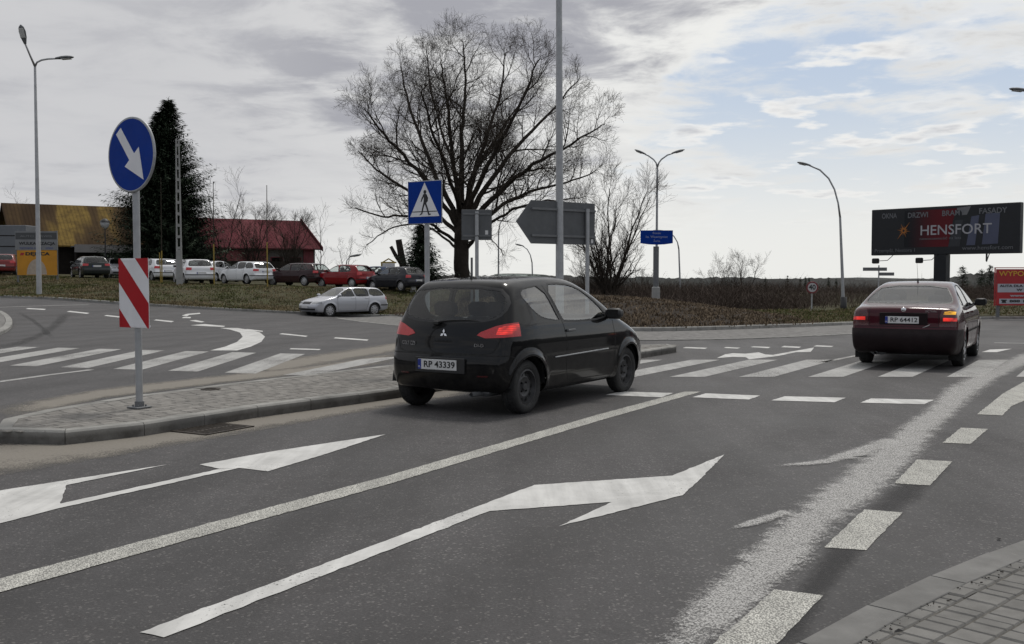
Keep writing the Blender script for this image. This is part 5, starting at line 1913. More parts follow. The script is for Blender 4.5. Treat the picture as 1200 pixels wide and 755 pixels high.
for q in ([(-.03, .195), (.055, .195), (.085, .12), (.075, .0), (.04, -.02), (-.035, -.02), (-.02, .08)],
          [(-.035, .19), (-.09, .10), (-.125, .02), (-.10, .01), (-.06, .08), (-.02, .13)],
          [(.06, .19), (.115, .10), (.10, .015), (.078, .02), (.085, .09), (.05, .13)],
          [(-.035, -.01), (.02, -.02), (-.035, -.14), (-.07, -.27), (-.155, -.30), (-.15, -.275), (-.105, -.25), (-.075, -.13)],
          [(.0, -.02), (.05, -.01), (.10, -.12), (.155, -.27), (.20, -.265), (.19, -.295), (.12, -.30), (.06, -.15)]):
    mb.prism([(a * k * .92, b * k + (.0)) for a, b in q], -.0575, -.055)
mb.build('walking_figure', M['sign_black'], pan)
solid_prism('crossing_line', [(-k * .38, -k * .225), (k * .37, -k * .225), (k * .36, -k * .205), (-k * .37, -k * .205)], -.0565, -.0545, M['sign_black'], pan)

# square sign seen from behind
Y0 = 17.6
p = at(559, 410, Y0); zb0 = tz(p.x, Y0) + zi
root = empty('square_sign', (p.x, Y0, zb0), R(4))
tag(root, 'small square sign seen from its grey back on a thin post', 'road sign')
simple_post(root, at(559, 248, Y0).z - zb0, .032)
s_ = 35.5 * Y0 / 1200; zc_ = at(559, 263.5, Y0).z - zb0
mb = MB(); mb.box((0, .05, 0), (s_, .012, s_), bev=.003)
pan = mb.build('sign_back', M['sign_back'], root, loc=(0, 0, zc_))
for z_ in (s_ * .36, -s_ * .36):
    mb = MB(); mb.box((0, .037, z_), (s_ * .92, .014, .03)); mb.box((0, 0, z_), (.075, .075, .025), bev=.01); mb.build('bracket', M['galv_dark'], pan)
mb = MB(); mb.box((.5 * s_ - .09, .0425, -s_ * .25), (.05, .002, .07)); mb.build('sticker', M['plate_white'], pan)
mb = MB(); mb.tube([(-.1, .3, -.02), (-.1, .3, .9)], .03, 8)
po = empty('short_post', (at(553, 410, 17.9).x, 17.9, tz(0, 17.9) + zi)); tag(po, 'short thin grey post just behind the small square sign', 'post')
simple_post(po, at(553, 302, 17.9).z - zi, .02, M['galv_dark'])


# ------------------------------------------------------------------ street lamps
def lamp_head(parent, p, d, L=.75, m=None):
    """a flat cobra-head lantern at p, reaching along d"""
    d = Vector(d).normalized()
    side = d.cross(Vector((0, 0, 1))).normalized()
    up = side.cross(d)
    vs, fs = [], []
    st = [(0, .05, .05), (.12, .075, .065), (.35, .13, .085), (.65, .15, .085), (.88, .11, .06), (1.0, .02, .02)]
    n = 12
    for t, wd, ht in st:
        for k in range(n):
            a = 2 * PI * k / n
            z = math.sin(a) * ht * (1.0 if math.sin(a) > 0 else .55)
            q = Vector(p) + d * (t * L) + side * (math.cos(a) * wd * L / .75) + up * z * L / .75
            vs.append(tuple(q))
    for i in range(len(st) - 1):
        for k in range(n): fs.append((i * n + k, i * n + (k + 1) % n, (i + 1) * n + (k + 1) % n, (i + 1) * n + k))
    mb = MB(); mb.add(vs, fs + [tuple(range(n)), tuple((len(st) - 1) * n + k for k in range(n))])
    o = mb.build('lamp_head', m or M['galv_dark'], parent, smooth=True)
    q = Vector(p) + d * (L * .58) - up * (.05 * L / .75)
    g = MB(); Mx = Matrix((d, side, up)).transposed()
    g.box(tuple(q), (L * .5, L * .28, .03), M=Mx, bev=.012)
    g.build('lens', M['lens'], o)
    return o


M['lens'] = mat('lamp_lens', (0.5, 0.5, 0.48), 0.25, 0, 0.1, 6)
M['lamp_grey'] = mat('pale_lamp_steel', (0.42, 0.425, 0.43), 0.5, .3, .12, 3)


def street_lamp(px, py, Y, pole_top, arms, label, r0=.085, r1=.045, group='street lamps round the junction', base=None, mpole=None, z0=None, headL=.75, collar=None):
    """arms: list of (pixel polyline, head pixel end) drawn in the plane of the pole"""
    zg = z0 if z0 is not None else GT(px, py).z
    p = at(px, py, Y)
    root = empty('street_lamp', (p.x, Y, zg))
    tag(root, label, 'street lamp', group)
    rel = lambda a, b, dy=0: (at(a, b, Y + dy) - Vector((p.x, Y, zg)))
    mpole = mpole or M['galv']
    # the pole stands plumb; a curved arm carries on from its top
    top = rel(*pole_top)
    mb = MB()
    mb.tube([(0, 0, -.1), (top.x * .35, 0, top.z * .4), (top.x, 0, top.z)], [r0, (r0 * .55 + r1 * .45), r1], 12)
    if collar: mb.tube([(0, 0, -.05), (top.x * .1, 0, collar)], r0 * 1.25, 12)
    mb.build('pole', mpole, root, smooth=True, flat_angle=40)
    for pts, head, dy in arms:
        P = [top] + [Vector((rel(a, b).x, dy * (i + 1) / max(1, len(pts)), rel(a, b).z)) for i, (a, b) in enumerate(pts)]
        mb = MB(); mb.tube(P, [r1] + [r1 * .8] * (len(P) - 1), 10)
        arm = mb.build('arm', mpole, root, smooth=True)
        h = rel(*head); h.y = dy * 1.1
        d = (h - P[-1]); L = max(d.length, headL)
        lamp_head(root, P[-1] - d.normalized() * .05, d, L)
    if base:
        mb = MB(); mb.tube([(0, 0, -.1), (top.x * .02, 0, base)], r0 * 1.6, 12); mb.build('base_sleeve', M['black_plastic'], root, smooth=True)
    return root


pl_ = GT(46, 349)
street_lamp(46, 349, pl_.y, (41, 78), [([(41, 68), (40.6, 56)], (40.2, 50), -1.0), ([(44, 73.5), (50, 71.2), (58, 70.2), (69, 70.0)], (89, 68.6), -.25)], 'tall grey street lamp with two lanterns standing before the barn', .13, .055, mpole=M['lamp_grey'], headL=.9)
# tall mast that also carries the arrow sign: its lantern is above the picture
street_lamp(656, 411, 18.4, (655, -40), [([(658, -90), (670, -130), (700, -155)], (755, -160), .2)], 'thick grey lamp mast rising past the top of the picture', .078, .052, z0=tz(.9, 18.4) + zi)
street_lamp(769, 352, 66, (770.3, 196), [([(769, 191), (766, 187), (760, 182.5), (756, 180.5)], (743, 175), .1), ([(772, 191), (775, 187), (782, 182), (788, 180)], (803, 175.5), -.1)], 'slender street lamp with two lanterns beyond the planted mound', .10, .06, z0=-.9)
street_lamp(797.5, 352, 100, (795.5, 292), [([(794, 284), (790, 277), (785, 273), (778, 271)], (764, 270.6), .2)], 'far street lamp with a curved arm just past the blue roundabout sign', .10, .07, z0=-1.0, headL=1.1)
pr_ = GT(988.5, 370)
street_lamp(988.5, 370, pr_.y, (984.5, 255), [([(982.5, 238), (978.5, 222), (972, 209), (962, 199), (950, 193.5)], (934.5, 189.5), .2)], 'street lamp with a long curved arm beside the 40 sign', .10, .055, base=.95, headL=.7)
street_lamp(584, 345, 95, (584.3, 272), [([(586, 262), (592, 252), (601, 246), (612, 243)], (628, 241), .2)], 'far street lamp curving behind the arrow sign', .09, .06, z0=-.8, headL=1.1)
street_lamp(624.5, 345, 130, (623.5, 308), [([(621.5, 299), (618, 292.5), (613, 288.5)], (603.5, 286), .2)], 'farthest street lamp with a curved arm over the black hatchback', .11, .08, z0=-1.0, headL=1.1)
street_lamp(405.5, 340, 140, (405.5, 312), [([(406.5, 305), (410, 301)], (424, 298.5), .1)], 'distant street lamp behind the parked red car', .10, .08, z0=.6, headL=1.2)
street_lamp(1226, 372, 40, (1224, 150), [([(1222, 130), (1215, 112), (1207, 105.5)], (1194.5, 104), .2)], 'street lamp at the frame edge with only its lantern tip showing', .09, .055, z0=0.0)
# lantern post by the barn
p = at(124, 322, 70); z0 = bank_z(p.x, 70)
root = empty('lantern_post', (p.x, 70, z0)); tag(root, 'short black lantern post with a round globe by the barn', 'lantern')
hh = at(124, 268, 70).z - z0
mb = MB(); mb.tube([(0, 0, 0), (0, 0, hh)], [.06, .04], 8); mb.build('pole', M['black_plastic'], root)
mb = MB(); mb.lathe([(.02, -.02), (.2, .08), (.30, .30), (.28, .48), (.1, .62), (.01, .64)], 16, axis='z'); mb.build('globe', mat('frosted_globe', (.35, .36, .37), .35), root, smooth=True, loc=(0, 0, hh))
mb = MB(); mb.lathe([(.33, .42), (.30, .52), (.12, .66), (.01, .68)], 16, axis='z'); mb.build('cap', M['black_plastic'], root, smooth=True, loc=(0, 0, hh))

# ladder-like concrete utility pole
p = at(210.5, 339, 56); z0 = bank_z(p.x, 56)
root = empty('utility_pole', (p.x, 56, z0), R(8)); tag(root, 'pale concrete utility pole with ladder slots in front of the spruce', 'utility pole')
hh = at(210, 163, 56).z - z0
mb = MB()
for s in (-1, 1): mb.tube([(s * .13, 0, -.3), (s * .07, 0, hh)], [.055, .04], 6)
z_ = 2.0
while z_ < hh:
    w_ = .26 - .12 * z_ / hh
    mb.box((0, 0, z_), (w_, .09, .16)); z_ += .62
mb.box((0, 0, .8), (.29, .13, 2.2), bev=.02)
mb.build('concrete_mast', M['pole_concrete'], root)

# thin rods with yellow feet
for px, pt, pb, pm, lab in ((190, 208, 336, 294, 'thin rod with a yellow foot before the spruce'), (251, 214, 333, 286, 'thin rod with a yellow foot before the white hatchback'), (313.5, 217, 338, 284, 'thin tall rod with a yellow foot before the white estate')):
    Y0 = 57.5; p = at(px, pb, Y0); z0 = bank_z(p.x, Y0)
    root = empty('marker_rod', (p.x, Y0, z0)); tag(root, lab, 'marker rod', 'yellow-footed rods on the bank')
    zm, zt_ = at(px, pm, Y0).z - z0, at(px, pt, Y0).z - z0
    mb = MB(); mb.tube([(0, 0, zm), (.02, 0, zt_)], [.03, .018], 6); mb.build('rod', M['twig'], root)
    mb = MB(); mb.tube([(0, 0, -.1), (0, 0, zm)], .036, 8); mb.build('yellow_sleeve', M['yellow_paint'], root)
p = at(188.5, 333, 57); z0 = bank_z(p.x, 57)
root = empty('stake', (p.x, 57, z0)); tag(root, 'short pale yellow stake beside the rod by the spruce', 'stake')
mb = MB(); mb.tube([(0, 0, -.1), (-.05, 0, at(187, 296, 57).z - z0)], .03, 6); mb.build('pole', M['yellow_paint'], root)

# arrow-shaped direction sign seen from behind
Y0 = 18.75; p = at(688, 409, Y0); z0 = tz(p.x, Y0) + zi
root = empty('arrow_direction_sign', (p.x, Y0, z0), R(38)); tag(root, 'large arrow-shaped direction sign seen from its grey back', 'direction sign')
ca_ = math.cos(R(38))
k = Y0 / 1200
x0, x1, xs = -85 * k / ca_ * .96, 11.5 * k / ca_, -66 * k / ca_ * .98
zt_, zb_ = at(688, 238, Y0).z - z0, at(688, 287, Y0).z - z0
zm = (zt_ + zb_) / 2
pan = solid_prism('sign_back', [(x0, zm), (xs, zb_), (x1, zb_), (x1, zt_), (xs, zt_)], .05, .062, M['sign_back'], root)
for z_ in (zm + (zt_ - zm) * .62, zm - (zt_ - zm) * .62):
    mb = MB(); mb.box(((xs + x1) / 2, .036, z_), (x1 - xs, .028, .04)); mb.build('rail', M['galv_dark'], pan)
mb = MB(); mb.box((x1 - .07, .0485, zb_ + .07), (.05, .002, .07)); mb.build('sticker', M['plate_white'], pan)
simple_post(root, at(688, 245, Y0).z - z0, .036)

# speed limit sign
p0 = GT(951, 373); Y0 = p0.y; k = Y0 / 1200
root = empty('speed_limit_sign', (p0.x, Y0, p0.z), 0); tag(root, 'round white 40 speed limit sign with a red border on a thin post', 'road sign')
simple_post(root, at(951.5, 333, Y0).z - p0.z, .035)
rd = 7.0 * k; zc_ = at(951.7, 337, Y0).z - p0.z
mb = MB(); mb.lathe([(.001, -.06), (rd, -.06), (rd + .005, -.05), (rd, -.04), (.001, -.04)], 40); pan = mb.build('sign_panel', mat('faded_red_border', (.16, .02, .025), .5), root, loc=(0, 0, zc_))
solid_prism('white_face', disc(rd * .76, 40), -.0635, -.0605, mat('dull_white_face', (.42, .42, .43), .5), pan)
lettering('40', rd * 1.15, M['sign_black'], pan, (0, -.066, 0), bold=.01)

M['bb_dim0'] = mat('pale_sign_text', (.30, .33, .45), .5)
# roundabout name sign on the mound
Y0 = 45.0; p = at(768.5, 353, Y0); z0 = mound_h(p.x, Y0) - .1
root = empty('roundabout_name_sign', (p.x, Y0, z0), 0); tag(root, 'blue roundabout name sign on a thick post on the mound', 'name sign')
k = Y0 / 1200
mb = MB(); mb.tube([(0, 0, -.5), (0, 0, at(768, 289, Y0).z - z0)], .125, 14); mb.build('post', M['galv_dark'], root, smooth=True, flat_angle=40)
mb = MB(); mb.box((0, 0, (at(768, 336, Y0).z - z0) / 2 - .2), (.32, .32, at(768, 336, Y0).z - z0 + .4), bev=.05); mb.build('base', M['pole_concrete'], root)
w_, h_ = 37.6 * k, 15.8 * k
zc_ = at(768, 278.2, Y0).z - z0
solid = [(-w_ / 2, -h_ / 2 + .03), (-w_ * .25, -h_ / 2 - .02), (w_ * .0, -h_ / 2 - .035), (w_ * .25, -h_ / 2 - .02), (w_ / 2, -h_ / 2 + .03), (w_ / 2, h_ / 2), (-w_ / 2, h_ / 2)]
pan = solid_prism('sign_panel', solid, -.17, -.13, M['sign_blue'], root, (0, 0, zc_))
for s_, dz, sz in (('Rondo', .17, .13), ('ks. Wawrzyniec', .01, .15), ('Żurka', -.17, .12)):
    lettering(s_, sz, M['bb_dim0'], pan, (0, -.172, dz), bold=0)

# finger posts
Y0 = 52; p = at(1029, 372, Y0); z0 = -.3
root = empty('finger_post', (p.x, Y0, z0)); tag(root, 'thin post with two grey direction boards beyond the maroon saloon', 'direction sign')
k = Y0 / 1200
mb = MB(); mb.tube([(0, 0, 0), (0, 0, at(1029, 311, Y0).z - z0)], .035, 8); mb.build('post', M['galv'], root)
for a, b, c, d, in ((1010, 1038, 313.6, 317.6), (1029.5, 1046.5, 319.4, 323.2)):
    mb = MB(); xm = ((a + b) / 2 - 1029) * k; mb.box((xm, -.05, at(1029, (c + d) / 2, Y0).z - z0), ((b - a) * k, .03, (d - c) * k)); mb.build('direction_board', M['galv_dark'], root)

# ------------------------------------------------------------------ billboards
def emis_free(name, col, **kw): return mat(name, col, .5, 0, .1, 1.2, **kw)


BL, TL_, BR_, TR_ = at(1021, 299.5, 89.7), at(1021, 246, 89.7), at(1195, 297, 80), at(1196, 237, 80)
mid = (BL + BR_) / 2
ang = math.atan2(BR_.y - BL.y, BR_.x - BL.x)
zg = -1.6
W_ = math.hypot(BR_.x - BL.x, BR_.y - BL.y); zb_, zt_ = (BL.z + BR_.z) / 2 - zg, (TL_.z + TR_.z) / 2 - zg
H_ = zt_ - zb_
root = empty('billboard', (mid.x, mid.y, zg), ang); tag(root, 'huge black and red advertising billboard on a single thick column', 'billboard')
M['bb_black'] = emis_free('billboard_black', (.010, .012, .016)); M['bb_red'] = emis_free('billboard_red', (.19, .010, .018)); M['bb_dark'] = emis_free('billboard_dark_red', (.045, .006, .009))
M['bb_pane'] = emis_free('billboard_pane', (.075, .085, .14)); M['bb_grey'] = emis_free('billboard_grey', (.16, .16, .17)); M['bb_text'] = emis_free('billboard_text', (.38, .38, .41)); M['bb_dim'] = emis_free('billboard_dim_text', (.15, .155, .17)); M['bb_orange'] = emis_free('billboard_orange', (.40, .14, .02))
mb = MB(); mb.box((0, .25, zb_ + H_ / 2), (W_, .5, H_), bev=.04); pan = mb.build('display_panel', M['bb_black'], root)
X_ = lambda u: -W_ / 2 + u * W_
Zz = lambda v: zt_ - v * H_
def bbq(name, us, m, d):
    return solid_prism(name, [(X_(a), Zz(b)) for a, b in us], -d, .01, m, pan)


def printed_fade(name, xa, xb, ca_, cb_):
    m, nt, out = new_mat(name)
    b_ = N(nt, 'ShaderNodeBsdfPrincipled', ins={'Roughness': .5, 'Specular IOR Level': .3})
    tc = N(nt, 'ShaderNodeTexCoord'); sx = N(nt, 'ShaderNodeSeparateXYZ'); nt.links.new(tc.outputs['Object'], sx.inputs[0])
    mr = N(nt, 'ShaderNodeMapRange', interpolation_type='SMOOTHSTEP', ins={'From Min': xa, 'From Max': xb}); nt.links.new(sx.outputs['X'], mr.inputs[0])
    nt.links.new(mixc(nt, mr.outputs[0], ca_, cb_), b_.inputs['Base Color']); nt.links.new(b_.outputs[0], out.inputs['Surface'])
    return m


bbq('red_field', [(.24, .06), (.60, .06), (.575, .30), (.545, .84), (.24, .84)], printed_fade('black_to_red_print', X_(.25), X_(.50), (.010, .012, .016), (.11, .007, .013)), .005)
bbq('pane_picture', [(.60, .05), (.69, .03), (.665, .20), (.64, .20), (.625, .10), (.60, .10)], M['bb_grey'], .004)
bbq('pane_picture', [(.59, .30), (.64, .30), (.62, .84), (.545, .84)], mat('pane_dark_print', (.03, .033, .04), .5), .003)  # dark printed shape beside the panes
bbq('pane_picture', [(.695, .24), (.745, .22), (.72, .82), (.665, .82)], M['bb_pane'], .006)
bbq('pane_picture', [(.785, .20), (.875, .18), (.865, .80), (.765, .81)], M['bb_pane'], .006)
def bbt(s, u, v, size, m, width=None, bold=0): lettering(s, size, m, pan, (X_(u), -.02, Zz(v)), width=width, bold=bold)
bbt('OKNA', .13, .155, .62, M['bb_dim'], W_ * .11, .01); bbt('DRZWI', .335, .165, .62, M['bb_dim'], W_ * .14, .01); bbt('BRAMY', .575, .155, .62, M['bb_dim'], W_ * .15, .01); bbt('FASADY', .83, .145, .62, M['bb_dim'], W_ * .175, .01)
bbt('HENSFORT', .588, .50, 1.15, M['bb_text'], W_ * .47, .008)
bbt('nowoczesność na lata', .49, .665, .30, M['bb_dim'], W_ * .28)
bbt('Przemyśl, Nestora 1', .175, .90, .42, M['bb_dim'], W_ * .29); bbt('www.hensfort.com', .80, .88, .46, M['bb_dim'], W_ * .32)
mb = MB()
for i in range(12):
    a = 2 * PI * i / 12 + R(52); L = .95 if i in (0, 6) else (.62 if i % 2 == 0 else .42)
    d = Vector((math.cos(a), math.sin(a))); n_ = Vector((-d.y, d.x))
    c = Vector((X_(.235), Zz(.48)))
    mb.prism([tuple(c + d * .10 + n_ * .05), tuple(c + d * .10 - n_ * .05), tuple(c + d * L)], -.012, .0)
mb.build('star_emblem', M['bb_orange'], pan)
mb = MB(); xc = (1106.5 - 1108) * 85 / 1200
mb.box((xc, .35, zb_ / 2), (1.05, .7, zb_)); mb.build('column', M['bb_black'], root)
for px in (1041, 1095):
    u = (px - 1021) / 174.0
    mb = MB(); mb.tube([(X_(u) + .6, 0, zb_), (X_(u) + .6, -.9, zb_ - .45), (X_(u) + .1, -1.5, zb_ - .5)], .03, 6); mb.box((X_(u) - .1, -1.6, zb_ - .5), (.5, .34, .46), bev=.06)
    mb.build('floodlight', M['black_plastic'], root)
mb = MB(); mb.tube([(X_(.82), -.1, zb_ + .1), (X_(.815), -.5, zb_ - .65)], .04, 6); mb.box((X_(.815), -.5, zb_ - .3), (.1, .12, .6)); mb.build('lamp_bracket', M['black_plastic'], root)

Y0 = 47.5; k = Y0 / 1200
xl, zt_, zb_ = at(1167, 315.5, Y0).x, at(1167, 315.5, Y0).z, at(1167, 358, Y0).z
W_ = 3.9
zg = .1
root = empty('rental_billboard', (xl + W_ / 2, Y0, zg), R(3)); tag(root, 'red and white car rental hoarding with yellow lettering cut off by the frame', 'billboard')
H_ = zt_ - zb_; zb_ -= zg; zt_ -= zg
M['rb_red'] = mat('hoarding_red', (.36, .018, .022), .5, 0, .12, 1.5); M['rb_white'] = mat('hoarding_white', (.40, .41, .45), .5, 0, .1, 1.5); M['rb_yellow'] = mat('hoarding_yellow', (.55, .30, .03), .5, 0, .1, 1.5)
mb = MB(); mb.box((0, .04, (zb_ + zt_) / 2), (W_, .08, H_)); pan = mb.build('board', M['rb_red'], root)
for v0, v1 in ((.405, .64), (.815, .955)):
    solid_prism('white_band', [(-W_ / 2 + (.05 if v0 < .5 else .14), zt_ - v1 * H_), (W_ / 2 - .05, zt_ - v1 * H_), (W_ / 2 - .05, zt_ - v0 * H_), (-W_ / 2 + (.05 if v0 < .5 else .14), zt_ - v0 * H_)], -.006, .0, M['rb_white'], pan)
def rbt(s, x, v, size, m, width, al='LEFT'): lettering(s, size, m, pan, (-W_ / 2 + x, -.012, zt_ - v * H_), align=al, width=width, bold=.006)
rbt('WYPOŻYCZALNIA', .10, .13, .32, M['rb_yellow'], 3.4); rbt('AUT', W_ / 2, .305, .30, M['rb_yellow'], 1.3, 'CENTER')
rbt('AUTA DLA POSZKODOWANYCH', .15, .465, .15, M['sign_black'], 3.4); rbt('W WYPADKACH', W_ / 2, .575, .15, M['sign_black'], 2.0, 'CENTER')
rbt('www.autowynajem.pl', W_ / 2, .73, .15, M['rb_white'], 2.6, 'CENTER'); rbt('888 151 150', .62, .885, .16, M['sign_black'], 1.7)
mb = MB(); mb.prism([(-W_ / 2 + .25, zt_ - .93 * H_), (-W_ / 2 + .47, zt_ - .93 * H_), (-W_ / 2 + .44, zt_ - .875 * H_), (-W_ / 2 + .50, zt_ - .87 * H_), (-W_ / 2 + .50, zt_ - .84 * H_), (-W_ / 2 + .22, zt_ - .84 * H_), (-W_ / 2 + .22, zt_ - .87 * H_), (-W_ / 2 + .28, zt_ - .875 * H_)], -.012, 0); mb.build('telephone_symbol', M['sign_black'], pan)
mb = MB(); mb.box((0, .05, zt_ + .06), (W_ + .16, .05, .04)); mb.box((-W_ / 2 - .06, .05, (zb_ + zt_) / 2 + .03), (.04, .05, H_ + .1)); mb.build('frame', M['rb_red'], root)
for x in (-W_ / 2 + .15, W_ / 2 - .15):
    mb = MB(); mb.box((x, .14, zb_ / 2 + .1), (.12, .12, zb_ + 1.2)); mb.build('post', M['galv_dark'], root)

# workshop boards in front of the barn
Y0 = 62; k = Y0 / 1200
p = at(43.5, 322, Y0); z0 = bank_z(p.x, Y0)
root = empty('workshop_board', (p.x, Y0, z0), R(2)); tag(root, 'yellow and grey workshop advertising boards on a frame before the barn', 'billboard')
M['ad_yellow'] = mat('board_yellow', (.52, .23, .008), .5, 0, .12, 1.2); M['ad_grey'] = mat('board_grey', (.19, .195, .20), .55, 0, .12, 1.5); M['ad_dark'] = mat('board_dark_grey', (.06, .063, .066), .55, 0, .12, 1.5)
za, zb2 = at(43, 293.5, Y0).z - z0, at(43, 322.5, Y0).z - z0
w_ = 45.5 * k
mb = MB(); mb.box((.02, 0, (za + zb2) / 2), (w_, .08, za - zb2)); pan = mb.build('yellow_board', M['ad_yellow'], root)
solid_prism('tyre_picture', [(1.15 * w_ * .22 * math.cos(a), zb2 + .03 + (za - zb2) * .62 * math.sin(a)) for a in np.linspace(0, PI, 20)], -.046, -.038, mat('pale_print', (.40, .33, .26), .6), pan)
lettering('DĘBICA', .26, M['sign_black'], pan, (.06, -.05, za - .22), width=w_ * .62, bold=.012)
solid_prism('print_mark', [(-w_ * .42, za - .3), (-w_ * .33, za - .3), (-w_ * .30, za - .15), (-w_ * .39, za - .15)], -.046, -.038, M['rb_red'], pan)
zc1 = at(43, 271.5, Y0).z - z0
mb = MB(); mb.box((0, 0, (zc1 + za) / 2 + .02), (w_ * 1.07, .08, zc1 - za)); pan = mb.build('grey_board', M['ad_grey'], root)
hh = zc1 - za
solid_prism('dark_band', [(-w_ * .52, zc1 - hh * .42), (w_ * .52, zc1 - hh * .42), (w_ * .52, zc1 - hh * .06), (-w_ * .52, zc1 - hh * .06)], -.046, -.038, M['ad_dark'], pan)
lettering('AUTO SERWIS', .16, M['ad_grey'], pan, (0, -.05, zc1 - hh * .25), width=w_ * .8)
lettering('WULKANIZACJA', .24, M['sign_black'], pan, (.05, -.05, zc1 - hh * .64), width=w_ * .92, bold=.008)
lettering('wymiana opon   oleje', .13, M['sign_blue'], pan, (0, -.05, zc1 - hh * .87), width=w_ * .85)
for x in (-w_ * .5, w_ * .5):
    mb = MB(); mb.box((x, .08, zc1 / 2), (.09, .09, zc1 + .1)); mb.build('post', M['galv_dark'], root)

# drain grate and little manhole cover
M['iron'] = mat('rusty_iron', (.045, .037, .03), .7, .4, .4, 12, .3, 60)
g = [G(220, 507), G(240, 510.2), G(293.5, 501), G(262, 498.6)]
cx_ = sum((q for q in g), Vector()) / 4
d1 = (HEAD * 1.0)
root = empty('drain_grate', (cx_.x, cx_.y, 0), R(90) - ROAD); tag(root, 'rusty slotted drain grate in the sandy gutter by the island kerb', 'drain grate')
mb = MB()
mb.box((0, .29, .008), (.62, .03, .012)); mb.box((0, -.17, .008), (.62, .03, .012)); mb.box((.31, .06, .008), (.03, .49, .012)); mb.box((-.31, .06, .008), (.03, .49, .012))
mb.build('frame', M['iron'], root)
mb = MB()
for i in range(11): mb.box((-.27 + i * .054, .06, .008), (.024, .43, .010))
mb.box((0, .06, .0075), (.6, .025, .009))
mb.build('bars', M['iron'], root)
mb = MB(); mb.box((0, .06, .005), (.59, .43, .002)); mb.build('pit', M['gap'], root)
p = G(247, 456, zi)
root = empty('manhole_cover', (p.x, p.y, zi + .003), 0); tag(root, 'small dark round cover set in the island paving', 'manhole cover')
mb = MB(); mb.lathe([(.001, .004), (.11, .004), (.12, .0), (.12, -.03)], 20, axis='z')
for i in range(6): mb.box((0, -.07 + i * .028, .005), (.14, .010, .003))
mb.build('lid', M['iron'], root)
# a dead leaf lying on the pavement
p = G(1053, 740.5, .03)
mb = MB(); mb.add([(-.02, -.006, 0), (.0, -.014, .006), (.024, .002, .003), (.004, .010, .012), (-.014, .006, .004)], [(0, 1, 2), (0, 2, 3), (0, 3, 4)])
tag(mb.build('leaf', M['gap'], loc=(p.x, p.y, .029)), 'dark dead leaf lying on the paving stones', 'leaf')
p = G(1170, 633, 0)
mb = MB(); mb.add([(-.02, -.006, 0), (.0, -.014, .006), (.024, .002, .003), (.004, .010, .010), (-.014, .006, .004)], [(0, 1, 2), (0, 2, 3), (0, 3, 4)])
tag(mb.build('leaf', M['gap'], loc=(p.x, p.y, .006), rot=(0, 0, 1.2)), 'small dark leaf on the asphalt by the kerb', 'leaf')
# ------------------------------------------------------------------ bare trees
class Tree:
    def __init__(s, seed):
        s.r = random.Random(seed); s.lines = []

    def limb(s, pts, r0, r1):
        """a hand-drawn limb: smooth it and keep it"""
        P = [Vector(p) for p in pts]
        for _ in range(2):
            Q = [P[0]]
            for i in range(len(P) - 1): Q += [P[i] * .75 + P[i + 1] * .25, P[i] * .25 + P[i + 1] * .75]
            Q.append(P[-1]); P = Q
        for i in range(2, len(P) - 1): P[i] += Vector((s.r.gauss(0, .05), s.r.gauss(0, .05), s.r.gauss(0, .04)))
        n = len(P)
        rad = [r0 + (r1 - r0) * (i / (n - 1)) ** .85 for i in range(n)]
        s.lines.append((P, rad, 0))
        return P, rad

    def branch(s, p, d, L, r, lvl, up=.08, wob=.16, droop=0.0):
        n = 3 if lvl >= 3 else (5 if lvl == 2 else 7)
        P = [Vector(p)]; d = Vector(d).normalized(); rad = [r]
        for i in range(n):
            d = d + Vector((s.r.gauss(0, wob), s.r.gauss(0, wob), s.r.gauss(0, wob) + up - droop * i / n))
            d.normalize()
            P.append(P[-1] + d * (L / n)); rad.append(max(r * (1 - .82 * (i + 1) / n), .005))
        s.lines.append((P, rad, lvl))
        return P, rad

    def side(s, P, rad, lvl, maxl, n, Lr, ang=(28, 62), t0=.22, up=.08, wob=.16, droop=0.0, env=None):
        total = sum((P[i + 1] - P[i]).length for i in range(len(P) - 1))
        for k in range(n):
            t = t0 + (1 - t0) * ((k + s.r.random()) / n) ** 1.2
            f = t * (len(P) - 1); i = min(int(f), len(P) - 2); u = f - i
            p = P[i].lerp(P[i + 1], u); r = rad[i] + (rad[i + 1] - rad[i]) * u
            d = (P[i + 1] - P[i]).normalized()
            a = s.r.uniform(0, 2 * PI); ax = d.orthogonal().normalized(); ax.rotate(Matrix.Rotation(a, 3, d))
            nd = d.copy(); nd.rotate(Matrix.Rotation(R(s.r.uniform(*ang)), 3, ax))
            L = s.r.uniform(*Lr[lvl]) * (1.15 - .55 * t)
            if env is not None:
                e = p + nd * L
                m = env(e)
                if m > .9: L *= max(.35, .8 / m ** 2)
            q, rr = s.branch(p, nd, L, max(min(r * .62, L * .020), .006), lvl, up, wob, droop)
            if lvl < maxl: s.side(q, rr, lvl + 1, maxl, s.cnt[lvl + 1], Lr, ang, .18, up, wob, droop, env)

    def build(s, root, m_bark, m_twig, sides=(10, 6, 4, 3, 3)):
        big, small = MB(), MB()
        for P, rad, lvl in s.lines:
            (big if lvl == 0 else small).tube(P, rad, sides[min(lvl, 4)], cap=False)
        big.build('trunk', m_bark, root, smooth=True, fix=False)
        small.build('crown', m_twig, root, fix=False)


def tree_root(name, px, Y, z0, label, cat='tree', group=None, py=330):
    p = at(px, py, Y)
    return tag(empty(name, (p.x, Y, z0)), label, cat, group), Vector((p.x, Y, z0))


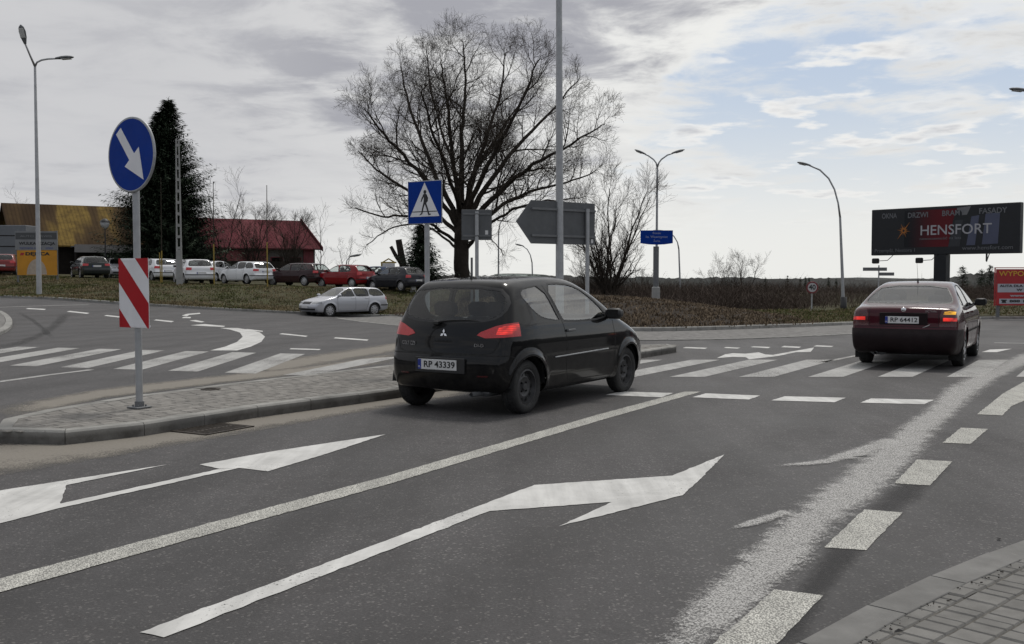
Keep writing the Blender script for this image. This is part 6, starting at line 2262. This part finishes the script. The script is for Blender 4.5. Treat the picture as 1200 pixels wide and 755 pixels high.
# the great bare tree
Y0 = 75.0
root, o = tree_root('bare_tree', 541, Y0, .3, 'huge bare broad-crowned tree behind the black hatchback')
T = Tree(5)
T.cnt = {1: 0, 2: 8, 3: 6, 4: 3}
W3 = lambda px, py, dy=0: at(px, py, Y0 + dy) - o
tr, rr = T.limb([W3(541, 345), W3(541, 310), W3(541, 280), W3(542, 255)], .60, .50)
T.lines[-1][1][0] = .80
env_c = W3(563, 165); ex, ez = 158 * Y0 / 1200, 146 * Y0 / 1200
env = lambda p: math.sqrt(((p.x - env_c.x) / ex) ** 2 + (p.y / ex) ** 2 + ((p.z - env_c.z) / ez) ** 2)
limbs = [
    ([(541, 262, 0), (534, 215, -.3), (528, 165, -1), (520, 110, -2), (514, 62, -2.5)], .36),
    ([(541, 262, 0), (541, 200, 1), (540, 150, 1.6), (546, 95, 2.2), (541, 36, 2.6)], .38),
    ([(543, 262, 0), (552, 210, 1), (571, 160, 2), (588, 110, 3), (596, 50, 4)], .36),
    ([(544, 262, 0), (560, 215, -2), (590, 160, -4), (618, 110, -5), (640, 55, -6)], .36),
    ([(546, 258, 0), (572, 215, 1), (612, 165, 3), (650, 130, 4.5), (688, 84, 6)], .38),
    ([(546, 268, 0), (580, 228, -1), (622, 195, -2.5), (668, 172, -4), (722, 142, -5)], .36),
    ([(547, 278, 0), (585, 240, 2), (630, 222, 4), (675, 215, 5), (712, 200, 6)], .27),
    ([(548, 290, 0), (572, 262, -2), (605, 244, -4), (640, 238, -5), (690, 236, -6)], .20),
    ([(539, 262, 0), (515, 215, 1.5), (490, 160, 3), (472, 110, 4), (462, 68, 5)], .34),
    ([(538, 268, 0), (508, 222, -1), (474, 185, -2), (440, 150, -3), (416, 122, -4)], .32),
    ([(538, 275, 0), (500, 240, 2), (462, 215, 4), (432, 198, 5), (408, 176, 6)], .26),
    ([(537, 285, 0), (505, 262, -2), (470, 252, -4), (438, 258, -5), (404, 248, -6)], .20),
    ([(536, 292, 0), (510, 270, 2), (478, 262, 3), (445, 275, 4), (418, 296, 4.5)], .15),
    ([(541, 250, 0), (520, 190, -5), (500, 140, -7), (490, 95, -8)], .26),
    ([(543, 250, 0), (560, 190, 6), (600, 140, 8), (625, 90, 9)], .26),
    ([(541, 240, 0), (530, 190, 6), (505, 120, 8), (497, 50, 8)], .24),
    ([(548, 285, 0), (566, 272, 3), (580, 285, 4), (592, 305, 4.5)], .09),
]
for pts, r in limbs:
    k_ = [1, 1, .98, .95, .92][:len(pts)]
    P, rad = T.limb([W3(555 + (a - 555) * q_, 190 + (b - 190) * q_, c) for (a, b, c), q_ in zip(pts, k_)], r * .72, .028)
    small_ = r <= .2
    T.side(P, rad, 1, 3 if small_ else 4, (5 if r < .1 else 9) if small_ else 14, {1: (1.6, 3.4) if small_ else (2.4, 5.0), 2: (1.5, 3.0), 3: (.8, 1.7), 4: (.4, .9)}, (26, 62), .22, .07, .15, 0.0, env)
T.build(root, M['bark'], M['twig'])


def bare_tree(px, py_top, Y, z0, label, seed, spread=.45, stems=1, r=None, name='bare_tree', cnt=(9, 6, 4), group=None, maxl=3, base_px=None, lean=0.0, low=.25):
    root, o = tree_root(name, px, Y, z0, label, 'tree', group)
    H = at(px, py_top, Y).z - z0
    T = Tree(seed)
    T.cnt = {1: 0, 2: cnt[1], 3: cnt[2], 4: 3}
    r = r or H * .016
    Lr = {1: (H * .22, H * .42), 2: (H * .10, H * .22), 3: (H * .05, H * .11), 4: (H * .03, H * .05)}
    for i in range(stems):
        a = 2 * PI * (i + T.r.random() * .5) / stems
        sp = spread * H * (.35 if stems > 1 else 0.05)
        d = Vector((math.cos(a) * sp + lean * H, math.sin(a) * sp, H * T.r.uniform(.82, 1.0)))
        pts = [Vector((0, 0, -.2)), Vector((d.x * .12, d.y * .12, d.z * .22)), Vector((d.x * .45, d.y * .45, d.z * .55)), d]
        P, rad = T.limb(pts, r if stems == 1 else r * .7, .012)
        T.side(P, rad, 1, maxl, cnt[0], Lr, (22, 55), low, .10, .14)
    T.build(root, M['bark'], M['twig'], (7, 5, 3, 3, 3))
    return root


bare_tree(712, 222, 62, -1.0, 'bare many-stemmed tree behind the arrow sign', 21, .95, 7, .20, cnt=(14, 8, 5), low=.18)
bare_tree(262, 205, 80, 1.2, 'slim bare tree beside the tall spruce', 31, .5, 2, .09, cnt=(9, 5, 3))
bare_tree(296, 246, 82, 1.0, 'dark bushy bare tree before the red roof', 32, .7, 5, .10, cnt=(13, 8, 4))
bare_tree(341, 258, 76, .9, 'dark bare tree by the red gable', 33, .8, 5, .10, cnt=(13, 8, 4))
bare_tree(376, 248, 84, .8, 'thin bare sapling beside the red gable', 34, .4, 1, .06, cnt=(10, 4, 2))
bare_tree(405, 285, 96, .7, 'thin bare sapling behind the red car', 35, .6, 2, .06, cnt=(9, 5, 3))
bare_tree(2, 236, 110, 1.4, 'bare tree at the frame edge behind the barn', 36, .6, 3, .12, cnt=(9, 5, 3))
for i, (px, pt, Y, lab) in enumerate(((856, 306, 105, 'low bare bush on the skyline before the wood'), (872, 303, 98, 'broad bare bush topping the thicket'), (838, 318, 110, 'small bare bush on the skyline near the broad one'), (690, 300, 90, 'bare bush beside the many-stemmed tree'), (752, 318, 90, 'bare bush behind the roundabout name sign'))):
    bare_tree(px, pt, Y, -2.2, lab, 50 + i, .8, 5, .07, 'bare_bush', (9, 6, 4), 'bare bushes on the skyline')
# lopped trunk with two stubs
root, o = tree_root('lopped_tree', 475, 78, .6, 'lopped tree trunk with two cut stubs behind the dark parked hatchback')
q = lambda a, b: at(a, b, 78) - o
mb = MB(); mb.tube([q(475, 340), q(473, 315), q(470, 298), q(467, 281)], [.34, .30, .26, .24], 9); mb.build('trunk', M['bark'], root, smooth=True)
mb = MB(); mb.tube([q(472, 311), q(464, 300), q(458, 289)], [.2, .15, .13], 8); mb.build('stub', M['bark'], root, smooth=True)


# ------------------------------------------------------------------ spruces
def spruce(px, py_top, Y, z0, rmax, label, seed, dens=1.0, top2=None, thin=0.0, base_h=.2):
    root, o = tree_root('spruce', px, Y, z0, label)
    H = at(px, py_top, Y).z - z0
    rnd = random.Random(seed)
    tb = MB(); tb.tube([(0, 0, -.2), (0, 0, H * .5), (0, 0, H * .98)], [H * .018, H * .010, .012], 8); tb.build('trunk', M['bark'], root, smooth=True)
    V, F = [], []
    def spray(p, d, L, w):
        side = d.cross(Vector((0, 0, 1)))
        side = side.normalized() if side.length > 1e-3 else Vector((1, 0, 0))
        n = len(V)
        tip = p + d * L
        md = p + d * L * .45
        V.extend([tuple(p), tuple(md + side * w), tuple(tip), tuple(md - side * w)])
        F.append((n, n + 1, n + 2, n + 3))
    def crown(cx, cy, zb, zt, R0, dens):
        z = zb
        while z < zt - .1:
            f = (z - zb) / (zt - zb)
            Rz = R0 * (1 - f) ** .95 * rnd.uniform(.72, 1.15) + .08
            nb = max(5, int((7 + 7 * (1 - f)) * dens))
            for b in range(nb):
                if rnd.random() < thin: continue
                a = rnd.uniform(0, 2 * PI); L = Rz * rnd.uniform(.6, 1.1) * (1 + .12 * math.sin(a * 3 + z * 1.7))
                p = Vector((cx, cy, z + rnd.uniform(-.1, .1)))
                slope = rnd.uniform(-.32, -.02) + .35 * f
                tp = p + Vector((math.cos(a) * L, math.sin(a) * L, L * (slope + .22))); md = p + Vector((math.cos(a) * L * .5, math.sin(a) * L * .5, L * (slope * .5 + .055)))
                k0 = len(V); V.extend([(p.x, p.y, p.z + .02), (p.x, p.y, p.z - .02), (md.x, md.y, md.z - .018), (md.x, md.y, md.z + .018), (tp.x, tp.y, tp.z)])
                F.extend([(k0, k0 + 1, k0 + 2, k0 + 3), (k0 + 3, k0 + 2, k0 + 4)])
                n = max(3, int(L / .26))
                for i in range(n):
                    t = (i + 1) / n
                    q = p + Vector((math.cos(a) * L * t, math.sin(a) * L * t, L * (slope * t + .22 * t * t)))
                    dr = Vector((math.cos(a), math.sin(a), slope + .4 * t))
                    for sgn in (-1, 1):
                        aa = a + sgn * rnd.uniform(.5, 1.1)
                        l = (.24 + .40 * (1 - t * .6)) * rnd.uniform(.7, 1.25)
                        spray(q, Vector((math.cos(aa), math.sin(aa), rnd.uniform(-.45, .12))).normalized(), l * 1.1, .055)
                    spray(q, Vector((math.cos(a), math.sin(a), rnd.uniform(-.3, .25))).normalized(), .32, .05)
                    if rnd.random() < .5: spray(q, Vector((math.cos(a) * .3, math.sin(a) * .3, -1)).normalized(), .25, .06)
            z += .21 / max(.6, dens ** .5) * rnd.uniform(.8, 1.2)
        for i in range(14): spray(Vector((cx, cy, zt - .6 + i * .05)), Vector((math.cos(i * 2.4), math.sin(i * 2.4), .9)).normalized(), .22, .03)
    crown(0, 0, H * base_h, H, rmax, dens)
    if top2:
        dx, hf = top2
        crown(dx, .3, H * .3, H * hf, rmax * .72, dens)
    mesh_np('crown', V, F, M['needles'], root)
    return root


spruce(200, 116, 76, 1.15, 5.2, 'tall dark spruce with a double top behind the keep right sign', 3, 2.2, (-.8, .93), base_h=.02)
spruce(493, 263, 73, .55, 2.3, 'ragged dark spruce behind the pedestrian crossing sign', 8, 2.0, None, .03, .03)
for i, (px, pt, Y, lab) in enumerate(((1128, 312, 125, 'far dark conifer left of the red hoarding'), (1150, 316, 135, 'lower far conifer beside the red hoarding'), (1160, 311, 150, 'slender far conifer touching the red hoarding'))):
    spruce(px, pt, Y, -2.6, 2.2, lab, 70 + i, .8, base_h=.02)

# ------------------------------------------------------------------ thicket, wood and hills behind
M['brush'] = mat('brown_brushwood', (0.062, 0.047, 0.038), .95, 0, .3, .25, island=.4)
V, F = [], []
rnd = random.Random(77)
for _ in range(8500):
    Y = rnd.uniform(56, 120) if rnd.random() < .8 else rnd.uniform(53, 66)
    px = rnd.uniform(495, 1215)
    X = (px - 600) / 1200 * Y
    zg = far_ground(np.array(X), np.array(Y))
    zg = float(zg)
    H = (1.52 - (3.0 + rnd.expovariate(.35) if rnd.random() < .95 else rnd.uniform(-7, 2)) / 1200 * Y) - zg
    if px > 930: H *= rnd.uniform(.8, 1.0)
    if Y < 66: H = min(H, rnd.uniform(.8, 2.4))
    for k in range(7):
        a = rnd.uniform(0, 2 * PI); h = H * rnd.uniform(.55, 1.0); sp_ = rnd.uniform(.1, .6) * H
        bx, by = X + rnd.gauss(0, .35), Y + rnd.gauss(0, .35)
        tx, ty = bx + math.cos(a) * sp_, by + math.sin(a) * sp_
        w0 = rnd.uniform(.008, .02)
        n = len(V)
        mx, my, mz = bx + (tx - bx) * .35, by + (ty - by) * .35, zg + h * .55
        V += [(bx - w0, by, zg - .2), (bx + w0, by, zg - .2), (mx + w0 * .8, my, mz), (mx - w0 * .8, my, mz), (tx, ty, zg + h)]
        F += [(n, n + 1, n + 2, n + 3), (n + 3, n + 2, n + 4)]
        for j in range(3):
            t = rnd.uniform(.3, .95); c = Vector((bx + (tx - bx) * t, by + (ty - by) * t, zg + h * t)); d = Vector((rnd.gauss(0, 1), rnd.gauss(0, 1), rnd.uniform(-.1, 1.0))).normalized() * rnd.uniform(.4, 1.1)
            n = len(V); w1 = w0 * .6
            V += [(c.x - w1, c.y, c.z), (c.x + w1, c.y, c.z), (c.x + d.x, c.y + d.y, min(c.z + d.z, zg + H * 1.03))]
            F.append((n, n + 1, n + 2))
tag(mesh_np('brushwood_thicket', V, F, M['brush']), kind='stuff')

M['wood'] = mat('far_wooded_hill', (0.052, 0.047, 0.045), .95, 0, .35, .012, col2=(.035, .04, .038))


def ridge(name, Y, pts, depth, m, seed, rough=1.0, n=260):
    rnd = random.Random(seed)
    xs = np.linspace(pts[0][0], pts[-1][0], n)
    ys = np.interp(xs, [p[0] for p in pts], [p[1] for p in pts])
    V, F = [], []
    prof = [(0, -30), (.0, None), (.3, None), (1, -20)]
    for px, py in zip(xs, ys):
        t = at(px, py + rnd.uniform(-.8, .8) * rough, Y)
        b = at(px, 345, Y)
        for k, (f, zz) in enumerate(((0, -18), (.06, .45), (.3, 1.0), (1.0, .9), (1.8, -1))):
            z = {0: -14.0, 1: -14 + (t.z + 14) * .55, 2: t.z, 3: t.z - .5 + rnd.uniform(-.5, .5), 4: -14.0}[k]
            V.append((t.x * (1 + f * depth / Y), Y + f * depth, z))
    for i in range(len(xs) - 1):
        for k in range(4):
            a = i * 5 + k; F.append((a, a + 5, a + 6, a + 1))
    return tag(mesh_np(name, V, F, m, smooth=False), kind='structure')


ridge('wooded_hill', 420, [(-700, 322), (0, 322), (350, 321), (560, 323), (640, 322.5), (700, 324.5), (760, 325.5), (800, 327), (850, 325), (880, 325.5), (905, 327.5), (930, 328), (960, 326.5), (1010, 328.5), (1060, 329), (1110, 325.5), (1135, 321), (1165, 318.5), (1200, 316), (1250, 315), (1900, 314)], 200, M['wood'], 5, 1.7, 700)
# unseen dark ridge, added round the sides and behind to darken car reflections
V, F = [], []
rnd = random.Random(9)
for i in range(281):
    a = R(34 + i * 1.04); r = 150 + 25 * math.sin(a * 3) + rnd.uniform(-2, 2); h = 9.5 + 3.5 * math.sin(a * 5 + 1) + 2 * math.sin(a * 13) + rnd.uniform(-.8, .8)
    for (rr2, z) in ((r, -9), (r + 2, h * .7), (r + 10, h), (r + 60, h * .9), (r + 90, -9)): V.append((rr2 * math.sin(a), rr2 * math.cos(a), z))
for i in range(280):
    for k in range(4):
        b_ = i * 5 + k; F.append((b_, b_ + 5, b_ + 6, b_ + 1))
tag(mesh_np('unseen_dark_ridge', V, F, M['wood']), kind='structure')
ridge('far_hill', 2200, [(300, 327), (700, 327), (940, 328), (985, 326.5), (1015, 325.6), (1050, 327), (1100, 328), (1300, 326), (1700, 322)], 900, mat('far_hill_forest', (.045, .048, .045), .95, 0, .2, .004), 6, .25, 120)
for i, (px, pt, Y) in enumerate(((923, 323, 400), (938, 325, 405), (944, 324.5, 402), (948, 325.5, 408), (971, 325, 400), (980, 326.5, 405), (897, 325.5, 402))):
    root, o = tree_root('far_conifer', px, Y, -12, 'dark conifer tip standing on the wooded skyline', 'tree', 'conifers on the far skyline')
    H = at(px, pt, Y).z + 12
    V, F = [], []
    rnd = random.Random(200 + i)
    for k in range(160):
        z = H * rnd.random() ** .8; f = 1 - z / H; a = rnd.uniform(0, 2 * PI); L = f * 3.0 + .3
        p = Vector((0, 0, z)); t = Vector((math.cos(a) * L, math.sin(a) * L, z - L * .3)); s_ = Vector((-math.sin(a), math.cos(a), 0)) * .5
        n = len(V); V += [tuple(p), tuple(p.lerp(t, .6) + s_), tuple(t), tuple(p.lerp(t, .6) - s_)]; F.append((n, n + 1, n + 2, n + 3))
    mesh_np('crown', V, F, M['needles'], root)
    mb = MB(); mb.tube([(0, 0, -1), (0, 0, H)], [.3, .03], 5); mb.build('trunk', M['bark'], root)
# ------------------------------------------------------------------ buildings on the left
def roof_metal(name, a, b, c):
    m, nt, out = new_mat(name)
    bs = N(nt, 'ShaderNodeBsdfPrincipled', ins={'Roughness': .9, 'Specular IOR Level': .08})
    tc = N(nt, 'ShaderNodeTexCoord'); vec = tc.outputs['Object']
    mp = N(nt, 'ShaderNodeMapping'); mp.inputs['Scale'].default_value = (.45, .10, .10); nt.links.new(vec, mp.inputs[0])
    st = noise(nt, mp.outputs[0], 1.0, 2, .5)
    f = noise(nt, vec, 1.6, 7, .75)
    br = N(nt, 'ShaderNodeTexWave', wave_type='BANDS', bands_direction='X', ins={'Scale': 1.1, 'Distortion': .0}); nt.links.new(vec, br.inputs['Vector'])
    col = ramp(nt, st, [(.44, a), (.56, b), (.64, c)])
    col = mixc(nt, ramp(nt, f, [(.35, .0), (.7, .7)]), col, a)
    col = mixc(nt, 1.0, col, ramp(nt, br.outputs['Fac'], [(0, .8), (.5, 1.05)]), 'MULTIPLY')
    nt.links.new(col, bs.inputs['Base Color']); nt.links.new(bs.outputs[0], out.inputs['Surface'])
    return m


M['rust_roof'] = roof_metal('rusty_sheet_roof', (.040, .025, .014), (.080, .052, .024), (.20, .135, .038))
M['red_roof'] = roof_metal('red_sheet_roof', (.085, .022, .027), (.115, .030, .036), (.15, .05, .055))
M['dark_wall'] = mat('dark_boards', (.020, .017, .015), .9, 0, .25, 2)
M['grey_wall'] = mat('blue_grey_sheet', (.14, .15, .165), .7, 0, .12, .8)
M['pale_band'] = mat('pale_fascia', (.26, .25, .25), .7, 0, .12, .8)
M['red_wall'] = mat('red_render', (.14, .025, .035), .8, 0, .2, .6)
M['pink_wall'] = mat('faded_pink_render', (.21, .075, .08), .85, 0, .25, .4)
M['grey_render'] = mat('grey_render', (.10, .095, .09), .85, 0, .2, .6)
M['win_glass'] = glass_mat('window_glass', (.1, .11, .12))


def house(name, label, cat, p0, p1, depth, z0, eave, ridge_, roof_m, wall_m, over=.5):
    """front wall from p0 to p1 (places); the ridge runs along it, depth / 2 behind"""
    p0, p1 = Vector(p0), Vector(p1)
    L = (p1 - p0).length; ang = math.atan2(p1.y - p0.y, p1.x - p0.x)
    root = empty(name, (p0.x, p0.y, z0), ang); tag(root, label, cat)
    E, Rg = eave - z0, ridge_ - z0
    mb = MB()
    mb.add([(0, 0, -.5), (L, 0, -.5), (L, 0, E), (0, 0, E), (0, depth, -.5), (L, depth, -.5), (L, depth, E), (0, depth, E), (0, depth / 2, Rg - .08), (L, depth / 2, Rg - .08)],
           [(0, 1, 2, 3), (5, 4, 7, 6), (1, 5, 6, 9, 2), (4, 0, 3, 8, 7)])
    w_ = mb.build('wall', wall_m, root)
    k = (Rg - E) / (depth / 2)
    t = .12
    mb = MB()
    for s in (0, 1):
        y0, y1 = (-over, depth / 2) if s == 0 else (depth + over, depth / 2)
        zA = E - over * k
        mb.add([(-over, y0, zA + t), (L + over, y0, zA + t), (L + over, y1, Rg + t), (-over, y1, Rg + t), (-over, y0, zA), (L + over, y0, zA), (L + over, y1, Rg), (-over, y1, Rg)],
               [(0, 1, 2, 3), (7, 6, 5, 4), (0, 4, 5, 1), (1, 5, 6, 2), (3, 2, 6, 7), (0, 3, 7, 4)])
    rf = mb.build('roof', roof_m, root)
    return root, rf, w_, L, E, Rg


def opening(root, x, z, w, h, m, frame=None, y=0.0, name='window'):
    mb = MB(); mb.box((x, y - .03, z), (w + .14, .06, h + .14)); f = mb.build(name, frame or M['pale_band'], root)
    mb = MB(); mb.box((x, y - .065, z), (w, .02, h)); mb.build('pane', m, f)
    return f


# old barn with the rusty roof
a = at(21, 285, 80); b = at(190, 285, 86)
zb = bank_z(a.x, 80)
root, rf, wl, L, E, Rg = house('barn', 'long dark barn with a rusty yellow-brown sheet roof', 'barn', (a.x, a.y), (b.x, b.y), 9.0, zb, at(80, 284, 82.5).z, at(60, 242, 86).z, M['rust_roof'], M['dark_wall'], .6)
# canopy fascia, doors and the blue-grey lean-to
mb = MB(); mb.box((L * .62, -2.2, at(100, 291, 80).z - zb), (L * .56, .12, .62)); mb.build('fascia', M['pale_band'], root)
mb = MB(); mb.box((L * .62, -1.1, at(100, 288.5, 80).z - zb), (L * .56, 2.3, .08)); mb.build('canopy', M['grey_wall'], root)
for x in (L * .35, L * .62, L * .89):
    mb = MB(); mb.box((x, -2.1, 1.1), (.14, .14, 2.4)); mb.build('canopy_post', M['dark_wall'], root)
opening(root, L * .5, 1.3, 2.6, 2.4, M['dark_wall'], name='barn_door'); opening(root, L * .75, 1.3, 2.4, 2.2, M['dark_wall'], name='barn_door')
a2 = at(0, 300, 79)
mb = MB(); mb.box((0, 0, 1.5), (4.6, .3, 5.0)); 
sh = empty('lean_to', (at(8, 300, 79).x, 79, bank_z(a2.x, 79))); tag(sh, 'blue-grey sheet lean-to at the gable of the barn', 'shed')
hz = at(8, 264, 79).z - bank_z(a2.x, 79)
mb = MB(); mb.box((-1.2, 1.0, hz / 2), (5.4, 2.0, hz), bev=.03); wl2 = mb.build('wall', M['grey_wall'], sh)
for i in range(3):
    mb = MB(); mb.box((-1.2, -.02, hz * (.35 + .22 * i)), (5.3, .03, .06)); mb.build('rail', M['dark_wall'], wl2)
mb = MB(); mb.box((-1.0, -.03, hz * .19), (3.2, .04, hz * .36)); mb.build('door', M['dark_wall'], sh)

# house with the red roof
a = at(247, 290, 93.5); b = at(369, 290, 99)
zb = .9
root, rf, wl, L, E, Rg = house('red_roofed_house', 'long low house with a red sheet roof behind the parked cars', 'house', (a.x, a.y), (b.x, b.y), 10.0, zb, at(310, 289, 96).z, at(300, 258.5, 100.5).z, M['red_roof'], M['grey_render'], .5)
mb = MB(); mb.box((L * .28, -.06, E - .95), (L * .5, .1, 1.15)); mb.build('pink_panel', M['pink_wall'], root)
mb = MB(); mb.box((L * .93, -.07, E / 2), (1.0, .12, E)); mb.build('corner_pier', M['red_wall'], root)
mb = MB(); mb.box((L * .4, -.08, 1.0), (L * .72, .1, 2.0)); mb.build('dark_front', M['dark_wall'], root)
mb = MB()
k_ = (Rg - E) / 5.0
mb.add([(L + .5, -.55, E - .5 * k_ - .1), (L + .62, -.55, E - .5 * k_ - .1), (L + .62, 5, Rg - .05), (L + .5, 5, Rg - .05), (L + .5, -.55, E - .5 * k_ + .3), (L + .62, -.55, E - .5 * k_ + .3), (L + .62, 5, Rg + .36), (L + .5, 5, Rg + .36)],
       [(0, 1, 2, 3), (4, 5, 6, 7), (0, 1, 5, 4), (1, 2, 6, 5), (2, 3, 7, 6), (3, 0, 4, 7)])
mb.build('verge_board', M['red_roof'], rf)
for x in (L * .62, L * .80): opening(root, x, E * .52, 1.1, 1.2, M['win_glass'], M['red_wall'])

# ------------------------------------------------------------------ parked cars and the passing estate
EB = estate_body(.034); HB = hatch_body(.034)
pm = lambda n, c, **k: paint_mat(n, c, **k)
silver = pm('silver_car_paint', (.50, .51, .54), rough=.3, dirt=.15, metal=.35)
est = four_light_car(EB, empty('estate_car'), silver, (-1.31, 1.31), .31, False, windows=EST, kind='cap')
tag(est, 'silver estate car driving round the roundabout below the grass bank', 'car')
pf, prr = GT(391, 371.3), GT(431, 371.0)
A_ = R(44)
h = Vector((-math.cos(A_), -math.sin(A_), 0)); lf = Vector((-h.y, h.x, 0))
fw_ = GT(386, 371.3)
c = fw_ - h * 1.31 - lf * .78
est.location = (c.x, c.y, tz(c.x, c.y)); est.rotation_euler = (0, 0, math.atan2(h.y, h.x))

hat = four_light_car(HB, empty('hatchback_car'), pm('red_car_paint', (.22, .006, .010), dirt=.15), (-1.25, 1.25), .30, True, windows=HAT, kind='cap')


def recolour(root, old, new):
    for ch in root.children:
        if ch.type == 'MESH':
            for i, sl in enumerate(ch.material_slots):
                if sl.material == old:
                    sl.link = 'OBJECT'; sl.material = new
        recolour(ch, old, new)


def park(src, px, Y, yaw, label, paint=None, base_paint=None, first=False, scale=1.0, name=None):
    o = src if first else copy_tree(src)
    if name: o.name = name
    x = at(px, 330, Y).x
    o.location = (x, Y, bank_z(x, Y)); o.rotation_euler = (0, 0, R(90) - R(yaw)); o.scale = (scale,) * 3
    tag(o, label, 'car', 'cars parked along the bank')
    if paint: recolour(o, base_paint, paint)
    return o


red = hat.children[0].material_slots[0].material
red = [ch for ch in hat.children if ch.name.startswith('body')][0].material_slots[0].material
white = pm('white_car_paint', (.72, .73, .75), dirt=.12); dark = pm('dark_maroon_paint', (.030, .010, .012), dirt=.2); black = pm('blue_black_paint', (.012, .013, .02), dirt=.2); green = pm('dark_green_paint', (.018, .024, .024), dirt=.2); blue = pm('faded_blue_paint', (.07, .10, .17), dirt=.2)
park(hat, 405, 62.5, -56, 'red hatchback parked between the dark maroon estate and the rods', first=True)
park(est, 348, 64, -60, 'dark maroon estate parked beside the red hatchback', dark, silver)
park(est, 289, 65, -47, 'white estate car parked in front of the red-roofed house', white, silver)
park(hat, 227, 59, -30, 'white hatchback parked behind the concrete utility pole', white, red)
park(est, 105, 66, -34, 'dark green estate parked on the grass beside the workshop boards', green, silver)
park(hat, 465, 60.5, -48, 'blue black hatchback parked by the ragged spruce', black, red)
park(hat, 440, 70, -60, 'faded blue car half hidden behind the red hatchback', blue, red)
park(hat, 184, 65.5, -40, 'white car half hidden behind the striped board', white, red)
park(est, 199, 70.3, -75, 'white estate farther back behind the concrete utility pole', white, silver)
park(hat, 139, 73, 150, 'silver car facing the road behind the striped board', silver, red)
park(hat, 254, 70, 20, 'silver hatchback tucked behind the two white cars', silver, red)
park(hat, 9, 70, -15, 'red and white car half out of the frame under the lean-to', pm('faded_red_paint', (.20, .03, .03), dirt=.2), red)

# white board with a yellow frame, and the small white stand by the spruce
Y0 = 71; p = at(455.5, 328, Y0); z0 = bank_z(p.x, Y0)
root = empty('white_screen', (p.x, Y0, z0), R(-12)); tag(root, 'white screen in a yellow frame behind the blue black hatchback', 'screen')
h_ = at(455, 308.5, Y0).z - z0; w_ = 15 * Y0 / 1200
mb = MB(); mb.box((0, 0, h_ * .55), (w_, .06, h_ * .88)); mb.build('panel', M['plate_white'], root)
mb = MB(); mb.box((0, 0, h_ + .04), (w_ * 1.25, .1, .1)); mb.box((-w_ * .56, 0, h_ / 2), (.1, .1, h_)); mb.tube([(-w_ * .5, 0, h_ + .05), (0, 0, h_ + .3), (w_ * .5, 0, h_ + .05)], .05, 6); mb.build('frame', M['yellow_paint'], root)
Y0 = 59.5; p = at(484, 343, Y0); z0 = bank_z(p.x, Y0)
root = empty('a_board', (p.x, Y0, z0), R(25)); tag(root, 'small white folding stand on the grass beside the ragged spruce', 'stand')
hh = at(484, 329.5, Y0).z - z0
for s in (-1, 1):
    mb = MB()
    mb.tube([(-.12, s * .16, 0), (-.06, 0, hh)], .018, 6); mb.tube([(.12, s * .16, 0), (.06, 0, hh)], .018, 6)
    mb.build('leg_frame', M['plate_white'], root)
mb = MB(); mb.box((0, -.11, hh * .4), (.26, .02, hh * .35)); mb.build('panel', M['plate_white'], root)
